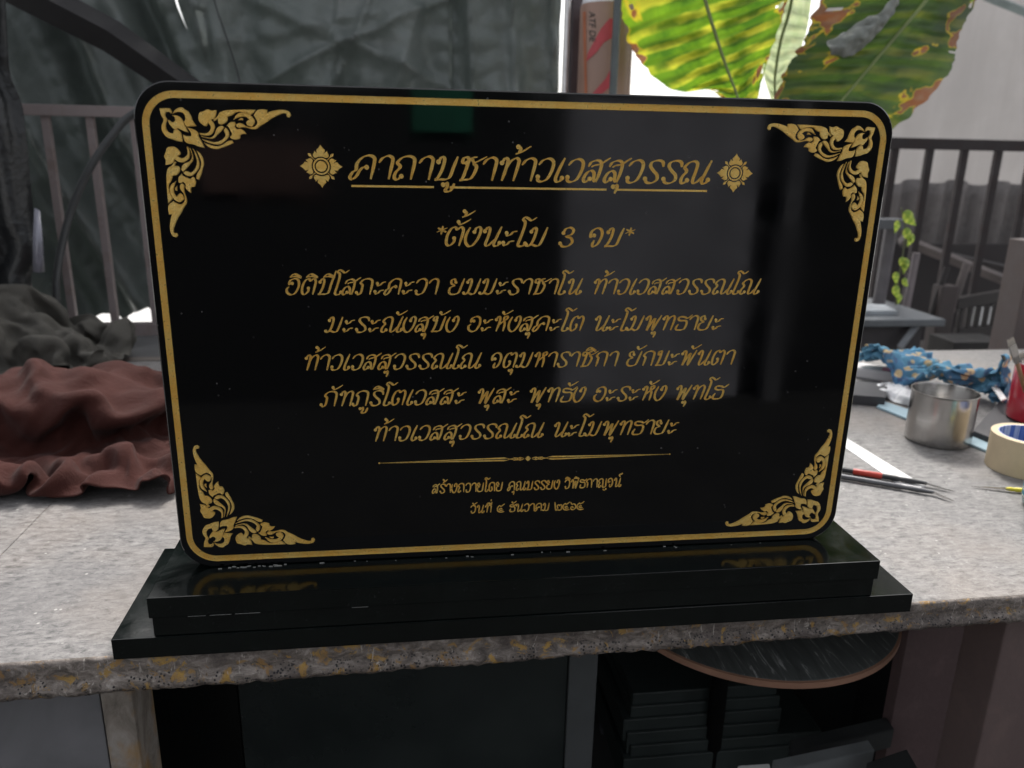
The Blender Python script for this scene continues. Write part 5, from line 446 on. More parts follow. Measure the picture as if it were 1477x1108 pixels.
  [2,67,36,-1,-5,-8,9,-3,-5,6,-7,-2,0,1,9,12,20,4,8,4,5,-8,-22,1,-9,-12,1,9,11,3,-1,-10,0,5,-1,-3,8,1,3,9,15,3,4,-5,3,6,-7,2,5,-6,-2,2,-4,-5,8,4,0,5,-10,-1,8,5,3,7,13,4,0,-11,-1,-1,-13,-6,4,-7,-4,8,1,-6,3,3,-9,5,-4,-7,7,-5,5,5,10,-4,3,0,-3,4,-5,8,5,2,-3,8,10,1,15,27,-4,12,5,-2,-8,-18,8,-3,-9,5,6,5,-1,15,23,-3,6,-6,3,-4,-16,3,1,-7,5,8,4,-5,2,2,-3,7,7,8,1,-12,2,-3,-11,-7,9,3,-3,5,4,7,1,14,1,10,27,0,5,17,1,4,6,3,10,2,4,10,-1,1,6,-6,-5,6,8,8,8,8,-3,5,-5,-4,-2,-14,1,5,0,2,4,-1,4,4,10,2,5,-4,1,-6,-14,-1,2,-2,5,9,11,4,2,0,4,-1,-13,2,-4,-16,1],
  [9,84,35,-6,-14,-3,4,-8,-4,8,0,-5,5,-8,2,-4,-6,4,7,5,7,-2,-9,-1,0,-2,7,10,19,0,6,-5,2,-1,-12,1,12,18,1,7,9,1,1,-10,6,9,-6,0,8,-6,-2,2,3,-5,3,-8,2,3,-6,-4,10,14,4,8,5,0,3,-8,2,-5,-14,-6,3,-10,-3,7,-3,-5,5,-5,-6,3,5,-7,3,-5,-6,7,12,-1,4,0,0,5,-4,6,6,5,-3,3,-3,7,15,20,-4,12,27,-4,3,-10,3,-6,-13,7,-1,-9,7,6,-3,-5,4,-6,3,3,5,3,8,0,4,-2,-12,-4,7,7,-8,16,27,6,2,-7,1,-9,-23,-4,6,-2,1,11,4,-4,5,15,4,11,28,2,3,11,2,1,8,-1,8,3,4,9,3,1,10,5,-1,-1,2,6,8,-3,-5,3,-7,-5,4,-3,5,6,-4,-1,-1,-10,4,5,9,0,8,5,4,-3,-14,-1,-1,0,3,2,-7,7,1,-2,5,-5,-10,2,7,-4,-7],
  [6,89,32,4,-9,1,0,-8,-2,-1,-7,-4,12,1,-2,3,-5,4,3,7,7,-5,-11,-2,5,-3,3,11,19,5,5,1,6,1,-11,-1,5,8,-4,8,4,1,4,-6,7,6,-8,2,8,-2,0,5,5,-6,7,-4,2,-2,-10,-5,8,5,2,8,3,-4,5,-7,4,-4,-14,-5,5,2,-1,8,-2,-4,1,-14,-2,5,4,-5,-1,-3,-8,6,8,0,5,2,-4,5,-3,1,2,6,-2,5,-3,11,7,-1,0,19,32,-5,6,10,-3,2,-9,6,-5,-8,10,6,-8,1,2,-7,0,13,20,-1,10,3,5,-8,-20,-3,5,1,-4,8,16,0,6,-6,-2,-12,-23,-3,3,-2,4,9,6,0,6,7,-4,13,18,-2,8,19,1,2,6,7,5,4,3,10,1,-1,5,9,1,4,5,2,2,-13,-4,2,-9,1,7,9,-1,8,8,4,1,-11,0,1,-12,0,3,6,5,6,-3,2,-2,-3,5,6,-3,3,-6,-7,-1,-6,-9,1,3,6,-3],
  [1,79,29,6,-3,-2,4,-2,0,2,-8,5,2,6,-1,6,-11,-4,1,-5,6,4,0,-6,6,-1,7,7,8,7,4,15,3,6,-3,3,-2,-8,-6,5,-5,0,6,-3,7,12,6,-1,2,-5,-1,5,-6,-3,11,9,-3,2,-11,-1,-6,-22,-1,11,11,3,10,16,0,3,-8,-1,6,6,-2,7,-7,-4,-4,-17,-3,4,3,-1,2,1,-6,2,4,-6,7,2,0,7,-1,3,1,5,-6,5,-4,8,3,-5,7,7,3,-2,21,36,-4,3,1,-1,1,-11,4,-1,-2,9,1,-12,-1,11,17,2,13,7,1,-8,-19,-3,10,12,0,9,10,0,5,-8,-6,-15,-29,-3,1,-6,1,7,6,1,9,22,2,14,21,-2,7,5,-6,-1,-1,7,8,-1,3,9,-1,1,1,10,-1,6,13,2,2,-11,2,-1,-14,-5,8,-3,5,11,18,1,6,1,3,1,-11,-4,3,-1,7,1,-2,-1,6,-1,8,1,-10,2,-10,-1,-4,-5,-11,0,6,3,-2],
  [3,87,22,7,-5,-1,6,-7,5,-2,2,4,-1,-6,4,8,2,-3,3,-12,-4,3,-12,-2,-1,1,7,6,-1,-1,4,2,5,9,10,1,-6,-14,1,3,-9,3,8,-3,5,10,7,-4,4,1,-2,1,-14,-4,8,2,1,5,6,-3,5,-7,2,1,0,-5,10,7,6,11,11,-1,-2,-12,-5,6,-8,-3,3,2,-6,6,7,6,10,4,0,0,7,-10,7,3,-4,6,0,9,6,4,-1,3,-4,2,-2,-6,3,8,4,4,11,8,-2,9,18,-4,10,1,0,-1,-5,8,-1,-15,-3,8,3,2,9,21,0,3,-9,3,3,0,-3,7,13,1,6,-3,-5,-15,-32,-4,2,-7,-1,8,-1,-3,8,22,4,12,25,5,7,4,-7,3,0,5,9,-1,5,8,1,1,-3,-1,-5,10,16,1,5,0,3,-3,-20,-2,11,0,2,5,9,-1,6,4,3,5,-5,1,1,1,5,-1,-12,-1,9,5,4,-4,-8,3,-7,-8,-3,-6,-8,-1,5,3,-2],
  [4,92,26,10,-5,-1,5,-3,1,-5,-1,10,-4,-13,5,7,-4,-6,7,4,-7,2,-7,-5,5,-2,8,4,-5,-1,2,1,4,7,7,3,-3,-11,-4,4,-8,1,6,-2,7,2,-7,-3,8,4,-4,8,2,2,2,-8,-6,9,-3,6,9,13,4,4,5,-8,0,-10,1,4,-5,-3,7,0,-6,7,2,4,5,5,-6,7,6,6,9,0,6,1,4,-10,6,12,-8,11,1,0,11,15,4,2,-1,4,-6,-19,-1,5,4,5,5,-1,5,11,16,-3,12,9,-3,-4,-18,2,-5,-15,1,1,-10,-3,7,4,2,9,20,1,1,-15,-2,7,10,-2,9,11,-3,1,-9,-1,0,-6,0,11,9,-4,8,15,2,4,11,7,5,4,-2,7,-6,-2,5,-2,3,9,11,5,0,-14,-1,8,11,1,6,7,0,-1,-13,0,-5,-16,0,9,7,0,10,6,2,8,9,-2,3,-5,6,-3,-9,-1,4,1,4,-1,-11,2,-8,-6,-4,-3,-8,2,8,1,3],
  [10,101,22,8,-8,1,2,-4,4,-3,-4,8,2,-5,6,4,-4,-4,3,1,-6,0,-6,-10,5,-2,8,2,-4,1,6,-4,1,-3,3,4,8,-6,-6,5,-10,0,2,2,7,8,-3,3,7,8,-5,9,1,0,-1,-12,-5,8,-2,4,3,7,11,8,1,-7,3,-9,-6,6,3,-2,7,1,-4,5,2,6,6,4,-7,6,5,2,9,1,8,1,0,-7,10,9,-5,10,18,-5,11,1,1,3,5,3,-3,-15,-2,-4,-2,6,8,2,4,1,7,4,12,3,-1,0,-17,0,4,-8,-1,-4,-3,-4,-4,-15,-6,8,3,3,3,1,-1,6,-4,-6,10,7,-2,16,29,1,3,8,7,4,2,-3,10,2,-1,4,9,3,5,3,7,1,-14,-1,5,8,-7,10,6,3,-1,-13,4,11,9,-1,5,5,3,-8,-20,0,-3,-14,-2,11,3,2,4,6,3,5,-1,-3,10,4,2,2,-3,2,7,4,7,-5,-13,0,-5,-1,-8,-3,-9,0,7,2,3],
  [15,109,22,8,-8,1,1,-6,5,-5,-4,8,4,-6,6,4,-3,-5,0,1,-7,5,-5,-9,2,-2,11,3,-2,0,7,-4,-3,-3,2,7,9,-5,-2,6,-6,-5,-1,-2,7,6,-1,5,7,3,-4,9,-5,-1,4,-6,-7,7,-1,1,-2,6,10,8,0,4,6,-3,-11,7,1,-3,8,2,-3,2,0,7,7,3,-5,6,14,-4,10,5,5,0,-2,-7,7,0,1,10,9,-3,11,11,-3,4,2,3,-4,-11,-1,-5,-9,7,-3,-13,7,5,-6,6,8,-4,-1,16,16,-1,5,5,-5,-8,-9,-8,-2,-14,-4,9,4,3,5,7,-3,0,-7,-1,4,0,-7,16,23,3,11,17,7,5,1,-5,4,2,4,8,6,-1,7,1,3,4,-5,4,3,-5,-6,-3,-15,1,7,9,3,7,15,1,3,-4,-2,-5,-18,0,-2,-10,-3,6,-4,6,9,0,2,8,1,4,7,5,-6,10,6,0,3,-1,6,-4,-9,-3,-4,-5,-5,-1,-2,5,2,-8,3],
  [22,117,22,6,-8,3,-1,-6,6,-4,-4,9,5,-8,4,3,-2,-8,-1,1,-10,7,-5,-3,-2,-2,11,4,-3,-2,8,-3,-4,-2,1,8,6,-5,0,6,-4,-5,1,-1,8,4,-2,5,7,-3,-6,9,-4,1,8,-4,-7,7,5,-1,-2,6,8,6,-3,5,7,-2,-9,7,1,-6,8,2,-4,2,0,10,11,6,-3,9,23,-5,12,11,-1,-6,-16,3,7,8,-7,-2,-20,2,12,23,2,5,4,-1,-7,-15,2,-2,-15,6,1,-5,8,7,-2,2,8,-4,-2,17,26,-2,9,9,-4,-6,-16,-8,-7,-21,-3,15,15,4,11,19,-3,4,-3,1,-3,-7,-10,4,6,-3,9,13,6,8,2,-4,1,5,6,10,-1,-3,3,-9,1,6,0,5,3,3,-2,-7,-24,-2,6,-2,4,10,25,-2,6,3,-1,-8,-22,1,1,-13,-1,10,7,4,4,-10,1,7,-4,1,7,9,-1,11,16,3,4,-3,3,-4,-11,-4,-4,-4,0,7,0,7,-6,-5,3],
  [31,129,23,3,-13,1,-4,-4,10,-1,-5,8,6,-7,3,0,-2,-9,0,2,-10,7,-4,0,0,-3,10,3,-3,-3,6,-2,-5,0,0,8,5,-5,1,6,-4,-6,0,-1,8,4,-2,6,7,-3,-9,9,-3,1,7,-3,-7,7,2,1,-1,5,8,6,-3,5,8,-3,-5,6,6,-8,8,10,-6,5,-4,4,7,4,4,13,20,-4,8,2,0,-14,-35,4,8,13,-7,13,14,-3,-2,-5,6,8,7,0,-2,-7,-1,-5,-19,5,9,11,6,7,6,3,1,-10,-7,14,18,-2,9,6,-2,4,-5,-1,-5,-18,-4,-1,-8,0,13,19,4,11,3,0,-4,1,-10,2,3,-10,5,-3,2,3,-6,-2,2,5,7,7,1,-2,4,-14,1,10,13,2,7,4,1,-3,-16,-1,4,-4,-2,3,6,5,9,10,0,-3,-15,2,3,-12,-3,7,5,4,5,0,-1,5,-6,2,10,17,2,9,7,1,8,-6,5,-7,-5,-5,0,-10,-1,1,-10,6,-1,7,5],
  [47,156,24,-6,-23,4,-6,-14,5,-1,-5,9,6,-6,0,-2,-2,-9,2,3,-7,8,-4,0,-1,-2,11,2,-3,-2,6,-2,-8,1,-1,9,5,-4,1,6,-5,-6,0,-1,8,4,-3,6,5,-2,-9,9,-4,-1,7,-3,-6,8,1,2,-1,6,8,5,-3,6,8,-3,-6,8,9,-6,11,18,-5,9,2,-3,-2,-10,8,4,-11,3,12,19,-3,-1,-13,2,1,-1,-7,2,-9,1,6,14,0,12,15,2,2,-3,-1,-13,-33,-3,9,8,7,15,28,5,5,-2,-2,3,0,-12,6,-1,-2,7,1,3,3,-8,3,-5,-4,-8,7,3,5,11,4,5,0,-3,-10,1,7,-9,1,-9,-5,-2,-13,3,9,14,2,3,-10,-1,6,-1,2,7,-6,2,9,15,2,-1,-6,-2,2,-11,-3,8,0,8,11,13,3,-2,-9,3,3,-3,-8,7,8,6,4,-1,-1,1,-7,4,10,12,-4,8,4,1,8,-7,1,-3,-11,1,1,-6,3,-9,-15,-2,4,2,6],
  [45,158,27,8,1,2,-9,-21,6,-6,-20,2,2,-4,6,3,-2,-10,1,5,-6,6,-4,0,1,-3,11,3,-3,-3,3,-1,-10,3,-2,10,4,-2,2,7,-5,-6,0,-2,9,4,-3,5,5,-5,-8,7,-4,2,7,-2,-7,9,5,-3,6,13,8,2,-3,8,6,-1,-8,10,5,-2,1,-10,-1,7,10,-4,6,2,3,1,-15,7,10,7,0,8,14,-5,-2,-10,-6,-6,-21,3,2,-3,6,11,12,-2,11,19,-5,-9,-23,-6,8,-1,3,10,26,5,11,8,5,2,-2,-10,-1,-2,-5,9,0,1,8,-4,2,-3,-2,-6,5,-2,0,2,1,5,4,-2,-1,5,7,-8,5,2,-7,2,-10,-4,0,3,7,4,-8,4,2,-7,-5,8,-4,-3,4,0,5,7,4,2,6,-6,-5,6,-3,9,10,17,5,3,-2,2,-2,-8,-5,8,11,1,6,0,2,2,-7,3,4,-3,-5,6,3,-2,8,1,1,5,-9,4,-2,-14,1,-10,-14,-2,-6,4,3],
  [41,146,31,6,14,-1,9,3,5,-9,-28,3,-4,-17,1,7,4,-3,4,18,-7,0,-14,-2,0,-12,7,6,2,4,3,8,-11,5,-9,6,2,-3,6,5,-7,-7,2,-6,6,1,-2,8,6,-5,-6,4,-3,3,8,0,-5,10,12,-7,13,20,2,4,0,8,5,-6,0,6,-3,-5,-5,-20,5,8,5,-4,11,22,0,4,-9,2,6,4,4,6,-3,-5,0,-5,-7,3,1,4,-6,-17,5,12,9,-2,9,10,-4,-8,-18,-5,11,15,-2,8,14,2,7,2,6,3,-3,-9,-2,-3,-5,7,0,3,8,-5,0,-2,0,-5,4,-1,0,2,-4,2,5,2,6,2,7,-9,6,2,-7,8,-9,-5,-8,-12,3,5,2,4,8,-2,-2,5,-4,-4,3,-5,5,7,1,4,5,5,-4,7,-6,5,9,14,4,6,1,-1,-3,-17,0,6,8,-1,7,7,1,-2,-9,3,1,-7,-2,8,2,-1,9,6,-4,4,-7,5,-3,-14,0,-8,-17,-2,1,4,2],
  [48,166,33,-3,-9,2,10,9,2,6,-4,-4,-3,-16,6,3,-5,0,8,18,-7,2,-5,-7,-4,-15,8,2,2,5,8,7,-8,6,-7,-2,2,-1,10,3,-8,-4,1,-11,2,-5,-10,8,4,-10,-6,3,-5,1,13,13,3,8,12,-7,7,6,-7,6,0,10,7,-3,1,1,-7,-6,7,1,8,10,-2,-1,2,7,-1,-10,-24,-5,7,-3,4,13,19,-1,3,0,-3,10,6,3,-4,-2,5,8,1,-4,6,3,-4,-4,-15,-6,9,11,-3,5,9,2,4,-5,0,6,2,-4,0,-4,-4,3,-5,8,5,2,-5,6,5,-4,4,-6,2,-2,-5,5,8,-2,2,2,11,-5,4,1,-9,3,-12,-2,-1,-13,0,7,9,4,-1,-7,-3,7,-1,-1,5,-5,-1,10,4,5,1,0,-6,3,-6,7,9,5,2,6,1,0,-4,-19,-2,2,-6,2,11,15,-1,3,-7,2,-4,-12,1,8,3,2,12,13,-3,-4,-5,5,-4,-11,-4,-1,-9,-4,8,-1,-3],
  [52,169,24,-5,2,11,6,1,2,8,-4,-8,4,-6,5,2,0,7,3,4,-9,5,-6,-9,1,-3,10,1,-1,8,6,-1,-7,3,-4,-8,4,-1,10,4,-4,2,7,-7,-5,-2,0,10,3,-7,-2,0,-13,-5,11,13,6,8,2,-1,3,0,-11,3,-9,-2,6,5,4,5,-10,0,4,8,6,12,4,3,7,-2,-2,-9,-21,-5,-6,-22,-3,16,36,5,8,7,4,4,-1,-1,3,-4,5,5,4,-7,4,1,-7,-7,-18,-7,6,6,3,7,9,-2,5,-5,-4,8,10,1,7,1,-1,-3,-9,8,6,4,-4,8,3,-4,3,-8,2,-1,-12,6,7,11,1,2,2,-7,1,2,-5,5,-6,-6,0,-13,-1,9,1,5,-2,-9,2,6,-1,-2,7,5,-6,5,0,1,6,-3,1,2,2,4,0,-6,-1,1,-11,1,-2,-12,-2,7,-6,-2,7,4,4,11,17,2,-1,-17,1,0,-6,-2,10,8,0,5,-1,4,-3,-3,-5,-6,-9,-2,3,-2,-6],
  [58,175,25,-7,5,7,6,-2,5,6,-4,-7,3,-5,5,3,0,7,6,1,-10,4,-4,-9,1,-1,11,2,-1,9,5,-3,-6,1,-1,-10,5,-2,9,5,-5,4,5,-6,-8,2,-1,11,3,-4,-3,3,-3,-3,6,-4,-1,8,8,4,7,-2,-5,-2,-6,-12,9,2,5,2,-9,-4,1,-4,8,10,11,1,4,-5,1,10,3,0,-8,-14,-6,-6,-13,1,15,26,5,8,3,4,-2,-14,-1,6,0,-7,4,4,-6,-4,-19,-2,0,-9,-3,15,21,0,7,15,-1,5,10,6,8,0,4,3,-9,2,-1,-16,-4,8,13,-1,8,0,0,0,-1,5,3,-9,-4,-6,-14,-4,1,6,-5,13,13,-1,0,-12,-4,1,-11,-3,8,9,3,3,-7,5,4,2,-2,1,-6,-4,8,4,7,7,5,1,4,-10,-5,-4,-8,0,1,-11,-3,5,-10,-1,5,-7,2,6,5,3,7,9,1,1,-10,-4,4,3,2,11,6,1,-4,-10,1,-1,1,-4,-5,-4,-8],
  [62,182,27,-7,6,4,6,-3,6,4,-5,-7,6,-4,5,1,1,6,6,0,-8,6,-3,-8,-1,-1,11,5,-3,8,2,0,-7,1,0,-9,7,-3,8,6,-6,5,5,-4,-6,2,-4,7,2,-2,-4,1,-3,-7,-6,-20,-3,12,12,2,11,9,2,2,-2,-8,9,-2,-1,7,-7,2,0,-14,0,-9,-16,2,0,-8,2,12,15,-3,17,15,0,-19,-36,2,-2,-1,-1,15,23,4,11,5,0,-5,-15,-4,-2,4,-5,2,-1,-6,10,7,2,8,6,-3,0,6,8,10,-3,3,7,-4,7,0,-8,3,1,-13,-3,9,2,1,6,9,-3,13,14,-1,-1,-14,0,-7,-17,-1,0,-1,-9,8,5,-4,4,17,-1,6,-6,-2,8,10,4,5,-6,2,3,-1,3,4,-5,-5,6,6,-3,7,2,2,4,-6,-1,3,-8,1,-1,-12,-4,5,-8,1,4,-7,-1,9,9,0,7,10,2,2,-13,-2,1,1,3,7,2,3,-1,-14,0,-3,-6,-5,-5,5,-5],
  [65,189,27,-6,5,3,5,-4,6,4,-6,-9,4,-4,7,1,3,6,8,3,-8,7,-4,-6,-3,-2,11,6,-2,8,2,1,-7,3,-1,-10,4,-12,2,7,0,8,8,0,-1,1,-6,6,1,-1,-9,0,-3,-7,-3,-16,-4,8,0,-3,10,16,5,9,2,0,5,-6,5,5,-7,2,10,-5,2,-2,1,-8,-5,-21,-2,-9,-19,-1,12,5,1,-1,-10,-2,0,0,3,2,14,3,17,26,5,6,-1,-1,-1,3,-11,-2,1,-9,7,-7,1,-3,-10,5,-2,-6,13,3,-11,3,8,-1,7,10,1,-1,4,0,-9,6,-2,5,6,-7,1,8,5,-2,10,4,-3,-2,-6,-3,-2,-2,-3,3,-5,-4,-2,9,-4,11,11,-2,7,12,0,6,-4,1,8,-1,3,1,-11,-1,3,0,-6,7,3,-5,1,-7,2,9,-2,4,6,4,-4,3,-8,2,2,-7,2,3,3,-8,8,-3,5,5,1,0,5,-9,-1,6,-5,5,0,-13,-2,-6,-7,2,-3,4,-5],
  [70,197,27,-8,4,2,4,-4,5,8,-5,-6,-2,-1,8,2,0,6,9,4,-8,7,-4,-7,-2,-5,10,5,0,8,4,-1,-5,5,-6,-6,4,-7,-7,5,0,5,7,1,8,4,-7,2,1,1,-8,0,-2,-6,2,-9,-3,2,-1,-8,8,8,3,8,3,6,9,-5,2,4,-8,1,6,-6,4,3,1,-9,-2,-7,-4,-1,-7,-1,6,1,5,3,-13,0,4,0,4,3,17,-1,2,7,4,4,-3,3,2,1,-8,1,1,-10,6,-3,-3,-2,-7,3,3,5,11,1,-15,4,3,-2,9,11,-3,1,4,2,-9,5,-6,2,2,-3,4,12,10,-2,11,2,-1,1,-2,-6,0,0,-2,5,-1,-4,-9,1,-3,6,-3,-3,2,1,-7,8,-3,0,6,-3,3,5,-1,0,3,-3,-9,0,-10,2,7,2,0,11,-1,1,-5,-12,1,8,-1,-1,6,8,3,8,-2,-2,-2,-10,0,7,2,-1,8,2,3,8,-2,-1,-2,-12,1,-3,-13,-2,-10,-6,0],
  [73,202,27,-7,5,2,3,-2,5,11,-5,-3,-3,-3,9,-5,-1,3,11,-1,-4,6,-5,-7,4,-1,4,-1,-1,5,9,2,-2,6,-8,-2,1,-5,-6,8,1,-2,3,3,11,6,-10,3,1,-5,-5,3,2,-11,2,-6,0,-3,3,-8,5,-8,-3,10,4,2,10,1,4,7,-3,4,5,-8,4,0,3,-8,0,-6,-2,-5,-4,-4,10,-3,1,4,-5,8,1,-7,4,3,8,2,5,6,-5,-2,2,8,10,2,-3,2,3,-9,0,-9,-6,6,-6,0,-2,5,3,5,2,9,5,-1,11,8,-2,3,7,-8,-6,4,-2,-5,-2,1,3,7,-3,-1,8,-4,1,0,2,-8,1,-4,-1,2,4,-1,4,-4,-8,3,-9,-5,6,3,-2,4,-2,-6,0,-2,5,5,1,0,2,5,0,3,-13,1,-2,-17,0,9,-7,-2,8,-1,-6,-2,-8,2,11,11,3,13,4,-4,-9,-11,4,5,0,1,12,4,-4,7,3,-1,3,-3,5,-1,-4,-2,-4,-12,-1],
 ]),
}
ORN = {
    'F1': [(-0.03,0.13),(0.6,4.69),(1.99,8.37),(0.29,12.14),(0.34,16.1),(3.02,20.24),(6.86,21.71),(10.29,22.97),(14.24,23.55),(14.33,20.21),(13.55,16.68),(11.34,14.3),(8.83,15.02),(7.93,17.47),(5.34,16.87),(3.61,14.26),(3.73,10.74),(4.88,8.08),(3.82,5.48),(4.3,2.85),(6.52,2.58),(7.71,3.86),(8.61,2.74),(8.03,0.58),(6.35,-0.16)],
    'F2': [(8.66,4.05),(10.13,1.61),(12.96,-0.42),(16.09,-0.94),(17.73,0.33),(20.25,1.79),(21.76,4.6),(22.45,6.77),(23.14,8.96),(25.09,12.0),(21.06,12.31),(17.9,12.83),(16.03,9.13),(17.52,7.33),(17.15,4.27),(14.88,2.58),(11.79,2.66)],
    'F3': [(8.27,4.93),(11.16,4.64),(14.12,5.88),(16.07,8.69),(17.12,11.74),(19.09,16.78),(16.7,16.17),(13.72,14.91),(11.58,14.08),(9.3,14.79),(6.88,12.42),(5.37,9.82),(5.34,7.85),(6.6,8.48),(8.04,9.54),(9.87,8.84),(10.26,7.07),(9.73,5.77)],
    'F4': [(18.1,13.04),(20.94,13.64),(24.36,15.11),(26.18,17.29),(26.2,19.51),(27.72,22.6),(29.77,27.48),(26.0,26.89),(21.68,25.18),(17.28,24.38),(15.28,21.97),(14.76,17.99),(16.88,19.05),(20.43,19.19),(20.63,16.97)],
    'H1': [(26.92,5.35),(27.93,2.47),(30.91,1.3),(34.14,-0.1),(36.74,0.71),(40.43,0.18),(39.83,3.71),(38.51,6.16),(36.18,7.32),(37.84,9.93),(38.17,13.02),(36.04,17.07),(33.22,18.56),(29.87,18.54),(27.01,17.94),(26.68,16.61),(31.35,16.95),(34.21,14.89),(35.1,12.21),(33.74,9.81),(32.45,11.83),(30.89,11.86),(28.36,10.15),(27.0,7.98)],
    'H2': [(27.38,18.82),(29.74,19.97),(33.71,20.78),(36.88,20.4),(39.78,17.88),(42.7,15.14),(45.17,12.42),(43.46,11.35),(40.71,12.08),(38.73,14.34),(37.09,17.94),(34.24,19.78),(30.69,19.41)],
    'H3': [(45.71,12.4),(47.69,14.58),(48.09,18.14),(45.81,21.32),(41.5,24.46),(36.52,24.74),(30.83,22.98),(27.65,20.91),(32.25,22.06),(37.11,23.07),(42.2,21.4),(45.15,18.21),(44.31,14.66)],
    'H4': [(29.22,23.46),(33.35,24.94),(37.77,25.98),(42.36,24.98),(46.64,22.2),(49.86,21.46),(50.84,23.46),(46.38,25.58),(41.72,27.25),(38.95,28.11),(34.91,27.83),(31.46,26.1)],
    'H5': [(37.88,8.38),(37.79,6.84),(40.65,4.57),(42.43,1.88),(46.57,0.37),(53.02,-0.28),(60.53,-0.56),(68.63,-0.64),(65.94,2.39),(64.06,3.54),(61.69,2.06),(58.13,1.48),(54.54,1.58),(51.22,3.86),(48.22,5.04),(47.84,7.04),(45.85,9.52),(43.07,10.6),(40.89,9.86),(40.47,6.77),(39.28,7.69)],
    'H6': [(51.55,7.17),(54.09,3.35),(57.35,1.73),(61.82,2.05),(65.29,3.96),(67.34,7.01),(66.7,9.69),(64.74,11.74),(62.09,10.91),(60.84,9.38),(61.42,7.59),(63.33,6.22),(60.73,4.73),(57.12,4.82),(53.89,6.01)],
    'H7': [(53.58,10.0),(55.9,9.06),(58.56,9.66),(60.71,11.17),(63.83,11.76),(67.06,11.02),(68.83,8.31),(67.49,4.79),(66.45,3.48),(69.19,-0.12),(72.86,-1.1),(76.91,-0.76),(76.55,1.24),(80.03,0.04),(84.63,-0.96),(89.18,-1.08),(92.75,0.16),(93.96,2.8),(92.5,4.39),(90.7,3.99),(90.37,1.78),(88.11,1.61),(84.38,3.04),(79.69,5.38),(75.87,8.14),(71.15,10.92),(68.28,13.0),(64.63,13.31),(61.07,12.5),(57.93,12.12),(55.19,12.63),(53.46,11.56)],
    'H8': [(46.27,11.5),(49.18,8.78),(52.82,8.24),(53.36,10.01),(52.54,11.8),(54.23,13.32),(56.51,13.05),(59.09,14.77),(60.74,16.97),(58.02,17.03),(56.14,17.97),(55.77,19.99),(52.28,21.19),(49.18,20.36),(48.38,19.03),(49.88,17.21),(48.76,14.11),(47.59,11.92)],
    'H9': [(55.14,7.3),(57.07,5.49),(58.86,5.66),(58.97,7.21),(57.41,7.03)],
}

# ================================================================== WORK TABLE
def edge_y(x): return -.0374+.0129*x
def table_slab(x0, x1, label=None):
    n = int((x1-x0)/.0028); rows = []
    prof = [(.0035, 0.0), (.0012, -.0006), (0, -.0022), (-.0006, -.008), (-.0002, -.014), (.0004, -.0185), (-.0012, -.0205), (-.0030, -.0225),
            (-.0042, -.0265), (-.0036, -.0305), (-.0010, -.0335), (.012, -.0345)]
    for i in range(n+1):
        x = x0+(x1-x0)*i/n; r = []; th = 1.04-.20*(x+.44)/.93
        for k, (dy, z) in enumerate(prof):
            q = (x, 0, z*2)
            a = 0 if k < 2 else (.35 if k < 6 else 1.0)
            a *= .0012+.0022*max(0, fnoise((x, 0, 0), 9, 3))
            if k == 11: a = 0
            zz = z*th+(a*1.3*fnoise(q, 120, 1) if k > 7 else 0)-(.0022*max(0, ridge((x, 0, 0), 38, 9)-.3) * (-1 if k in (9, 10) else 0))
            r.append(Vector((x, edge_y(x)+dy+a*fnoise(q, 95, 5)+a*.6*fnoise(q, 300, 8), zz)))
        r.append(Vector((x, .92, -.0345)))
        rows.append(r)
    bm = bmesh.new(); vs = grid(bm, rows)
    for f in bm.faces: f.material_index = 1
    # top sheet, slightly uneven
    m = 26; last = None
    for i in range(0, n+1, 4):
        x = rows[i][0].x
        row = [vs[i][0]]+[bm.verts.new((x, edge_y(x)+.0035+(.92-edge_y(x))*(j/m)**1.6, 0)) for j in range(1, m+1)]
        if last:
            for j in range(m):
                if j == 0:
                    fan = [vs[t][0] for t in range(i-4, i+1)]
                    f = bm.faces.new(fan+[row[1], last[1]])
                else: f = bm.faces.new((last[j], row[j], row[j+1], last[j+1]))
                f.material_index = 0
        last = row
    bmesh.ops.recalc_face_normals(bm, faces=bm.faces)
    me = bpy.data.meshes.new('table_slab'); bm.to_mesh(me); bm.free()
    me.materials.append(TT); me.materials.append(TE)
    for p in me.polygons: p.use_smooth = p.material_index == 1
    o = link('table_slab', me, None, TABLE)
    if label: o['label'] = label
    return o
TABLE = thing('work_table', 'paint stained grey granite topped work table under the black inscribed plaque', 'table')
table_slab(-.5205, 1.45, 'grey mottled stone table top with rough stained front edge')
table_slab(-1.7, -.5212, 'second pale stone slab at the left of the table top')
SP = stone_panel(); PST = stained_post()
pl = box('side_panel', -1.4, at(150, 1050, 0).x, .0, .018, -.75, -.0355, SP, TABLE); pl['label'] = 'grey stone panel under the left of the table'
a = at(152, 1050, 0).x; b = at(198, 1050, 0).x
box('leg', a, b, -.002, .05, -.75, -.0355, PST, TABLE, .003)['label'] = 'concrete leg stained with ochre paint'
BRP = rusty('brown_painted_board', (.10, .066, .066), (.15, .10, .098))
box('side_panel', at(1290, 1020, .17).x, 1.3, .17, .19, -.75, -.0355, BRP, TABLE)['label'] = 'dull brown board under the right of the table'
box('leg', at(1424, 1000, .0).x, at(1500, 1000, .0).x, -.005, .05, -.75, -.030, rusty('brown_post_paint', (.12, .085, .080), (.16, .11, .10)), TABLE, .002)['label'] = 'brown painted steel leg with a pale seam'
box('back_panel', -.9, 1.3, .44, .455, -.75, -.0355, plain('black_back_board', (.008, .009, .009), .6), TABLE)

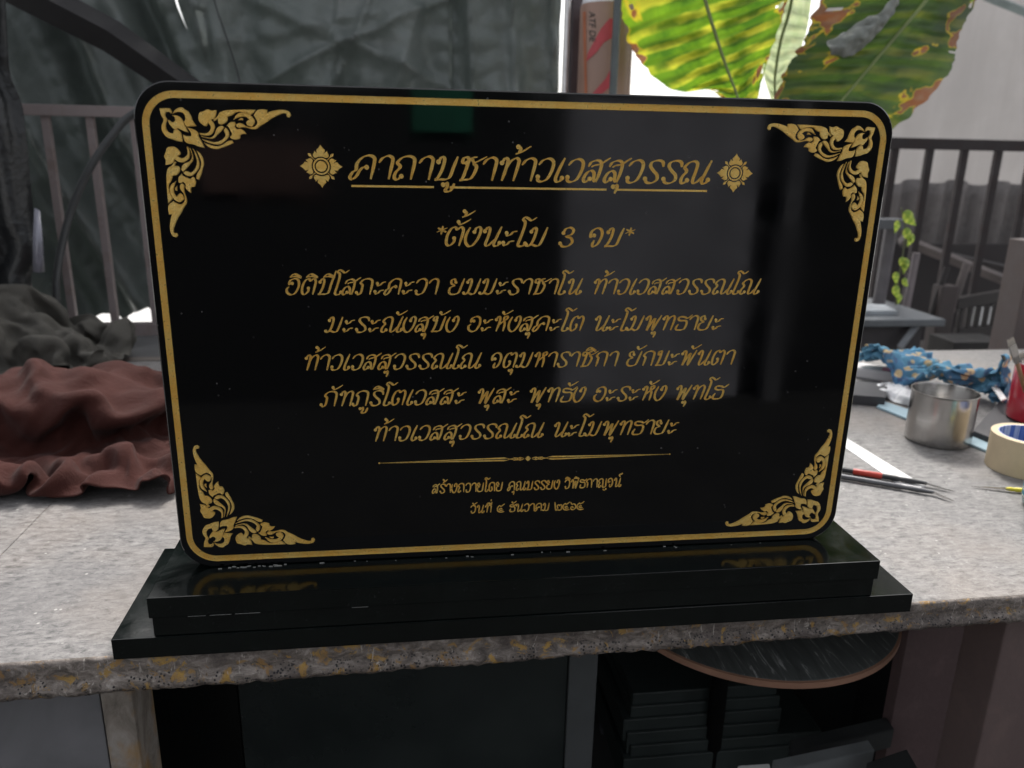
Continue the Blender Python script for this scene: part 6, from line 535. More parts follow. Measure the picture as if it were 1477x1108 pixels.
# ================================================================== PLAQUE
PL = thing('inscribed_plaque', 'black polished granite plaque with gold Thai inscription and gold border on a stepped base', 'plaque')
ZB, ZT = .05646, .45341
def rrect(x0, x1, z0, z1, r, n=12):
    out = []
    for cx, cz, a0 in ((x1-r, z0+r, -90), (x1-r, z1-r, 0), (x0+r, z1-r, 90), (x0+r, z0+r, 180)):
        for k in range(n+1):
            a = radians(a0+90*k/n); out.append((cx+r*cos(a), cz+r*sin(a)))
    return out
bm = bmesh.new(); o0 = rrect(-.3, .3, ZB, ZT, .0275); o1 = rrect(-.2990, .2990, ZB+.0010, ZT-.0010, .0265)
A = [bm.verts.new((x, 0, z)) for x, z in o1]; B_ = [bm.verts.new((x, .0009, z)) for x, z in o0]
C_ = [bm.verts.new((x, .0191, z)) for x, z in o0]; D = [bm.verts.new((x, .020, z)) for x, z in o1]
n = len(A)
for P, Q in ((A, B_), (B_, C_), (C_, D)):
    for i in range(n): bm.faces.new((P[i], P[(i+1) % n], Q[(i+1) % n], Q[i]))
bm.faces.new(A); bm.faces.new(D[::-1]); bmesh.ops.recalc_face_normals(bm, faces=bm.faces)
obj('tablet', bm, GR, PL)
def base(name, xl, xr, yf, yb, z0, z1):
    return box(name, xl, xr, yf, yb, z0, z1, GB, PL, .0008)
base('base_slab', -.3168, .3216, -.0462, .105, .0378, .05640)
base('base_riser', -.3150, .3195, -.0440, .100, .0196, .0375)
base('base_plinth', -.3485, .3610, -.0455, .110, .0004, .0193)
# ---- fine pale scratches of glue in the joint under the base slab
GLUE = plain('pale_glue', (.22, .22, .21), .7)
bm = bmesh.new(); random.seed(3)
x = -.31
while x < .2:
    L = .004+R()*.016
    if R() < (.5 if x < -.15 else 0): bx(bm, x, x+L, -.0461, -.0438, .0375, .0377+R()*.00012)
    x += L+.003
stuff(obj('glue_trace', bm, GLUE, PL))
bm = bmesh.new()
for i in range(46):
    x = -.27+R()*.52; z = .0566; y = -.001-R()*.003
    if R() < .4: x = -.262+R()*.05
    s = .0003+R()*.0008
    bx(bm, x-s*(1+R()*2), x+s, y-s, y, z-.0001, z+s*.6)
stuff(obj('dust_fleck', bm, GLUE, PL))

# ---- raised gold work
def outline(pts, n=4, lim=62):
    P = [Vector((x, z, 0)) for x, z in pts]; N = len(P); sharp = []
    for i in range(N):
        a = (P[i]-P[i-1]); b = (P[(i+1) % N]-P[i])
        if a.length > 1e-9 and b.length > 1e-9 and math.degrees(a.angle(b)) > lim: sharp.append(i)
    if len(sharp) < 1: return [(v.x, v.y) for v in catmull(P, n, True)]
    out = []
    for s, e in zip(sharp, sharp[1:]+[sharp[0]+N]):
        seg = [P[k % N] for k in range(s, e+1)]
        if len(seg) == 2: out += seg[:1]
        else: out += catmull(seg, n)[:-1]
    return [(v.x, v.y) for v in out]
def relief(bm, pts, h=.0010, b=.00042):
    area = sum(pts[i-1][0]*p[1]-p[0]*pts[i-1][1] for i, p in enumerate(pts))
    if area < 0: pts = pts[::-1]
    N = len(pts); ins = []
    for i in range(N):
        p0, p, p1 = Vector(pts[i-1]), Vector(pts[i]), Vector(pts[(i+1) % N])
        a = (p-p0); c = (p1-p)
        if a.length < 1e-9: a = c
        if c.length < 1e-9: c = a
        a.normalize(); c.normalize(); m = Vector((-a.y-c.y, a.x+c.x))
        m = m.normalized() if m.length > 1e-6 else Vector((-a.y, a.x))
        k = b/max(.45, m.dot(Vector((-a.y, a.x)))); ins.append(p+m*k)
    V0 = [bm.verts.new((x, .0, z)) for x, z in pts]; V1 = [bm.verts.new((q.x, -h, q.y)) for q in ins]
    for i in range(N): bm.faces.new((V0[i], V0[(i+1) % N], V1[(i+1) % N], V1[i]))
    cdt = delaunay_2d_cdt([Vector((q.x, q.y)) for q in ins], [], [list(range(N))], 1, 1e-7)
    nv = [bm.verts.new((q.x, -h, q.y)) for q in cdt[0]]
    for f in cdt[2]: bm.faces.new([nv[i] for i in f])
def stroke(bm, pts, wd, k=1.0):
    """a V-cut pen stroke: raised rims, sunk middle"""
    N = len(pts); rows = []
    for i, p in enumerate(pts):
        d = Vector(pts[min(i+1, N-1)])-Vector(pts[max(i-1, 0)])
        if d.length < 1e-9: d = Vector((1, 0))
        d.normalize(); nn = Vector((-d.y, d.x)); w2 = wd[i]/2
        a = Vector(p)+nn*w2; c = Vector(p)-nn*w2; p = Vector(p)
        dep = min(.00042, w2*.5)
        rows.append([(a.x, .0, a.y), (a.x, -.00045, a.y), (p.x, -.00045+dep, p.y), (c.x, -.00045, c.y), (c.x, .0, c.y)])
    grid(bm, rows)
def ball(bm, x, z, r, n=12):
    c = bm.verts.new((x, -.00060, z)); R1 = [bm.verts.new((x+r*cos(2*pi*k/n), -.00035, z+r*sin(2*pi*k/n))) for k in range(n)]
    R0 = [bm.verts.new((v.co.x, 0, v.co.z)) for v in R1]
    for k in range(n):
        bm.faces.new((c, R1[k], R1[(k+1) % n])); bm.faces.new((R1[k], R0[k], R0[(k+1) % n], R1[(k+1) % n]))
# border band
bm = bmesh.new(); nn_ = 14
def band_line(x, z0, z1, r): return rrect(-x, x, z0, z1, r, nn_)
def dense(L, st=.004):
    out = []
    for i, p in enumerate(L):
        q = L[(i+1) % len(L)]; k = max(1, int(hypot(q[0]-p[0], q[1]-p[1])/st))
        for t in range(k): out.append((p[0]+(q[0]-p[0])*t/k, p[1]+(q[1]-p[1])*t/k))
    return out
cen = rrect(-.2918, .2918, .0648, .4440, .0222, nn_); cen = dense(cen)
N = len(cen); rows = []
for i, p in enumerate(cen):
    q0, q1 = Vector(cen[i-1]), Vector(cen[(i+1) % N]); d = (q1-q0).normalized(); m = Vector((d.y, -d.x)); p = Vector(p)
    row = []
    for s, h in ((-.00262, 0), (-.00240, .0007), (-.0015, .00025), (0, .0002), (.0015, .00025), (.00240, .0007), (.00262, 0)):
        v = p+m*s*(1+.03*fnoise((p.x, 0, p.y), 160, s*9)); row.append((v.x, -h, v.y))
    rows.append(row)
rows.append(rows[0]); grid(bm, rows); bmesh.ops.remove_doubles(bm, verts=bm.verts, dist=1e-6)
bmesh.ops.recalc_face_normals(bm, faces=bm.faces); obj('gold_border', bm, GOLD, PL)['label'] = 'gold painted rounded border line'
# corner ornaments
def ornament(sx, sz, cx, cz, lab):
    bm = bmesh.new()
    for k, pts in ORN.items():
        for mir in ((0,) if k[0] == 'F' else (0, 1)):
            q = [((y, x) if mir else (x, y)) for x, y in pts]
            relief(bm, [(cx+sx*x/1000, cz-sz*y/1000) for x, y in outline(q)])
    bmesh.ops.recalc_face_normals(bm, faces=bm.faces)
    o = obj('corner_ornament', bm, GOLD, PL); o['label'] = lab
ornament(1, 1, -.2811, .4341, 'gold flame scroll ornament in the upper left corner')
ornament(-1, 1, .2830, .4337, 'gold flame scroll ornament in the upper right corner')
ornament(1, -1, -.2808, .0762, 'gold flame scroll ornament in the lower left corner')
ornament(-1, -1, .2830, .0750, 'gold flame scroll ornament in the lower right corner')
# flowers beside the heading
def flower(cx, cz, s, lab):
    bm = bmesh.new(); half = [(0, 475), (48, 405), (98, 362), (92, 318), (74, 285), (118, 322), (140, 345), (150, 305), (178, 255), (165, 205), (120, 182), (60, 205), (0, 212)]
    pet = half+[(-x, y) for x, y in half[-2:0:-1]]
    bud = [(0, 405), (30, 365), (32, 330), (14, 300), (10, 195), (-10, 195), (-14, 300), (-32, 330), (-30, 365)]
    def put(pts, ang, sc=1.0):
        ca, sa = cos(ang), sin(ang)
        relief(bm, [(cx+s*sc*(x*ca-y*sa), cz+s*sc*(x*sa+y*ca)) for x, y in outline(pts, 3, 50)], .0005, .00022)
    for k in range(4): put(pet, k*pi/2); put(bud, pi/4+k*pi/2)
    put([(122*cos(a*pi/12), 122*sin(a*pi/12)) for a in range(24)], 0)
    rows = []
    for k in range(33):
        a = 2*pi*k/32; rows.append([(cx+s*r*cos(a), -h, cz+s*r*sin(a)) for r, h in ((148, 0), (153, .0005), (183, .0005), (188, 0))])
    grid(bm, rows); bmesh.ops.recalc_face_normals(bm, faces=bm.faces)
    obj('flower_ornament', bm, GOLD, PL)['label'] = lab
flower(-.1668, .3948, .0160/475, 'gold four petalled flower left of the heading')
flower(.1655, .3951, .0155/475, 'gold four petalled flower right of the heading')

# ---- Thai pen-written letters: centre lines in a 0..100 box; 'o' marks a round head
G = {
 'ค': (86, [['o', (46, 50), (34, 50), (24, 36), (16, 12), (4, -1), (-6, 8), (0, 28), (10, 40), (10, 68), (26, 93), (46, 100), (64, 93), (70, 72), (69, 0)]]),
 'า': (60, [[(0, 70), (10, 90), (28, 100), (44, 92), (48, 72), (47, 0)]]),
 'ถ': (84, [['o', (30, 14), (18, 0), (6, 8), (7, 30), (18, 50), (16, 60), (6, 72), (18, 92), (40, 100), (60, 93), (67, 72), (66, 0)]]),
 'ก': (82, [[(16, 0), (19, 50), (16, 60), (6, 72), (18, 92), (40, 100), (60, 93), (66, 72), (65, 0)]]),
 'ภ': (86, [['o', (-4, 12), (8, 0), (19, 12), (21, 50), (18, 62), (8, 74), (20, 93), (42, 100), (62, 93), (69, 72), (68, 0)]]),
 'บ': (88, [['o', (8, 78), (16, 98), (28, 90), (28, 50), (20, 14), (12, 2), (30, 3), (50, 4), (62, 16), (67, 56), (74, 102)]]),
 'ป': (88, [['o', (8, 78), (16, 98), (28, 90), (28, 50), (20, 14), (12, 2), (30, 3), (50, 4), (62, 16), (68, 70), (80, 150)]]),
 'ข': (82, [['o', (24, 74), (10, 76), (10, 96), (24, 98), (24, 80), (24, 50), (18, 14), (12, 2), (28, 3), (46, 4), (57, 16), (62, 56), (68, 102)]]),
 'ช': (84, [['o', (24, 74), (8, 78), (10, 97), (26, 96), (28, 70), (22, 14), (14, 2), (32, 3), (50, 8), (60, 32), (62, 60), (50, 74), (64, 84), (92, 104)], [(50, 74), (40, 96), (58, 102)]]),
 'ท': (84, [['o', (8, 78), (16, 98), (28, 90), (28, 50), (23, 0)], [(26, 44), (36, 80), (54, 99), (67, 92), (70, 72), (66, 0)]]),
 'ว': (70, [[(2, 72), (14, 92), (36, 100), (54, 86), (57, 54), (48, 14), (30, 0), (14, 4), (10, 20), 'o']]),
 'เ': (42, [[(24, 104), (14, 60), (8, 16), (14, 1), (26, 2), (32, 16), 'o']]),
 'โ': (44, [[(38, 15), 'o', (30, 2), (16, 0), (8, 10), (12, 50), (16, 100), (14, 128), (4, 138), (-2, 140)], [(-2, 138), (8, 154), (24, 148), (40, 138), (60, 154)]]),
 'ส': (80, [[(8, 68), (16, 88), (38, 96), (54, 84), (57, 50), (52, 0)], [(20, 66), (30, 74), (52, 80), (72, 98), (84, 108)], ['o', (26, 14), (12, 0), (2, 12), (8, 38), (22, 50), (36, 40), (42, 10), (50, 2)]]),
 'ร': (72, [[(66, 72), (58, 94), (38, 100), (18, 92), (16, 74), (32, 54), (50, 36), (54, 14), (38, 0), (18, 2), (8, 18), 'o']]),
 'ณ': (116, [['o', (30, 14), (18, 0), (6, 8), (7, 30), (17, 50), (15, 60), (6, 72), (18, 92), (38, 99), (52, 88), (54, 60), (52, 16), (58, 2), (72, 8), (88, 36)], [(104, 104), (94, 50), (88, 14), (94, 1), (106, 3), (112, 17), 'o']]),
 'ต': (84, [['o', (38, 40), (40, 22), (26, 2), (10, 12), (6, 54), (16, 90), (32, 98), (42, 86), (54, 99), (66, 92), (70, 70), (66, 0)]]),
 'ง': (70, [['o', (34, 74), (38, 94), (50, 100), (60, 84), (56, 40), (40, 4), (22, 0), (6, 22), (2, 60), (12, 98)]]),
 'น': (94, [['o', (8, 78), (16, 98), (28, 90), (28, 50), (24, 14), (30, 2), (42, 8), (62, 40)], [(76, 104), (66, 50), (60, 14), (66, 1), (78, 3), (84, 17), 'o']]),
 'ะ': (64, [['o', (10, 70), (16, 57), (28, 62), (38, 76), (54, 80)], ['o', (6, 18), (12, 5), (24, 10), (34, 24), (52, 28)]]),
 'ม': (88, [['o', (8, 78), (16, 98), (28, 90), (28, 50), (22, 16), (12, 2), (0, 8), 'o'], [(12, 8), (28, 8), (44, 2), (58, 8), (66, 40), (74, 102)]]),
 'จ': (72, [['o', (22, 60), (8, 52), (6, 80), (24, 99), (46, 92), (56, 60), (48, 16), (32, 0), (24, 12), (28, 34)]]),
 'อ': (74, [['o', (24, 70), (10, 64), (12, 88), (34, 100), (54, 88), (60, 50), (48, 10), (28, 0), (8, 12), (2, 34), (12, 50)]]),
 'ย': (86, [['o', (30, 78), (20, 98), (6, 90), (8, 70), (26, 56), (8, 44), (4, 18), (18, 2), (42, 2), (58, 14), (65, 56), (72, 102)]]),
 'ห': (82, [['o', (8, 78), (16, 98), (28, 90), (28, 50), (22, 0)], [(24, 36), (44, 62), (66, 84), (66, 100), (52, 98), (50, 80), (60, 50), (60, 0)]]),
 'พ': (100, [['o', (8, 78), (16, 98), (28, 90), (30, 50), (26, 0), (34, 30), (54, 82), (56, 50), (58, 0), (72, 50), (88, 104)]]),
 'ธ': (76, [[(84, 106), (62, 84), (40, 92), (14, 92), (10, 74), (28, 66), (52, 66), (64, 52), (62, 16), (48, 3), (16, 3), (10, 20), (18, 42)]]),
 'ด': (82, [['o', (34, 44), (38, 20), (24, 2), (8, 14), (6, 60), (20, 92), (42, 100), (60, 92), (66, 72), (65, 0)]]),
 'ญ': (110, [['o', (30, 14), (18, 0), (6, 8), (7, 30), (17, 50), (6, 72), (18, 92), (38, 99), (52, 88), (54, 60), (54, 4), (76, 2), (88, 14), (90, 56), (94, 102)], [(60, -18), (72, -34), (94, -26), (92, -10)]]),
 '3': (76, [['o', (10, 72), (16, 94), (36, 101), (52, 86), (46, 64), (26, 54), (48, 46), (60, 24), (46, 2), (22, 0), (8, 16), 'o']]),
 '*': (40, [[(18, 60), (18, 104)], [(-2, 72), (38, 94)], [(-2, 94), (38, 72)]]),
 '๕': (90, [[(86, 6), (44, 0), (12, 18), (8, 56), (28, 86), (46, 76), (62, 88), (88, 110)], ['o', (54, 46), (38, 50), (30, 36), (46, 24), (74, 26)]]),
 '๒': (90, [[(0, 112), (6, 60), (12, 10), (24, 2), (26, 20)], ['o', (36, 30), (30, 60), (44, 74), (56, 62), (66, 74), (80, 62), (80, 20), (66, 2), (26, 4)]]),
 '๖': (76, [[(4, 104), (20, 76), (46, 78), (64, 58), (62, 22), (42, 2), (18, 6), (10, 30), (26, 44), (34, 30), 'o']]),
 ' ': (52, []),
}
MK = {   # marks, placed from the right stem of the letter before them
 'ั': [['o', (-26, 126), (-16, 114), (0, 122), (24, 142)]],
 '้': [['o', (-12, 148), (-2, 140), (-6, 122), (-16, 118), (4, 126), (34, 152)]],
 'ิ': [[(-50, 108), (-32, 128), (-12, 122), (8, 106), (-20, 114), (-50, 108)]],
 'ี': [[(-50, 108), (-32, 128), (-12, 122), (8, 106), (-20, 114), (-50, 108)], [(6, 108), (12, 140)]],
 '่': [[(0, 118), (4, 142)]],
 '์': [['o', (-12, 122), (-18, 134), (-8, 146), (8, 144), (18, 160)]],
 'ุ': [['o', (-18, -20), (-8, -12), (-2, -22), (-6, -50)]],
 'ู': [['o', (-26, -20), (-14, -12), (-10, -28), (-14, -46), (2, -48), (10, -34), (14, -14)]],
}
def pen(bm, path, T, sy, thick, thin, ang=26):
    pts = [p for p in path if p != 'o']; balls = []
    if path[0] == 'o': balls.append(pts[0])
    if path[-1] == 'o': balls.append(pts[-1])
    if 'o' in path[1:-1]: balls.append(pts[0])
    P = catmull([(x, y, 0) for x, y in pts], 5); wd = []; N = len(P)
    for i, p in enumerate(P):
        d = P[min(i+1, N-1)]-P[max(i-1, 0)]; th = atan2(d.y, d.x)
        wv = thin+(thick-thin)*abs(sin(th-radians(ang)))**1.2
        e = min(i, N-1-i)/3.0
        wd.append(wv*sy*(.55+.45*min(1, e)))
    stroke(bm, [T(p.x, p.y) for p in P], wd)
    for b in balls:
        q = T(*b); ball(bm, q[0], q[1], 9.5*sy)
def write(text, x0, x1, zl, zr, xh, lab, slant=.20, thick=14.6, thin=4.4):
    """set one line of lettering between x0 and x1 on the tablet"""
    def lay(emit):
        cx = 0; prev = 0; hi = 0; right = 0
        for ch in text:
            if ch in MK:
                up = 34 if (ch in '้่์' and hi) else 0
                if emit:
                    for p in MK[ch]: emit(p, prev-18, up)
                if ch in 'ัิี': hi = 1
            else:
                adv, st = G[ch]
                if emit:
                    for p in st: emit(p, cx, 0)
                cx += adv; prev = cx; hi = 0
        return cx-16
    tot = lay(None)+slant*100
    sx = (x1-x0)/tot; sy = xh/100
    bm = bmesh.new()
    def emit(p, ox, up):
        def T(x, y): 
            X = x0+sx*(ox+x)+slant*(y+up)*sx
            return (X, zl+(zr-zl)*(X-x0)/(x1-x0)+sy*(y+up))
        pen(bm, p, T, (sy+sx)/2, thick, thin)
    lay(emit)
    bmesh.ops.recalc_face_normals(bm, faces=bm.faces)
    for f in bm.faces:
        if f.normal.y > 0: f.normal_flip()
    o = obj('inscription_line', bm, GOLD, PL); o['label'] = lab
write('คาถาบูชาท้าวเวสสุวรรณ', -.1446, .1438, .3859, .3865, .0176, 'largest gold heading line, underlined')
write('*ตั้งนะโม 3 จบ*', -.0812, .0818, .3349, .3348, .0150, 'second gold line between two asterisks')
write('อิติปิโสภะคะวา ยมมะราชาโน ท้าวเวสสวรรณโณ', -.1994, .1974, .2957, .2949, .0128, 'widest gold text line')
write('มะระณังสุขัง อะหังสุคะโต นะโมพุทธายะ', -.1696, .1678, .2646, .2635, .0126, 'gold text line just under the widest line')
write('ท้าวเวสสุวรรณโณ จตุมหาราชิกา ยักขะพันตา', -.1894, .1814, .2328, .2321, .0130, 'middle gold text line of the verse')
write('ภัทภูริโตเวสสะ พุสะ พุทธัง อะระหัง พุทโธ', -.1757, .1752, .2013, .2004, .0130, 'gold text line second from the end of the verse')
write('ท้าวเวสสุวรรณโณ นะโมพุทธายะ', -.1356, .1356, .169, .1686, .0132, 'last gold line of the verse above the divider')
write('สร้างถวายโดย คุณบรรยง วิพิธกาญจน์', -.0844, .0855, .1189, .1189, .0084, 'small upright gold dedication line', .02, 17, 9)
write('วันที่ ๕ ธันวาคม ๒๕๖๕', -.0507, .0517, .0984, .0976, .0073, 'smallest gold line with the date', .02, 17, 9)
bm = bmesh.new()
for a, b in ((-.1448, -.0808), (-.0686, .0583), (.0669, .1430)):
    relief(bm, [(a, .3797), (b, .3797), (b, .3814), (a, .3814)], .0004, .0002)
bmesh.ops.recalc_face_normals(bm, faces=bm.faces); obj('underline', bm, GOLD, PL)
bm = bmesh.new(); zc = .1489
for s in (-1, 1):
    for k in (-1, 1):
        relief(bm, [(s*.1300, zc+k*.0001), (s*.075, zc+k*.0010), (s*.0215, zc+k*.0018), (s*.0175, zc+k*.0008), (s*.0225, zc+k*.0004), (s*.075, zc+k*.00025)], .0004, .00008)
        stroke(bm, [(s*.0180, zc+k*.0004), (s*.012, zc-k*.0007), (s*.007, zc+k*.0013), (s*.0035, zc+k*.0003)], [.0004, .0006, .0006, .0003])
        stroke(bm, [(s*.0130, zc+k*.0014), (s*.009, zc+k*.0008), (s*.006, zc+k*.0002)], [.0002, .0005, .0004])
    ball(bm, s*.1296, zc, .00075)
relief(bm, [(.0021*cos(t*pi/10)*(1.25 if t % 10 == 0 else 1), zc+.0021*sin(t*pi/10)*(1.2 if t % 10 == 5 else 1)) for t in range(20)], .0006, .0003)
bmesh.ops.recalc_face_normals(bm, faces=bm.faces)
obj('divider', bm, GOLD, PL)['label'] = 'long tapering gold divider with a round centre'

# ================================================================== THINGS ON THE TABLE, LEFT
def cloth(name, secs, mat, label, cat, amp=.006, fs=16, seed=0.0, nu=7, nv=6, thick=.0012, foldvec=(1, 1, .4), famp=.0, crease=.0):
    rows = loft(secs, nu, nv); bm = bmesh.new(); out = []
    fv = Vector(foldvec)
    for r in rows:
        q = []
        for p in r:
            a = amp*fnoise(p, fs, seed)+amp*.45*fnoise(p, fs*2.7, seed+4)+amp*.2*fnoise(p, fs*7, seed+8)
            f = crease*(ridge(p, fs*.8, seed+2)-.5)+famp*(abs(sin(p.dot(fv)*60+3*fnoise(p, 9, seed)))-.6)
            v = p+Vector((a*.4, -(a+f)*.8, (a+f)*.8))
            if v.z < .0015: v.z = .0015+.1*(p.z if p.z > 0 else 0)
            q.append(v)
        out.append(q)
    grid(bm, out); bmesh.ops.recalc_face_normals(bm, faces=bm.faces)
    o = obj(name, bm, mat, None, True)
    md = o.modifiers.new('thickness', 'SOLIDIFY'); md.thickness = thick; md.offset = -1
    return tag(o, label, cat)
def S(x, L): return [at(x, py, Y) for py, Y in L]
def draped(key, name, mat, label, cat, off=(0, 0, 0), sub=2, th=.0014, turn=None):
    """crumpled cloth: settled folds stored as a packed grid of points"""
    lx, ly, lz, data = CLOTHS[key]; bm = bmesh.new(); rows = []
    for d in data:
        x, y, z = lx, ly, lz; r = []
        for i in range(0, len(d), 3):
            x += d[i]; y += d[i+1]; z += d[i+2]; r.append(Vector((x/1000+off[0], y/1000+off[1], z/1000+off[2])))
        rows.append(r)
    grid(bm, rows)
    for _ in range(1): bmesh.ops.smooth_vert(bm, verts=bm.verts, factor=.3, use_axis_x=True, use_axis_y=True, use_axis_z=True)
    if turn:                                          # swing about the first point until the axis passes the second
        p0, p1, q0, q1 = [Vector(q+(0,)) for q in turn]; a = atan2((q1-q0).y, (q1-q0).x)-atan2((p1-p0).y, (p1-p0).x); k = (q1-q0).length/(p1-p0).length
        for v in bm.verts:
            d = v.co-p0; v.co = Vector((q0.x+k*(d.x*cos(a)-d.y*sin(a)), q0.y+k*(d.x*sin(a)+d.y*cos(a)), v.co.z*1.35))
    o = obj(name, bm, mat, None, True)
    if sub: md = o.modifiers.new('smooth', 'SUBSURF'); md.levels = md.render_levels = sub
    md = o.modifiers.new('thickness', 'SOLIDIFY'); md.thickness = th; md.offset = 0
    return tag(o, label, cat)
draped('russet', 'crumpled_cloth', cloth_mat('russet_cloth', (.044, .0135, .0105), .15), 'crumpled dark rust brown cloth lying on the table left of the plaque', 'cloth')
draped('rag', 'rag', cloth_mat('grey_green_cloth', (.085, .080, .070), .2), 'dull grey green rag heap behind the rust brown cloth', 'rag', (-.045, 0, 0))
# ================================================================== THINGS ON THE TABLE, RIGHT
# steel mug
mc = onz(1351, 635); mr = .0455; mh = .078
MUG = thing('steel_mug', 'empty brushed stainless steel mug standing right of the plaque', 'mug', mc)
bm = bmesh.new(); lathe(bm, [(0, 0), (mr-.006, 0), (mr-.002, .001), (mr-.0004, .004), (mr, .010), (mr, mh-.002), (mr+.0013, mh-.0008), (mr+.0012, mh+.0005), (mr-.0004, mh+.0004), (mr-.0012, mh-.002), (mr-.0014, .008), (mr-.005, .003), (0, .0025)], 72)
obj('cup', bm, STEEL, MUG, 'auto')
bm = bmesh.new(); ha = radians(28); hd = Vector((cos(ha), sin(ha), 0)); rows = []
side = Vector((-sin(ha), cos(ha), 0))
for p in catmull([(mr-.001, .066, 0), (mr+.014, .068, 0), (mr+.021, .058, 0), (mr+.021, .030, 0), (mr+.014, .019, 0), (mr-.001, .021, 0)], 6):
    c = hd*p.x+Vector((0, 0, p.y)); rows.append([c+side*.0085, c-side*.0085])
grid(bm, rows); o = obj('handle', bm, STEEL, MUG, True); md = o.modifiers.new('t', 'SOLIDIFY'); md.thickness = .0018
# dark stone offcut under the red mug
bm = bmesh.new(); prism(bm, [onz(1401, 632), onz(1440, 648), onz(1540, 600), onz(1440, 588)], .012)
DK = plain('dark_slate', (.045, .044, .048), .55)
tag(obj('stone_offcut', bm, DK), 'dark grey flat stone piece under the red mug', 'stone piece')
# red mug with brushes
rc = onz(1498, 606, .012); rr = .047; rh = .092
RM = thing('red_mug', 'red mug with white inside holding brushes at the right edge', 'mug', rc)
bm = bmesh.new(); lathe(bm, [(0, 0), (rr-.005, 0), (rr-.001, .003), (rr, .008), (rr, rh-.002), (rr-.0008, rh)], 64)
m = M('red_glaze'); m.set(col=(.42, .012, .028), rough=.25, coat=.5); obj('mug_body', bm, m.m, RM, 'auto')
bm = bmesh.new(); lathe(bm, [(rr-.0008, rh), (rr-.003, rh+.0004), (rr-.0045, rh-.002), (rr-.005, .006), (0, .005)], 64)
obj('mug_lining', bm, plain('white_glaze', (.62, .58, .58), .3), RM, 'auto')
def brush(dx, dy, px, py, mat_h, lab):
    top = at(px, py, rc.y+dy); bot = rc+Vector((dx, dy*.5-.004, .008)); d = (top-bot).normalized(); L = (top-bot).length
    T = thing('paint_brush', lab, 'brush', bot)
    bm = bmesh.new(); tube(bm, [d*0, d*L*.5, d*L*.72], [.0022, .0035, .003]); obj('brush_handle', bm, mat_h, T, True)
    s = d.cross(Vector((0, 1, 0))).normalized(); f = s.cross(d)
    bm = bmesh.new()
    grid(bm, [[d*t+s*a*w2+f*b*th for a, b in ((-1, -1), (1, -1), (1, 1), (-1, 1))] for t, w2, th in ((L*.70, .0035, .003), (L*.78, .0052, .0022), (L*.92, .0056, .002))], True)
    obj('ferrule', bm, STEEL, T)
    bm = bmesh.new(); k0 = [bm.verts.new(d*L*.91+s*a*.0054+f*b*.0019) for a, b in ((-1, -1), (1, -1), (1, 1), (-1, 1))]
    for i in range(16):
        a = -1+2*i/15
        tube(bm, [d*L*.90+s*a*.0052, d*L*.96+s*a*.0056, d*(L*(.99+.015*R()))+s*a*.0055], [.0006, .0005, .0002], 4)
    bmesh.ops.delete(bm, geom=k0, context='VERTS')
    obj('bristles', bm, plain('worn_bristle', (.42, .38, .33), .8), T)
brush(-.02, -.012, 1457, 488, plain('varnished_wood', (.24, .13, .06), .4), 'flat steel brush rising above the rim of the red mug')
brush(-.005, .01, 1474, 508, plain('dark_handle', (.03, .03, .03), .4), 'shorter dark brush leaning in the red mug')
# masking tape
tc = onz(1478, 676); TAPE = thing('masking_tape', 'roll of cream masking tape lying flat with blue core', 'tape roll', tc)
tr_ = .049; th_ = .050
bm = bmesh.new(); lathe(bm, [(tr_-.009, 0), (tr_-.0006, 0), (tr_, .0006), (tr_, th_-.0006), (tr_-.0006, th_), (tr_-.009, th_)], 72)
obj('tape', bm, plain('cream_crepe', (.55, .44, .29), .7, 0, .06, 60, .3, .0003), TAPE, 'auto')
bm = bmesh.new(); lathe(bm, [(tr_-.009, 0), (tr_-.009, th_), (tr_-.0105, th_), (tr_-.0105, 0), (tr_-.009, 0)], 72)
m = M('blue_printed_core'); br = m.n('TexBrick'); br.inputs['Scale'].default_value = 90; br.inputs['Color1'].default_value = (.55, .60, .70, 1); br.inputs['Color2'].default_value = (.03, .10, .38, 1); br.inputs['Mortar'].default_value = (.025, .09, .36, 1); br.inputs['Mortar Size'].default_value = .03
m.l(m.co((1, 1, 1)), br.inputs['Vector']); m.set(col=br.outputs[0], rough=.5); obj('core', bm, m.m, TAPE, 'auto')
# glass jar with teal label
jc = onz(1508, 733); JAR = thing('glass_jar', 'clear jar with turquoise label at the lower right edge of the table', 'jar', jc)
glass = M('thick_glass'); glass.set(col=(.75, .88, .88), rough=.06, trans=.8, ior=1.45)
bm = bmesh.new(); lathe(bm, [(0, 0), (.020, 0), (.0255, .003), (.027, .010), (.027, .045), (.024, .052), (.0225, .055), (.0225, .072), (.021, .072), (.021, .054), (.025, .044), (.025, .010), (0, .004)], 56)
obj('jar_body', bm, glass.m, JAR, 'auto')
lm = M('turquoise_label'); wv = lm.n('TexWave', wave_type='BANDS', bands_direction='Z'); wv.inputs['Scale'].default_value = 38; wv.inputs['Distortion'].default_value = 3
lm.l(lm.co(), wv.inputs['Vector']); lm.set(col=lm.ramp(wv.outputs[0], [(.4, (.02, .26, .34)), (.55, (.03, .34, .42)), (.7, (.55, .62, .55))]), rough=.4)
bm = bmesh.new(); lathe(bm, [(.0273, .013), (.0275, .0135), (.0275, .0435), (.0273, .044)], 56); obj('label', bm, lm.m, JAR, 'auto')
bm = bmesh.new(); lathe(bm, [(0, .0865), (.022, .0865), (.0238, .085), (.0238, .0735), (.0228, .0725)], 40); obj('lid', bm, plain('pale_yellow_lid', (.50, .50, .28), .4), JAR, 'auto')
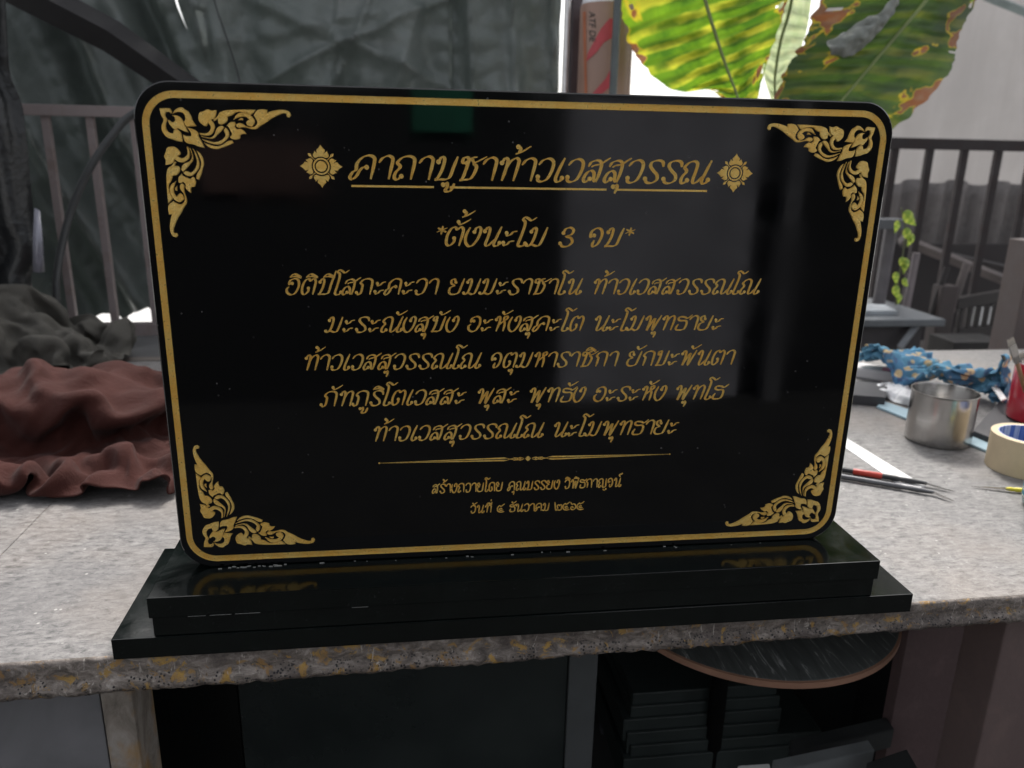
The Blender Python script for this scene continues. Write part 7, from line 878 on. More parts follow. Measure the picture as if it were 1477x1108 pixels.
# ruler
bm = bmesh.new(); prism(bm, [onz(1178, 618), onz(1194, 616), onz(1336, 703), onz(1306, 707)], .0009, bev=.0002)
m = M('satin_ruler_steel'); tk = m.n('TexWave', wave_type='BANDS', bands_direction='X'); tk.inputs['Scale'].default_value = 160; m.l(m.co(), tk.inputs['Vector'])
m.set(col=m.ramp(tk.outputs[0], [(.0, (.45, .44, .44)), (.12, (.66, .65, .65))]), metal=.25, rough=.42); tag(obj('steel_ruler', bm, m.m), 'pale steel ruler lying diagonally right of the plaque', 'ruler')
# craft knives
RED = plain('red_plastic', (.42, .035, .02), .35, 0, .08)
def knife(p0, p1, tip, lab, hm, red=None, rad=.0036):
    a = onz(*p0)+Vector((0, 0, rad+.0009)); b = onz(*p1)+Vector((0, 0, rad+.0009)); t = onz(*tip)+Vector((0, 0, .002)); K = thing('craft_knife', lab, 'craft knife', a)
    a0 = a.copy(); b = b-a0; t = t-a0; a = Vector((0, 0, 0)); d = (b-a)
    bm = bmesh.new(); tube(bm, [a, a+d*.1, a+d*.80, a+d*.82, a+d*.9, b], [rad*.8, rad, rad, rad*.8, rad*.95, rad*.6], 14); obj('knife_handle', bm, hm, K, 'auto')
    if red:
        bm = bmesh.new(); tube(bm, [a+d*red[0], a+d*(red[0]+.01), a+d*(red[1]-.01), a+d*red[1]], [rad*1.02, rad*1.16, rad*1.16, rad*1.02], 14); obj('grip_sleeve', bm, RED, K, 'auto')
    e = (t-b); s = e.cross(Vector((0, 0, 1))).normalized(); bm = bmesh.new()
    q = [b-e*.15+s*.0028, b+e*.55+s*.0030, t, b-e*.15-s*.0026]
    v0 = [bm.verts.new(x+Vector((0, 0, .0004))) for x in q]; v1 = [bm.verts.new(x-Vector((0, 0, .0004))) for x in q]
    bm.faces.new(v0); bm.faces.new(v1[::-1])
    for i in range(4): bm.faces.new((v0[i], v1[i], v1[(i+1) % 4], v0[(i+1) % 4]))
    bmesh.ops.recalc_face_normals(bm, faces=bm.faces); obj('blade', bm, STEEL, K)
knife((1130, 668), (1336, 702), (1376, 711), 'black craft knife with a red sleeve, upper one of the pair', plain('black_knife_handle', (.02, .02, .022), .4), (.50, .70))
knife((1120, 676), (1346, 715), (1376, 725), 'plain grey steel craft knife just below the red sleeved one', plain('grey_knife_metal', (.12, .12, .125), .35, .8))
knife((1520, 716), (1450, 709), (1401, 704), 'small yellow handled craft knife pointing left near the jar', plain('yellow_plastic', (.60, .50, .03), .4), rad=.003)
# pale blue strip
bm = bmesh.new(); prism(bm, [onz(1264, 589), onz(1272, 581), onz(1440, 637), onz(1428, 656)], .004)
tag(obj('pale_blue_strip', bm, plain('pale_blue_plastic', (.32, .44, .50), .4, 0, .1)), 'long pale blue flat strip passing behind the steel mug', 'plastic strip')
# dark slab, white box
bm = bmesh.new(); prism(bm, [onz(1150, 578), onz(1275, 587), onz(1279, 567), onz(1150, 556)], .017)
tag(obj('stone_offcut', bm, DK), 'dark grey stone block with pale dusty top beside the plaque edge', 'stone block')
bm = bmesh.new(); a, b = onz(1150, 532), onz(1308, 556); dv = (b-a).normalized(); nv = Vector((-dv.y, dv.x, 0)); wbx = .052
prism(bm, [a, b, b+dv*.006+nv*wbx*.5, b+nv*wbx, a+nv*wbx], .019, bev=.003)
BXO = tag(obj('white_box', bm, plain('white_card', (.60, .58, .58), .5, 0, .05)), 'long white flat box with a pink label behind the steel mug', 'box')
bm = bmesh.new(); f = [a+dv*.14+nv*.008, a+dv*.215+nv*.008, a+dv*.215+nv*.042, a+dv*.14+nv*.042]
f = [a+(b-a)*t+nv*s_ for t, s_ in ((.76, .010), (.97, .010), (.97, .036), (.76, .036))]
prism(bm, [p+Vector((0, 0, .0192)) for p in f], .0003, bev=0); rel(obj('label_sticker', bm, plain('pink_print', (.55, .16, .26), .5)), BXO)
# crumpled white wrapper
W_ = []
for i, (x, t, b_) in enumerate(((1258, 556, 566), (1275, 552, 574), (1292, 551, 580), (1308, 556, 585), (1322, 566, 588))):
    W_.append([onz(x, b_, .002), onz(x, (b_+t)/2, .012+.006*(i % 2)), onz(x, t+3, .014), onz(x, t, .008)])
cloth('crumpled_wrapper', W_, plain('thin_white_plastic', (.70, .70, .71), .3, 0, .1), 'crumpled white plastic wrapper between dark block and steel mug', 'wrapper', .009, 45, 4, thick=.0004, famp=.002)
# blue patterned cloth
draped('blue', 'blue_cloth', blue_cloth_mat(), 'twisted blue cloth with gold printed pattern behind the steel mug', 'cloth', turn=((.765, .755), (1.11, .62), (0.806, 0.776), (0.881, 0.467)))
bm = bmesh.new(); prism(bm, [onz(1430, 560, .03), onz(1438, 558, .03), onz(1452, 577, .03), onz(1444, 580, .03)], .003)
tag(obj('white_stick', bm, plain('white_plastic_stick', (.7, .69, .68), .5)), 'short white flat stick resting against the red mug', 'stick')

# ================================================================== BEHIND THE TABLE, LEFT
YR = 1.22
def vbar(name, px, py0, py1, Y, wpx, mat, parent, d=.012):
    t = at(px, py0, Y); b = at(px, py1, Y); hw = (at(px+wpx/2, py0, Y)-at(px-wpx/2, py0, Y)).x/2
    return box(name, t.x-hw, t.x+hw, Y-d/2, Y+d/2, b.z, t.z, mat, parent, .001)
RL = thing('metal_railing', 'dusty pink brown steel railing in front of the dark tarpaulin', 'railing')
zt = at(110, 152, YR).z; zt2 = at(110, 168, YR).z; zb0 = at(170, 466, YR).z; zb1 = at(170, 484, YR).z
box('top_rail', -1.3, .45, YR-.014, YR+.014, zt2, zt, RAIL_L, RL); box('bottom_rail', -1.3, .45, YR-.012, YR+.012, zb1, zb0, RAIL_L, RL)
x0 = at(67, 178, YR).x; dx = at(131, 178, YR).x-x0
for i in range(-5, 13):
    hw = .0075; box('bar', x0+dx*i-hw, x0+dx*i+hw, YR-.008, YR+.008, zb0-.001, zt2+.001, RAIL_L, RL)
a, b = at(60, 487, 1.26), at(300, 524, 1.26)
GBRD = box('painted_board', -1.3, .4, 1.17, 1.195, b.z, a.z, rusty('chalky_green_paint', (.075, .105, .095), (.09, .07, .06)), None, .002)
tag(GBRD, 'chalky green painted board under the left railing', 'board')
a, b = at(150, 522, .95), at(300, 547, .95)
tag(box('wooden_plank', at(120, 540, .95).x, .1, .93, .955, .001, a.z, plain('weathered_wood', (.14, .12, .105), .8, 0, .3, 9), None, .002), 'weathered grey wooden plank along the back of the table', 'plank')
tag(box('wall_ledge', -2.4, .45, .93, 1.165, -.12, -.004, plain('grey_ledge', (.10, .10, .10), .8), None, .004), 'low grey ledge behind the table under the railing', 'ledge')
# tarpaulin
TM = tarp_mat(); YT = 1.42; bm = bmesh.new(); rows = []
zlow = [(-2.6, at(0, 470, YT).z), (at(90, 470, YT).x, at(90, 474, YT).z), (at(118, 470, YT).x, at(118, 468, YT).z), (at(140, 470, YT).x, at(140, 457, YT).z), (at(158, 458, YT).x, at(158, 458, YT).z),
        (at(166, 470, YT).x, at(166, 468, YT).z), (at(190, 453, YT).x, at(190, 453, YT).z), (at(217, 440, YT).x, at(217, 440, YT).z), (at(240, 440, YT).x, at(240, 470, YT).z), (.6, at(300, 500, YT).z)]
def lowz(x):
    for (a, za), (b, zb) in zip(zlow, zlow[1:]):
        if a <= x <= b: return za+(zb-za)*(x-a)/(b-a)
    return zlow[-1][1]
NX, NZ = 420, 150; xr = at(812, 60, YT).x
sl0 = [at(254, -6, YT), at(258, 14, YT), at(265, 32, YT), at(271, 46, YT)]      # the tear
sx_ = sl0[-1].x; ic = int((sx_+2.6)/(xr+2.6)*NX); gx = -2.6+(xr+2.6)*(ic+.5)/NX; cw = (xr+2.6)/NX/2
def tear(z):
    if z <= sl0[-1].z: return sl0[-1].x, .0002
    if z >= sl0[0].z: return sl0[0].x, max(.0002, .0030-(z-sl0[0].z)*.05)
    for a, b in zip(sl0, sl0[1:]):
        if b.z <= z <= a.z:
            t_ = (a.z-z)/(a.z-b.z); k = (z-sl0[-1].z)/(sl0[0].z-sl0[-1].z); return a.x+(b.x-a.x)*t_, .0003+.0030*k
for i in range(NX+1):
    x = -2.6+(xr+2.6)*i/NX; r = []; z0 = lowz(x); xg = x
    for j in range(NZ+1):
        z = z0+(1.02-z0)*(j/NZ)
        tx, tw = tear(z); wgt = exp(-((xg-gx)/.05)**2); x = xg+(tx-gx)*wgt
        if i in (ic, ic+1): x = tx+(-tw if i == ic else tw)
        p = (x, 0, z)
        s = x*1.0+z*.42*(1 if x < -.55 else .15)+.05*fnoise(p, 2.2, 3)     # pleats lean to the left side
        amp = .030 if x < -.5 else .012
        y = amp*(sin(s*27)+.5*sin(s*61+1.3))*(1+.6*fnoise(p, 1.7, 1))
        if x > .02: y += .030*(abs(sin((x+z*.06)*30))**.7-.5)
        # creases dragged towards the hanging point and across the sheet
        cx, cz = at(500, 62, YT).x, at(500, 62, YT).z
        for ang, off_, wd_, am_ in ((.42, .0, .010, .016), (1.15, .012, .008, .014), (1.45, -.03, .012, .012), (2.75, .01, .014, .012), (-.35, .0, .012, .010), (1.25, .14, .016, .014), (.22, -.05, .02, .010)):
            du = (x-cx)*cos(ang)+(z-cz)*sin(ang); dn = -(x-cx)*sin(ang)+(z-cz)*cos(ang)+off_+.012*fnoise(p, 7, ang)
            y -= am_*exp(-abs(dn)/wd_)*exp(-abs(du)*2.2)
        y += .013*ridge((x*1.2+z*.5, 0, z*.8-x*.4), 2.6, 6)+.006*fnoise(p, 14, 2)+.0035*ridge(p, 19, 4)
        r.append((x, YT+y*1.75, z))
    rows.append(r)
vs = grid(bm, rows)
kill = []
for j in range(NZ):
    if vs[ic][j].co.z >= sl0[-1].z and vs[ic][j].co.z < sl0[0].z+.06:
        f = bm.faces.get((vs[ic][j], vs[ic][j+1], vs[ic+1][j+1], vs[ic+1][j]))
        if f: kill.append(f)
bmesh.ops.delete(bm, geom=kill, context='FACES')
o = obj('tarpaulin', bm, TM, None, True); tag(o, 'dark grey green tarpaulin hanging in folds behind the plaque', 'tarpaulin')
md = o.modifiers.new('t', 'SOLIDIFY'); md.thickness = .0012
bm = bmesh.new(); tube(bm, [(-2.65, YT+.01, 1.03), (xr+.02, YT+.01, 1.03)], .016, 12)
tag(obj('tarpaulin_pole', bm, DARKSTEEL, None, True), 'dark horizontal pole from which the tarpaulin hangs', 'pole')
# tied cord line on the tarpaulin
bm = bmesh.new(); tube(bm, catmull([at(300, -60, YT-.05), at(309, 0, YT-.05), at(327, 55, YT-.05), at(345, 115, YT-.05), at(352, 170, YT-.05)], 6), .0016, 8)
tag(obj('thin_cord', bm, BLACKRUB, None, True), 'thin dark cord hanging down the tarpaulin above the plaque', 'cord')
# diagonal beam
bm = bmesh.new(); a = at(-60, -62, 1.30); b = at(160, 52, 1.30); c = at(300, 150, 1.30); d = at(380, 215, 1.30)
tube(bm, [a, b, c, d], [.040, .036, .030, .028], 4); bmesh.ops.recalc_face_normals(bm, faces=bm.faces)
tag(obj('slanting_beam', bm, plain('dull_black_beam', (.014, .013, .014), .75)), 'dark slanting square beam crossing the tarpaulin at upper left', 'beam')
# rubber hose
bm = bmesh.new(); tube(bm, catmull([at(330, 128, 1.10), at(250, 138, 1.10), at(190, 166, 1.10), at(160, 198, 1.09), at(130, 242, 1.08), at(104, 300, 1.07), at(88, 360, 1.05), at(81, 410, 1.03), at(83, 452, 1.02), at(92, 500, 1.0)], 8), .0075, 12)
tag(obj('rubber_hose', bm, plain('dusty_grey_hose', (.045, .047, .048), .4), None, True), 'dark curved rubber hose arching in front of the left railing', 'hose')
# black curtain
CE = [(-8, -2), (0, 6), (60, 9), (110, 14), (150, 30), (200, 38), (260, 44), (320, 50), (350, 60), (372, 58), (395, 46), (420, 44), (470, 30), (520, 10)]
bm = bmesh.new(); rows = []
for py, ex in CE:
    rows.append([at(ex-(ex+420)*(k/40), py+(-90 if py < 0 else 0), .92+.018*sin(k*1.1+py*.006)+.014*sin(k*.47+1)+.008*fnoise((k*.2, py*.01, 0), 1)+(.10*k/40)) for k in range(41)])
rows = list(zip(*[catmull(c, 5) for c in zip(*rows)]))
grid(bm, [list(r) for r in rows]); o = obj('black_curtain', bm, plain('black_plastic_sheet', (.010, .011, .012), .38, 0, .3, 6, .5, .01), None, True)
md = o.modifiers.new('t', 'SOLIDIFY'); md.thickness = .002; tag(o, 'glossy black plastic curtain hanging at the left edge', 'curtain')
# tied plastic scrap
bm = bmesh.new(); grid(bm, [[at(50, 300, .93), at(58, 304, .925), at(56, 318, .93)], [at(48, 345, .915), at(58, 350, .905), at(62, 356, .915)], [at(48, 392, .92), at(56, 394, .90), at(64, 392, .915)]])
o = obj('plastic_scrap', bm, plain('clear_grey_plastic', (.22, .22, .26), .3), None, True); md = o.modifiers.new('t', 'SOLIDIFY'); md.thickness = .001
tag(o, 'small pale scrap of plastic hanging from the black curtain', 'plastic scrap')

# ================================================================== BEHIND THE TABLE, MIDDLE
def vpost(name, px, py, Y, wpx, z0, z1, mat, label, cat, sides=None, parent=None):
    c = at(px, py, Y); hw = (at(px+wpx/2, py, Y)-at(px-wpx/2, py, Y)).x/2
    if sides:
        bm = bmesh.new(); lathe(bm, [(hw, 0), (hw, z1-z0)], sides); o = obj(name, bm, mat, parent, True); o.location = (c.x, Y, z0)
    else: o = box(name, c.x-hw, c.x+hw, Y-hw, Y+hw, z0, z1, mat, parent, .002)
    if label: tag(o, label, cat)
    return o
vpost('steel_pole', 817, 60, 1.20, 9, -.75, 1.9, plain('bright_galvanised', (.62, .60, .60), .3, .85), 'slim bright galvanised pole beside the dark post', 'pole', 20)
vpost('square_post', 832, 60, 1.24, 19, -.75, 1.9, plain('dark_post_paint', (.06, .045, .05), .45), 'dark square post between pole and spray bottle', 'post')
vpost('grey_conduit', 888, 60, 1.04, 11, -.12, 1.9, plain('grey_green_pipe', (.085, .10, .10), .45), 'narrow grey green pipe in front of the tan cylinder', 'pipe', 20)
# tan cylinder with red swoosh and printed letters
cc = at(872, 100, 1.16); cr = (at(913, 100, 1.16)-at(838, 100, 1.16)).x/2
CY = thing('tan_cylinder', 'tan oil bottle with red swoosh and black lettering behind the plaque', 'bottle', (cc.x, 1.16, .30))
zc0 = at(872, 8, 1.16).z-.30
bm = bmesh.new(); lathe(bm, [(0, 0), (cr*.96, 0), (cr, .006), (cr, zc0-.006), (cr*.97, zc0)], 56)
obj('bottle_body', bm, plain('translucent_tan_plastic', (.30, .185, .14), .4, 0, .12, 5), CY, 'auto')
bm = bmesh.new(); lathe(bm, [(cr*.97, zc0), (cr*.90, zc0+.012), (cr*.80, zc0+.016), (cr*.8, zc0+.02), (cr*.7, zc0+.022), (cr*.6, zc0+.06), (0, zc0+.064)], 48)
obj('bottle_cap', bm, plain('pale_grey_cap', (.55, .55, .57), .35), CY, 'auto')
def onbottle(px, py, off=.0012):
    p = at(px, py, 1.16-cr*.8); th = math.asin(max(-.98, min(.98, (p.x-cc.x)/cr))); r = cr+off
    return Vector((r*sin(th), -r*cos(th), p.z-.30))
def decal(name, quads, mat, lab=None):
    bm = bmesh.new()
    for L, Rr in quads:
        rows = [[onbottle(a[0]+(b[0]-a[0])*k/5, a[1]+(b[1]-a[1])*k/5) for k in range(6)] for a, b in zip(L, Rr)]
        grid(bm, rows)
    o = obj(name, bm, mat, CY, True)
    if lab: o['label'] = lab
REDP = plain('red_print', (.42, .05, .06), .45)
decal('red_swoosh', [([(877, 28), (866, 42), (858, 58), (850, 76), (848, 88)], [(886, 28), (884, 42), (880, 56), (870, 62), (860, 76)]),
                     ([(884, 80), (880, 98), (872, 114), (862, 126), (854, 136)], [(889, 78), (888, 98), (884, 114), (876, 128), (864, 138)])], REDP)
decal('pale_label', [([(846, 14), (846, 138)], [(848.5, 14), (848.5, 138)])], plain('orange_stripe', (.40, .13, .06), .5))
cu = bpy.data.curves.new('print', 'FONT'); cu.body = 'ATF DE'; cu.size = 1; cu.shear = .25; cu.space_character = .95
tmp = bpy.data.objects.new('print', cu); C.objects.link(tmp)
me = bpy.data.meshes.new_from_object(tmp.evaluated_get(bpy.context.evaluated_depsgraph_get())); bpy.data.objects.remove(tmp)
hx = max(v.co.x for v in me.vertices)
for v in me.vertices:                                     # reads downward on the bottle
    t = v.co.x/hx; s = v.co.y
    v.co = onbottle(852+10.5*s, 15+46*t, .0014)
link('printed_letters', me, plain('black_print', (.02, .02, .02), .5), CY)

# ================================================================== BROAD LEAVED PLANT
PLT = thing('broad_leaf_plant', 'broad leaved plant with glowing yellow green leaves browned at the margins', 'plant', (at(1120, 330, 1.05).x, 1.05, -.10))
def leaf(mids, Ls, Rs, Y, mat, quilt=.007, lat=26, nt=64, nu=20, wob=.5, seed=0, lab=None, bulge=.03):
    m = catmull([(x, y, 0) for x, y in mids], nt//(len(mids)-1)); l = catmull([(x, y, 0) for x, y in Ls], nt//(len(Ls)-1)); r = catmull([(x, y, 0) for x, y in Rs], nt//(len(Rs)-1))
    n = min(len(m), len(l), len(r)); bm = bmesh.new(); uv = bm.loops.layers.uv.new('UV'); rows = []; U = []
    for i in range(n):
        v = i/(n-1); row = []; uu = []
        for k in range(-nu, nu+1):
            u = k/nu; e = l[i] if u < 0 else r[i]; a = abs(u)
            jag = 1+.05*noise.noise(Vector((v*22, seed+(1 if u > 0 else 5), 0)))*a+.025*noise.noise(Vector((v*70, seed+(1 if u > 0 else 5), 2)))*a
            px = m[i].x+(e.x-m[i].x)*a*jag; py = m[i].y+(e.y-m[i].y)*a*jag
            yy = Y+bulge*a*a+quilt*sin(v*2*pi*lat*.5+a*2.2)*min(1, a*4)*(1.15-a)+quilt*1.6*noise.noise(Vector((v*6+seed, a*3, 1)))*a
            row.append(bm.verts.new(at(px, py, yy))); uu.append((u, v))
        rows.append(row); U.append(uu)
    for i in range(n-1):
        for k in range(2*nu):
            a = abs(k-nu)/nu
            c = ((i, k), (i, k+1), (i+1, k+1), (i+1, k))
            h = noise.noise(Vector((U[i][k][1]*16+seed*3, U[i][k][0]*5, 4)))
            if a > .7 and h > .62: continue                  # worn holes near the margin
            f = bm.faces.new([rows[p][q] for p, q in c]); f.smooth = True
            for lp, (p, q) in zip(f.loops, c): lp[uv].uv = U[p][q]
    me = bpy.data.meshes.new('leaf'); bm.to_mesh(me); bm.free()
    o = link('leaf', me, mat, None); rel(o, PLT); o['label'] = lab
    b2 = bmesh.new(); tube(b2, [at(p.x, p.y, Y-.006) for p in m], [.0042-.002*i/n for i in range(len(m))], 8)
    mr_ = obj('midrib', b2, plain('pale_green_midrib', (.16, .20, .07), .5), None, True); mr_.parent = o
    return o
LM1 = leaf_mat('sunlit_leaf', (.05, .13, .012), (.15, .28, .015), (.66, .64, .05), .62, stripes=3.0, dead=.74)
LM2 = leaf_mat('shaded_green_leaf', (.028, .055, .018), (.06, .11, .018), (.20, .20, .03), .30, stripes=2.6, dead=.50, amt=.45, lo=1.5)  # darker copy of the leaf greens, the weaker light kept in the colour
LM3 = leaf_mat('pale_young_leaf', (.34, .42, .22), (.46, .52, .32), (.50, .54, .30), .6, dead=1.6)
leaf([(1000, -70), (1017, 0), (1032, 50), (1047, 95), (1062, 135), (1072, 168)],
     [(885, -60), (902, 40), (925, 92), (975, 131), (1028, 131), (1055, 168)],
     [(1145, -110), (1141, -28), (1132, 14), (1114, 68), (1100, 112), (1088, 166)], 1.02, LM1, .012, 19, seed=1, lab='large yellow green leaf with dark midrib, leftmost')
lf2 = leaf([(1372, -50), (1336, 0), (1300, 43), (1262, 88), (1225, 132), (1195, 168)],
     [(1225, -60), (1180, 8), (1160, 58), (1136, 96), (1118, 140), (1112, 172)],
     [(1440, -50), (1402, 12), (1380, 62), (1372, 100), (1322, 158), (1262, 205)], .98, LM2, .007, 20, seed=4, lab='large leaf in shaded dark green with brown blotches, rightmost')
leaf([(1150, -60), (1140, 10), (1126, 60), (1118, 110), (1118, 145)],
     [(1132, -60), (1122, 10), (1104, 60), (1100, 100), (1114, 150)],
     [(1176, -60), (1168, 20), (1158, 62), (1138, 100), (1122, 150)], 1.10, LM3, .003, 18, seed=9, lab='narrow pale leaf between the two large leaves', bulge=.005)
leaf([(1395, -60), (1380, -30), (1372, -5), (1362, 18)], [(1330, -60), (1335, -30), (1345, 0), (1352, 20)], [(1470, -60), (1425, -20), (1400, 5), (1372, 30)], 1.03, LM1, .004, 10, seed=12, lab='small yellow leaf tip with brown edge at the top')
fold = [[at(1192, 62, .955), at(1194, 72, .945), at(1199, 80, .955)], [at(1216, 47, .95), at(1222, 62, .935), at(1216, 82, .95)], [at(1237, 33, .95), at(1247, 48, .93), at(1238, 76, .95)],
        [at(1262, 20, .95), at(1268, 34, .935), at(1260, 56, .95)], [at(1280, 6, .95), at(1282, 18, .94), at(1277, 36, .95)], [at(1300, -18, .95), at(1300, -8, .945), at(1296, 6, .95)]]
fm = M('silvery_leaf_underside'); fa = fm.noise(26, 6, .65)
fm.set(col=fm.mix(fm.ramp(fm.noise(16, 4, .6), [(.66, 0.0), (.70, 1.0)]), fm.ramp(fa, [(.3, (.11, .12, .10)), (.7, (.20, .21, .195))]), (.16, .06, .035)), rough=.5); fm.bump(fm.noise(60, 6), .6, .003)
fr = [[p+Vector((0, .010*fnoise(p, 30, 3)+.006*ridge(p, 45, 1), .006*fnoise(p, 60, 5))) for p in r] for r in loft(fold, 9, 9)]
bm = bmesh.new(); grid(bm, fr); o = obj('curled_flap', bm, fm.m, None, True); o.parent = lf2
o['label'] = 'silvery curled underside folded over the dark leaf'; md = o.modifiers.new('t', 'SOLIDIFY'); md.thickness = .001
bm = bmesh.new()
for q, e in (((1088, 166), (1110, 330)), ((1190, 170), (1130, 330)), ((1118, 146), (1118, 330)), ((1362, 18), (1150, 330))):
    tube(bm, catmull([at(q[0], q[1], 1.03), at((q[0]+e[0])/2-6, (q[1]+e[1])/2, 1.06), at(e[0], e[1], 1.05)], 8), [.004]*17, 8)
rel(obj('stalks', bm, plain('green_stalk', (.10, .14, .05), .5), None, True), PLT)
PP = at(1120, 330, 1.05)
bm = bmesh.new(); lathe(bm, [(0, 0), (.07, 0), (.09, .16), (.095, .165), (.085, .165), (.08, .15), (0, .148)], 40)
o = obj('plant_pot', bm, plain('black_pot', (.02, .02, .02), .6), None, 'auto'); o.location = (PP.x, 1.05, -.12); tag(o, 'black plastic pot holding the broad leaved plant behind the plaque', 'pot')
tag(box('pot_shelf', PP.x-.3, PP.x+.25, .95, 1.165, -.15, -.121, DARKSTEEL), 'dark shelf carrying the plant pot behind the table', 'shelf')

# ================================================================== BEHIND THE TABLE, RIGHT
YQ = 1.92
RR = thing('metal_railing', 'dark brown steel railing in front of the pale grey sheet at right', 'railing')
z1 = at(1390, 201, YQ).z; z2 = at(1390, 217, YQ).z; zb = at(1390, 560, YQ).z
box('top_rail', .45, 3.2, YQ-.016, YQ+.016, z2, z1, RAIL_R, RR); box('bottom_rail', .45, 3.2, YQ-.014, YQ+.014, zb-.03, zb, RAIL_R, RR)
x0 = at(1341, 218, YQ).x; dx = at(1391, 218, YQ).x-x0
for i in range(-10, 8): box('bar', x0+dx*i-.0125, x0+dx*i+.0125, YQ-.008, YQ+.008, zb-.001, z2+.001, RAIL_R, RR)
# pale grey sheet wall beyond
SH = sheet_mat(); bm = bmesh.new(); rows = []; YS = 3.4; xa = at(1165, 100, YS).x
for i in range(90):
    x = xa+(9-xa)*i/89
    rows.append([(x, YS+.02*sin(x*9)+.03*fnoise((x, 0, z), 1.3, 2)+.012*fnoise((x, 0, z), 6, 5), z) for z in [at(1400, 330, YS).z+k*.1 for k in range(36)]])
grid(bm, rows); o = obj('sheet_wall', bm, SH, None, True); tag(o, 'pale grey weathered sheet wall beyond the right railing', 'sheet wall'); md = o.modifiers.new('t', 'SOLIDIFY'); md.thickness = .01
# low corrugated panels in front of it, with a wavy top
CG = rusty('dull_grey_corrugated', (.15, .135, .13), (.09, .078, .075))
bm = bmesh.new(); rows = []; YC = 2.9; x0c = at(1200, 260, YC).x
for i in range(260):
    x = x0c+(6-x0c)*i/259; ztop = at(1380, 262, YC).z+.03*fnoise((x, 0, 0), 2.2, 3)+.010*sin(x*2*pi/.22); zlo = at(1380, 420, YC).z
    y = YC+.02*sin(x*2*pi/.11)
    rows.append([(x, y, zlo+(ztop-zlo)*k/8) for k in range(9)])
grid(bm, rows); o = obj('corrugated_panel', bm, CG, None, True); tag(o, 'low dull grey corrugated panel with wavy top behind the right railing', 'corrugated panel'); md = o.modifiers.new('t', 'SOLIDIFY'); md.thickness = .004
def beam(p, q, Y0, Y1, r, mat, lab, cat, name='leaning_bar', n=4):
    a = at(p[0], p[1], Y0); b = at(q[0], q[1], Y1); bm = bmesh.new(); tube(bm, [a, (a+b)/2, b], r, n); bmesh.ops.recalc_face_normals(bm, faces=bm.faces)
    return tag(obj(name, bm, mat), lab, cat)
GREYW = plain('weathered_grey_timber', (.13, .11, .105), .8, 0, .3, 10); DKW = plain('dark_timber', (.035, .03, .03), .7)
beam((1300, 345), (1520, 432), 2.3, 2.3, .022, GREYW, 'pale grey timber sloping down behind the right railing', 'timber')
beam((1300, 352), (1520, 402), 2.5, 2.5, .014, DKW, 'thin dark bar sloping above the pale timber', 'bar')
tag(box('dark_screen', at(1180, 380, 2.62).x, at(1480, 380, 2.62).x+2.5, 2.6, 2.62, -.79, at(1380, 352, 2.6).z, plain('brown_black_board', (.022, .017, .018), .7, 0, .3, 4)), 'dark brown board low behind the chair and railing', 'board')
for k, (xa_, ya_, xb_, yb_, r_, mt, lb) in enumerate(((1285, 330, 1262, 470, .020, plain('mauve_grey_pole', (.11, .10, .105), .5), 'grey upright pole nearest the plaque edge behind the vine'),
        (1322, 365, 1300, 480, .012, plain('pale_mauve_pole', (.20, .17, .175), .5), 'pale mauve upright pole just right of the vine'),
        (1366, 385, 1338, 470, .010, DKW, 'thin dark pole leaning left of the chair'), (1395, 380, 1372, 450, .012, GREYW, 'grey leaning stick behind the chair back'))):
    beam((xa_, ya_), (xb_, yb_), 1.75, 1.75, r_, mt, lb, 'pole', 'leaning_pole', 8)
tag(box('grey_pipe_bracket', at(1262, 322, 1.7).x, at(1303, 322, 1.7).x, 1.68, 1.74, at(1290, 330, 1.7).z, at(1290, 316, 1.7).z, plain('grey_bracket', (.085, .09, .10), .5)), 'short grey block at the top of the vine', 'bracket')
# vine leaves
VN = thing('vine', 'hanging vine of bright yellow green leaves behind the plaque edge', 'vine', at(1312, 300, 1.30))
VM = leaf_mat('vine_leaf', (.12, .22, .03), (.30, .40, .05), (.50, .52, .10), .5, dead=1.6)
def small_leaf(px, py, ang, L, Y, wd=.42):
    c = at(px, py, Y); d = Vector((cos(ang), -.25, sin(ang))); s = Vector((-sin(ang), .3, cos(ang))); bm = bmesh.new(); uv = bm.loops.layers.uv.new('UV'); rows = []
    for i in range(11):
        t = i/10; hw = L*wd*sin(pi*min(1, t**.7))*(1-.25*t)+.0003
        rows.append([bm.verts.new(c+d*L*t+s*hw*k/3+Vector((0, -.15*L*(1-(k/3)**2)*sin(pi*t), -.12*L*t*t))) for k in range(-3, 4)])
    for i in range(10):
        for k in range(6):
            f = bm.faces.new((rows[i][k], rows[i][k+1], rows[i+1][k+1], rows[i+1][k])); f.smooth = True
            for lp, (p, q) in zip(f.loops, ((i, k), (i, k+1), (i+1, k+1), (i+1, k))): lp[uv].uv = ((q-3)/3*.5, p/10*.3)
    rel(obj('leaf', bm, VM), VN)
for px, py, a_, L in ((1303, 306, -.7, .044), (1296, 318, -1.9, .030), (1304, 330, -.9, .036), (1318, 338, -2.2, .034), (1298, 372, -.9, .030), (1308, 372, -1.8, .038), (1292, 392, -1.5, .030), (1302, 402, -.9, .024), (1290, 412, -1.2, .034), (1299, 424, -1.9, .026)):
    small_leaf(px, py, a_, L, 1.30)
bm = bmesh.new(); tube(bm, catmull([at(1300, 300, 1.31), at(1306, 330, 1.31), at(1302, 370, 1.31), at(1296, 405, 1.31), at(1292, 440, 1.31)], 6), .0018, 6)
rel(obj('stem', bm, plain('vine_stem', (.09, .10, .04), .6), None, True), VN)
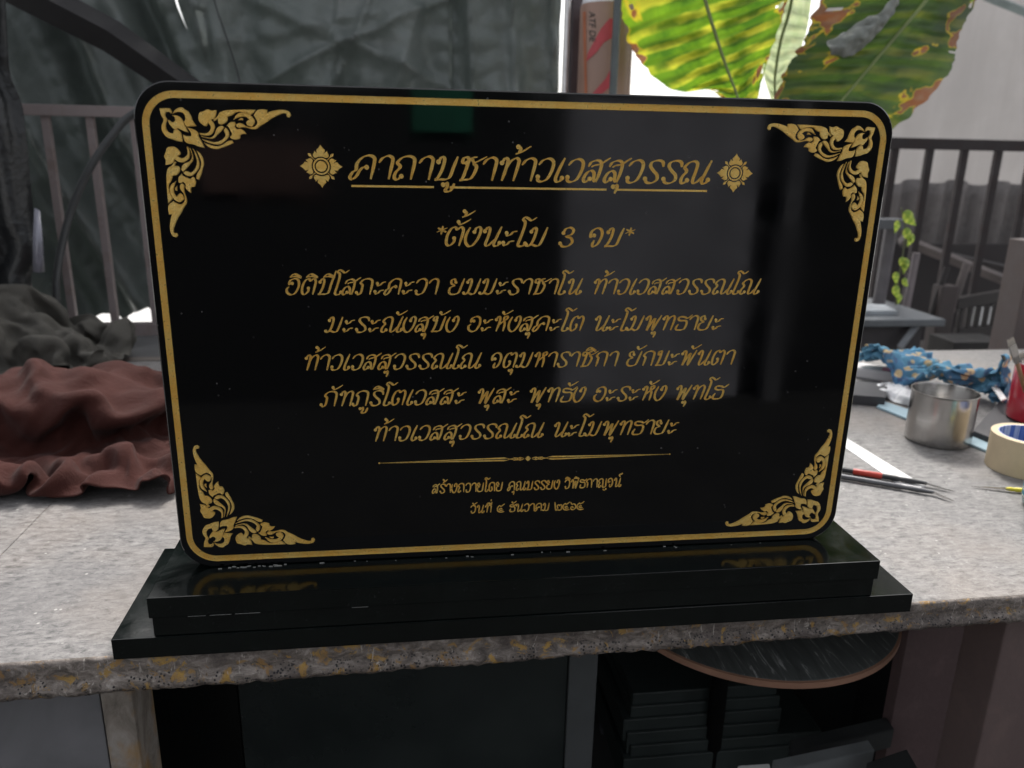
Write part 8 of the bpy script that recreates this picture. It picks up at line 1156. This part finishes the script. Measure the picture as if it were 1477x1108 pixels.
# grey bench plate
BN = thing('metal_bench', 'grey steel bench with pale dusty top behind the table at right', 'bench', at(1290, 470, 1.55))
a = at(1180, 452, 1.55); b = at(1350, 452, 1.55)
rel(box('bench_top', a.x, b.x, 1.50, 1.85, b.z-.03, b.z-.008, plain('dusty_blue_grey_metal', (.12, .13, .14), .5), None, .003), BN)
rel(box('apron', a.x, b.x-.05, 1.53, 1.55, b.z-.13, b.z-.031, plain('brown_grey_apron', (.045, .04, .042), .6)), BN)
bm = bmesh.new(); tube(bm, [at(1298, 502, 1.5), at(1328, 462, 1.52)], .012, 4); rel(obj('brace', bm, plain('pale_grey_brace', (.20, .21, .225), .5)), BN)
for xx in (a.x+.05, b.x-.04): rel(box('leg', xx-.015, xx+.015, 1.80, 1.83, -.75, b.z-.031, DARKSTEEL), BN)
bm = bmesh.new(); p = at(1262, 446, 1.6); prism(bm, [Vector((p.x-.06, 1.56, b.z-.007)), Vector((p.x+.05, 1.56, b.z-.007)), Vector((p.x+.07, 1.66, b.z-.007)), Vector((p.x-.06, 1.68, b.z-.007))], .014)
tag(obj('folded_paper', bm, plain('pale_grey_paper', (.30, .32, .34), .7)), 'pale grey folded paper pad on the steel bench', 'paper')
# dark chair
YCH = 1.75; CH = thing('wooden_chair', 'dark wooden chair with slatted back behind the blue cloth', 'chair', (at(1400, 500, YCH).x, YCH, -.75))
CWD = plain('dark_brown_chair_paint', (.022, .018, .018), .5); CWL = plain('worn_chair_post', (.05, .038, .037), .6)
def cb(n, p, q, d=.03, mt=CWD):
    a = at(p[0], p[1], YCH); b = at(q[0], p[1], YCH); zl_ = at(q[0], q[1], YCH).z; return rel(box(n, min(a.x, b.x), max(a.x, b.x), YCH-d/2, YCH+d/2, zl_, a.z, mt, None, .004), CH)
cb('back_post', (1353, 411), (1377, 600), .05, CWL); cb('back_post', (1462, 405), (1476, 600), .045)
def cbar(n, p, q, r, mt=CWD):                             # a rail between two posts, rising to the right
    a = at(p[0], p[1], YCH); b = at(q[0], q[1], YCH); bm = bmesh.new()
    prism(bm, [Vector((a.x, YCH-.013, a.z-r)), Vector((b.x, YCH-.013, b.z-r)), Vector((b.x, YCH+.013, b.z-r)), Vector((a.x, YCH+.013, a.z-r))], 2*r, bev=.003); rel(obj(n, bm, mt), CH)
cbar('top_rail', (1377, 438), (1464, 423), .019); cbar('middle_rail', (1377, 482), (1464, 474), .021)
for k in range(6): cb('slat', (1384+k*12.5, 446-k*2), (1390+k*12.5, 474-k), .016)
cb('seat', (1340, 512), (1480, 526), .42)
a = at(1408, 444, 2.55); b = at(1452, 480, 2.55)
tag(box('bright_gap_panel', a.x, b.x, 2.55, 2.57, -.79, a.z, plain('bright_ground_white', (.75, .75, .74), .6)), 'white panel standing in for bright ground between the slats of the dark chair', 'board')  # white panel added for the bright ground showing between the slats
p = CH.location
for sx, sy in ((-.13, -.2), (.12, -.2), (-.13, .1), (.12, .1)): rel(box('leg', p.x+sx-.018, p.x+sx+.018, YCH+sy-.018, YCH+sy+.018, -.75, at(1400, 525, YCH).z, CWD), CH)
tag(box('dark_crate', at(1376, 500, 1.50).x, at(1452, 500, 1.5).x, 1.50, 1.62, -.75, at(1400, 494, 1.5).z, plain('black_crate', (.012, .011, .011), .6)), 'black crate standing in front of the dark chair', 'crate')
# brown post at the right edge with a bolt
pc = at(1470, 440, 1.05)
BP = thing('brown_post', 'thick brown grey post at the right edge behind the red mug', 'post', (pc.x, 1.05, -.75))
vp = vpost('post_shaft', 1474, 440, 1.05, 40, -.75, at(1470, 346, 1.05).z, rusty('brown_grey_post', (.095, .075, .072), (.12, .09, .08)), None, None); rel(vp, BP)
bm = bmesh.new(); lathe(bm, [(0, 0), (.012, 0), (.012, .01), (.007, .013), (.007, .022), (0, .022)], 20); o = obj('bolt', bm, STEEL, BP, 'auto'); o.location = (0, -.01, at(1470, 346, 1.05).z+.75)
# skewed window frame, far top right
beam((1420, -6), (1500, 26), 3.0, 3.0, .022, plain('grey_green_frame', (.20, .24, .235), .5), 'grey green metal strip slanting in the top right corner', 'metal strip', 'metal_strip')

# ================================================================== UNDER THE TABLE
GG = granite_black(); 
DG = M('unpolished_dark_granite'); nz = DG.noise(6, 6, .6); DG.set(col=DG.ramp(nz, [(.3, (.007, .010, .010)), (.7, (.016, .021, .020))]), rough=DG.ramp(nz, [(.3, .16), (.7, .4)])); DG = DG.m
DE = plain('sawn_granite_edge', (.05, .054, .055), .6)
a = at(352, 1050, .10); b = at(812, 1050, .10)
tag(box('granite_slab', a.x, b.x, .09, .11, -.749, -.05, DG), 'large dark green black granite slab stored upright under the table', 'granite slab')
c = at(852, 1050, .10)
tag(box('granite_slab', b.x+.001, c.x, .086, .106, -.749, -.046, DE), 'narrow grey edged granite slab beside the large upright one', 'granite slab')
a = at(205, 1050, .2); b = at(350, 1050, .2)
tag(box('granite_slab', a.x-.03, b.x, .19, .21, -.749, -.06, plain('void_black', (.006, .007, .007), .35)), 'narrow black panel filling the dark void in the gap by the left leg', 'granite slab')  # black panel added to fill the dark void beside the leg
# stack of slabs
SKM = plain('dusty_dark_slab', (.026, .034, .032), .4)
for k in range(6):
    y0, y1 = 1000+k*19, 1015+k*19; xl = 905+6*sin(k*2.1)+(8 if k == 0 else 0); xr_ = (1118, 1122, 1124, 1120, 1180, 1190)[k]; Y = .27-.005*k
    a = at(xl, y0, Y); b = at(xr_, y1-1, Y)
    tag(box('stacked_slab', a.x, b.x, Y, Y+.24, b.z+.001, a.z-.001, SKM, None, .002), ('topmost', 'second', 'third', 'fourth', 'fifth', 'lowest')[k]+' dark slab in the stepped stack under the table', 'granite slab', 'dark slabs stacked under the table')
# slabs lying at the bottom, seen from above
STR = plain('grey_sawn_strip', (.15, .16, .16), .5)
def strip(pts, z, hgt, mt, lab, name='stone_strip'):
    bm = bmesh.new(); prism(bm, [onz(x, y, z)-Vector((0, 0, hgt)) for x, y in pts], hgt, bev=.001); return tag(obj(name, bm, mt), lab, 'stone strip')
strip([(1114, 1096), (1128, 1112), (1262, 1082), (1252, 1067)], -.30, .03, STR, 'grey sawn stone strip with pale face low under the table')
strip([(1140, 1084), (1250, 1062), (1290, 1052), (1278, 1034), (1140, 1066)], -.318, .03, plain('dark_strip', (.030, .033, .033), .5), 'dark stone strip behind the pale grey sawn strip')
strip([(1250, 1100), (1268, 1130), (1326, 1112), (1308, 1080)], -.29, .03, plain('dark_strip_two', (.034, .037, .037), .5), 'dark stone strip lowest at the bottom right of the strips')
strip([(1064, 1104), (1064, 1112), (1112, 1112), (1110, 1101)], -.285, .004, plain('white_chip', (.5, .5, .48), .7), 'small white chip lying on the dark slabs at the very bottom', 'white_chip')
a = at(1127, 990, .36); b = at(1236, 990, .36)
tag(box('granite_slab', a.x, b.x, .36, .38, -.749, at(1180, 992, .36).z, plain('dull_black_slab', (.016, .018, .018), .45)), 'dull black slab standing upright behind the grey stone strips', 'granite slab')
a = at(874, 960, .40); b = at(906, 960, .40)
tag(box('granite_slab', a.x, b.x, .40, .415, at(890, 1058, .40).z, -.05, plain('blue_grey_glare', (.10, .105, .12), .6, 0, .3, 5)), 'small blue grey panel standing for the glare at the left end of the stack', 'granite slab')  # panel added to carry a reflected glare patch in its colour
# round stool
ds = (.2788, .0042); zc = -.10
pA, pB, pC_ = onz(985, 940, -.12), onz(1142, 975, -.12), onz(1285, 938, -.12)
ax, ay, bx_, by, cx, cy = pA.x, pA.y, pB.x, pB.y, pC_.x, pC_.y
dd = 2*(ax*(by-cy)+bx_*(cy-ay)+cx*(ay-by))
ux = ((ax*ax+ay*ay)*(by-cy)+(bx_*bx_+by*by)*(cy-ay)+(cx*cx+cy*cy)*(ay-by))/dd; uy = ((ax*ax+ay*ay)*(cx-bx_)+(bx_*bx_+by*by)*(ax-cx)+(cx*cx+cy*cy)*(bx_-ax))/dd
sr = hypot(ax-ux, ay-uy); print('STOOL', ux, uy, sr)
ST = thing('round_stool', 'round stool with dark brushed top and tan rim tucked under the table', 'stool', (ux, uy, -.75))
m = M('scored_dark_top'); sc_ = m.noise(4, 6, .7, vec=m.co((38, 3.5, 1), rot=(0, 0, .45)), dist=.8)
m.set(col=m.ramp(sc_, [(.3, (.030, .032, .031)), (.58, (.065, .07, .066)), (.66, (.30, .30, .29)), (.70, (.07, .07, .068))]), rough=.5)
bm = bmesh.new(); lathe(bm, [(0, .6225), (sr-.004, .6225), (sr-.003, .6215)], 96); obj('seat_top', bm, m.m, ST, True)
bm = bmesh.new(); lathe(bm, [(sr-.003, .6215), (sr, .621), (sr, .614), (sr-.002, .612), (0, .612)], 96); obj('rim', bm, plain('tan_plywood_rim', (.26, .14, .09), .6, 0, .2, 8), ST, 'auto')
MBK = plain('matt_black_steel', (.003, .003, .003), .9, 0, .1, spec=.1)
bm = bmesh.new(); tube(bm, [(0, .05, .611), (0, .05, 0)], .012, 12); obj('pedestal', bm, MBK, ST, True)

# ================================================================== BEHIND THE CAMERA, UNSEEN: WALL AND PANELS ADDED FOR THE GRANITE TO MIRROR
tag(box('back_wall', -3.2, 4.0, -3.05, -3.0, -.79, .68, plain('dark_wall_plaster', (.007, .007, .008), .8, 0, .3, 3)), 'dark low unseen wall added behind the camera for the plaque to mirror', 'wall')
# simple pieces added along that wall to shape the faint reflections in the granite
tag(box('reflection_panel', .62, 1.52, -2.995, -2.95, -.79, .62, plain('pale_grey_panel', (.27, .27, .30), .6, 0, .25, 4)), 'pale grey door-like panel added by the dark wall for its reflection', 'door')
tag(box('green_board', -.06, .20, -2.995, -2.97, .47, .66, plain('bright_green_board', (.008, .13, .075), .6, 0, .3, 3)), 'green board added high on the dark wall for its reflection', 'board')
tag(box('brown_board', -.95, -.45, -2.995, -2.97, .20, .42, plain('brown_wall_board', (.08, .045, .038), .6, 0, .3, 3)), 'brown board added on the dark wall for its reflection', 'board')
tag(box('metal_post', 1.62, 1.70, -2.94, -2.86, -.79, .64, plain('mid_grey_post', (.12, .12, .13), .6)), 'grey post added beside the pale panel for its reflection', 'post')
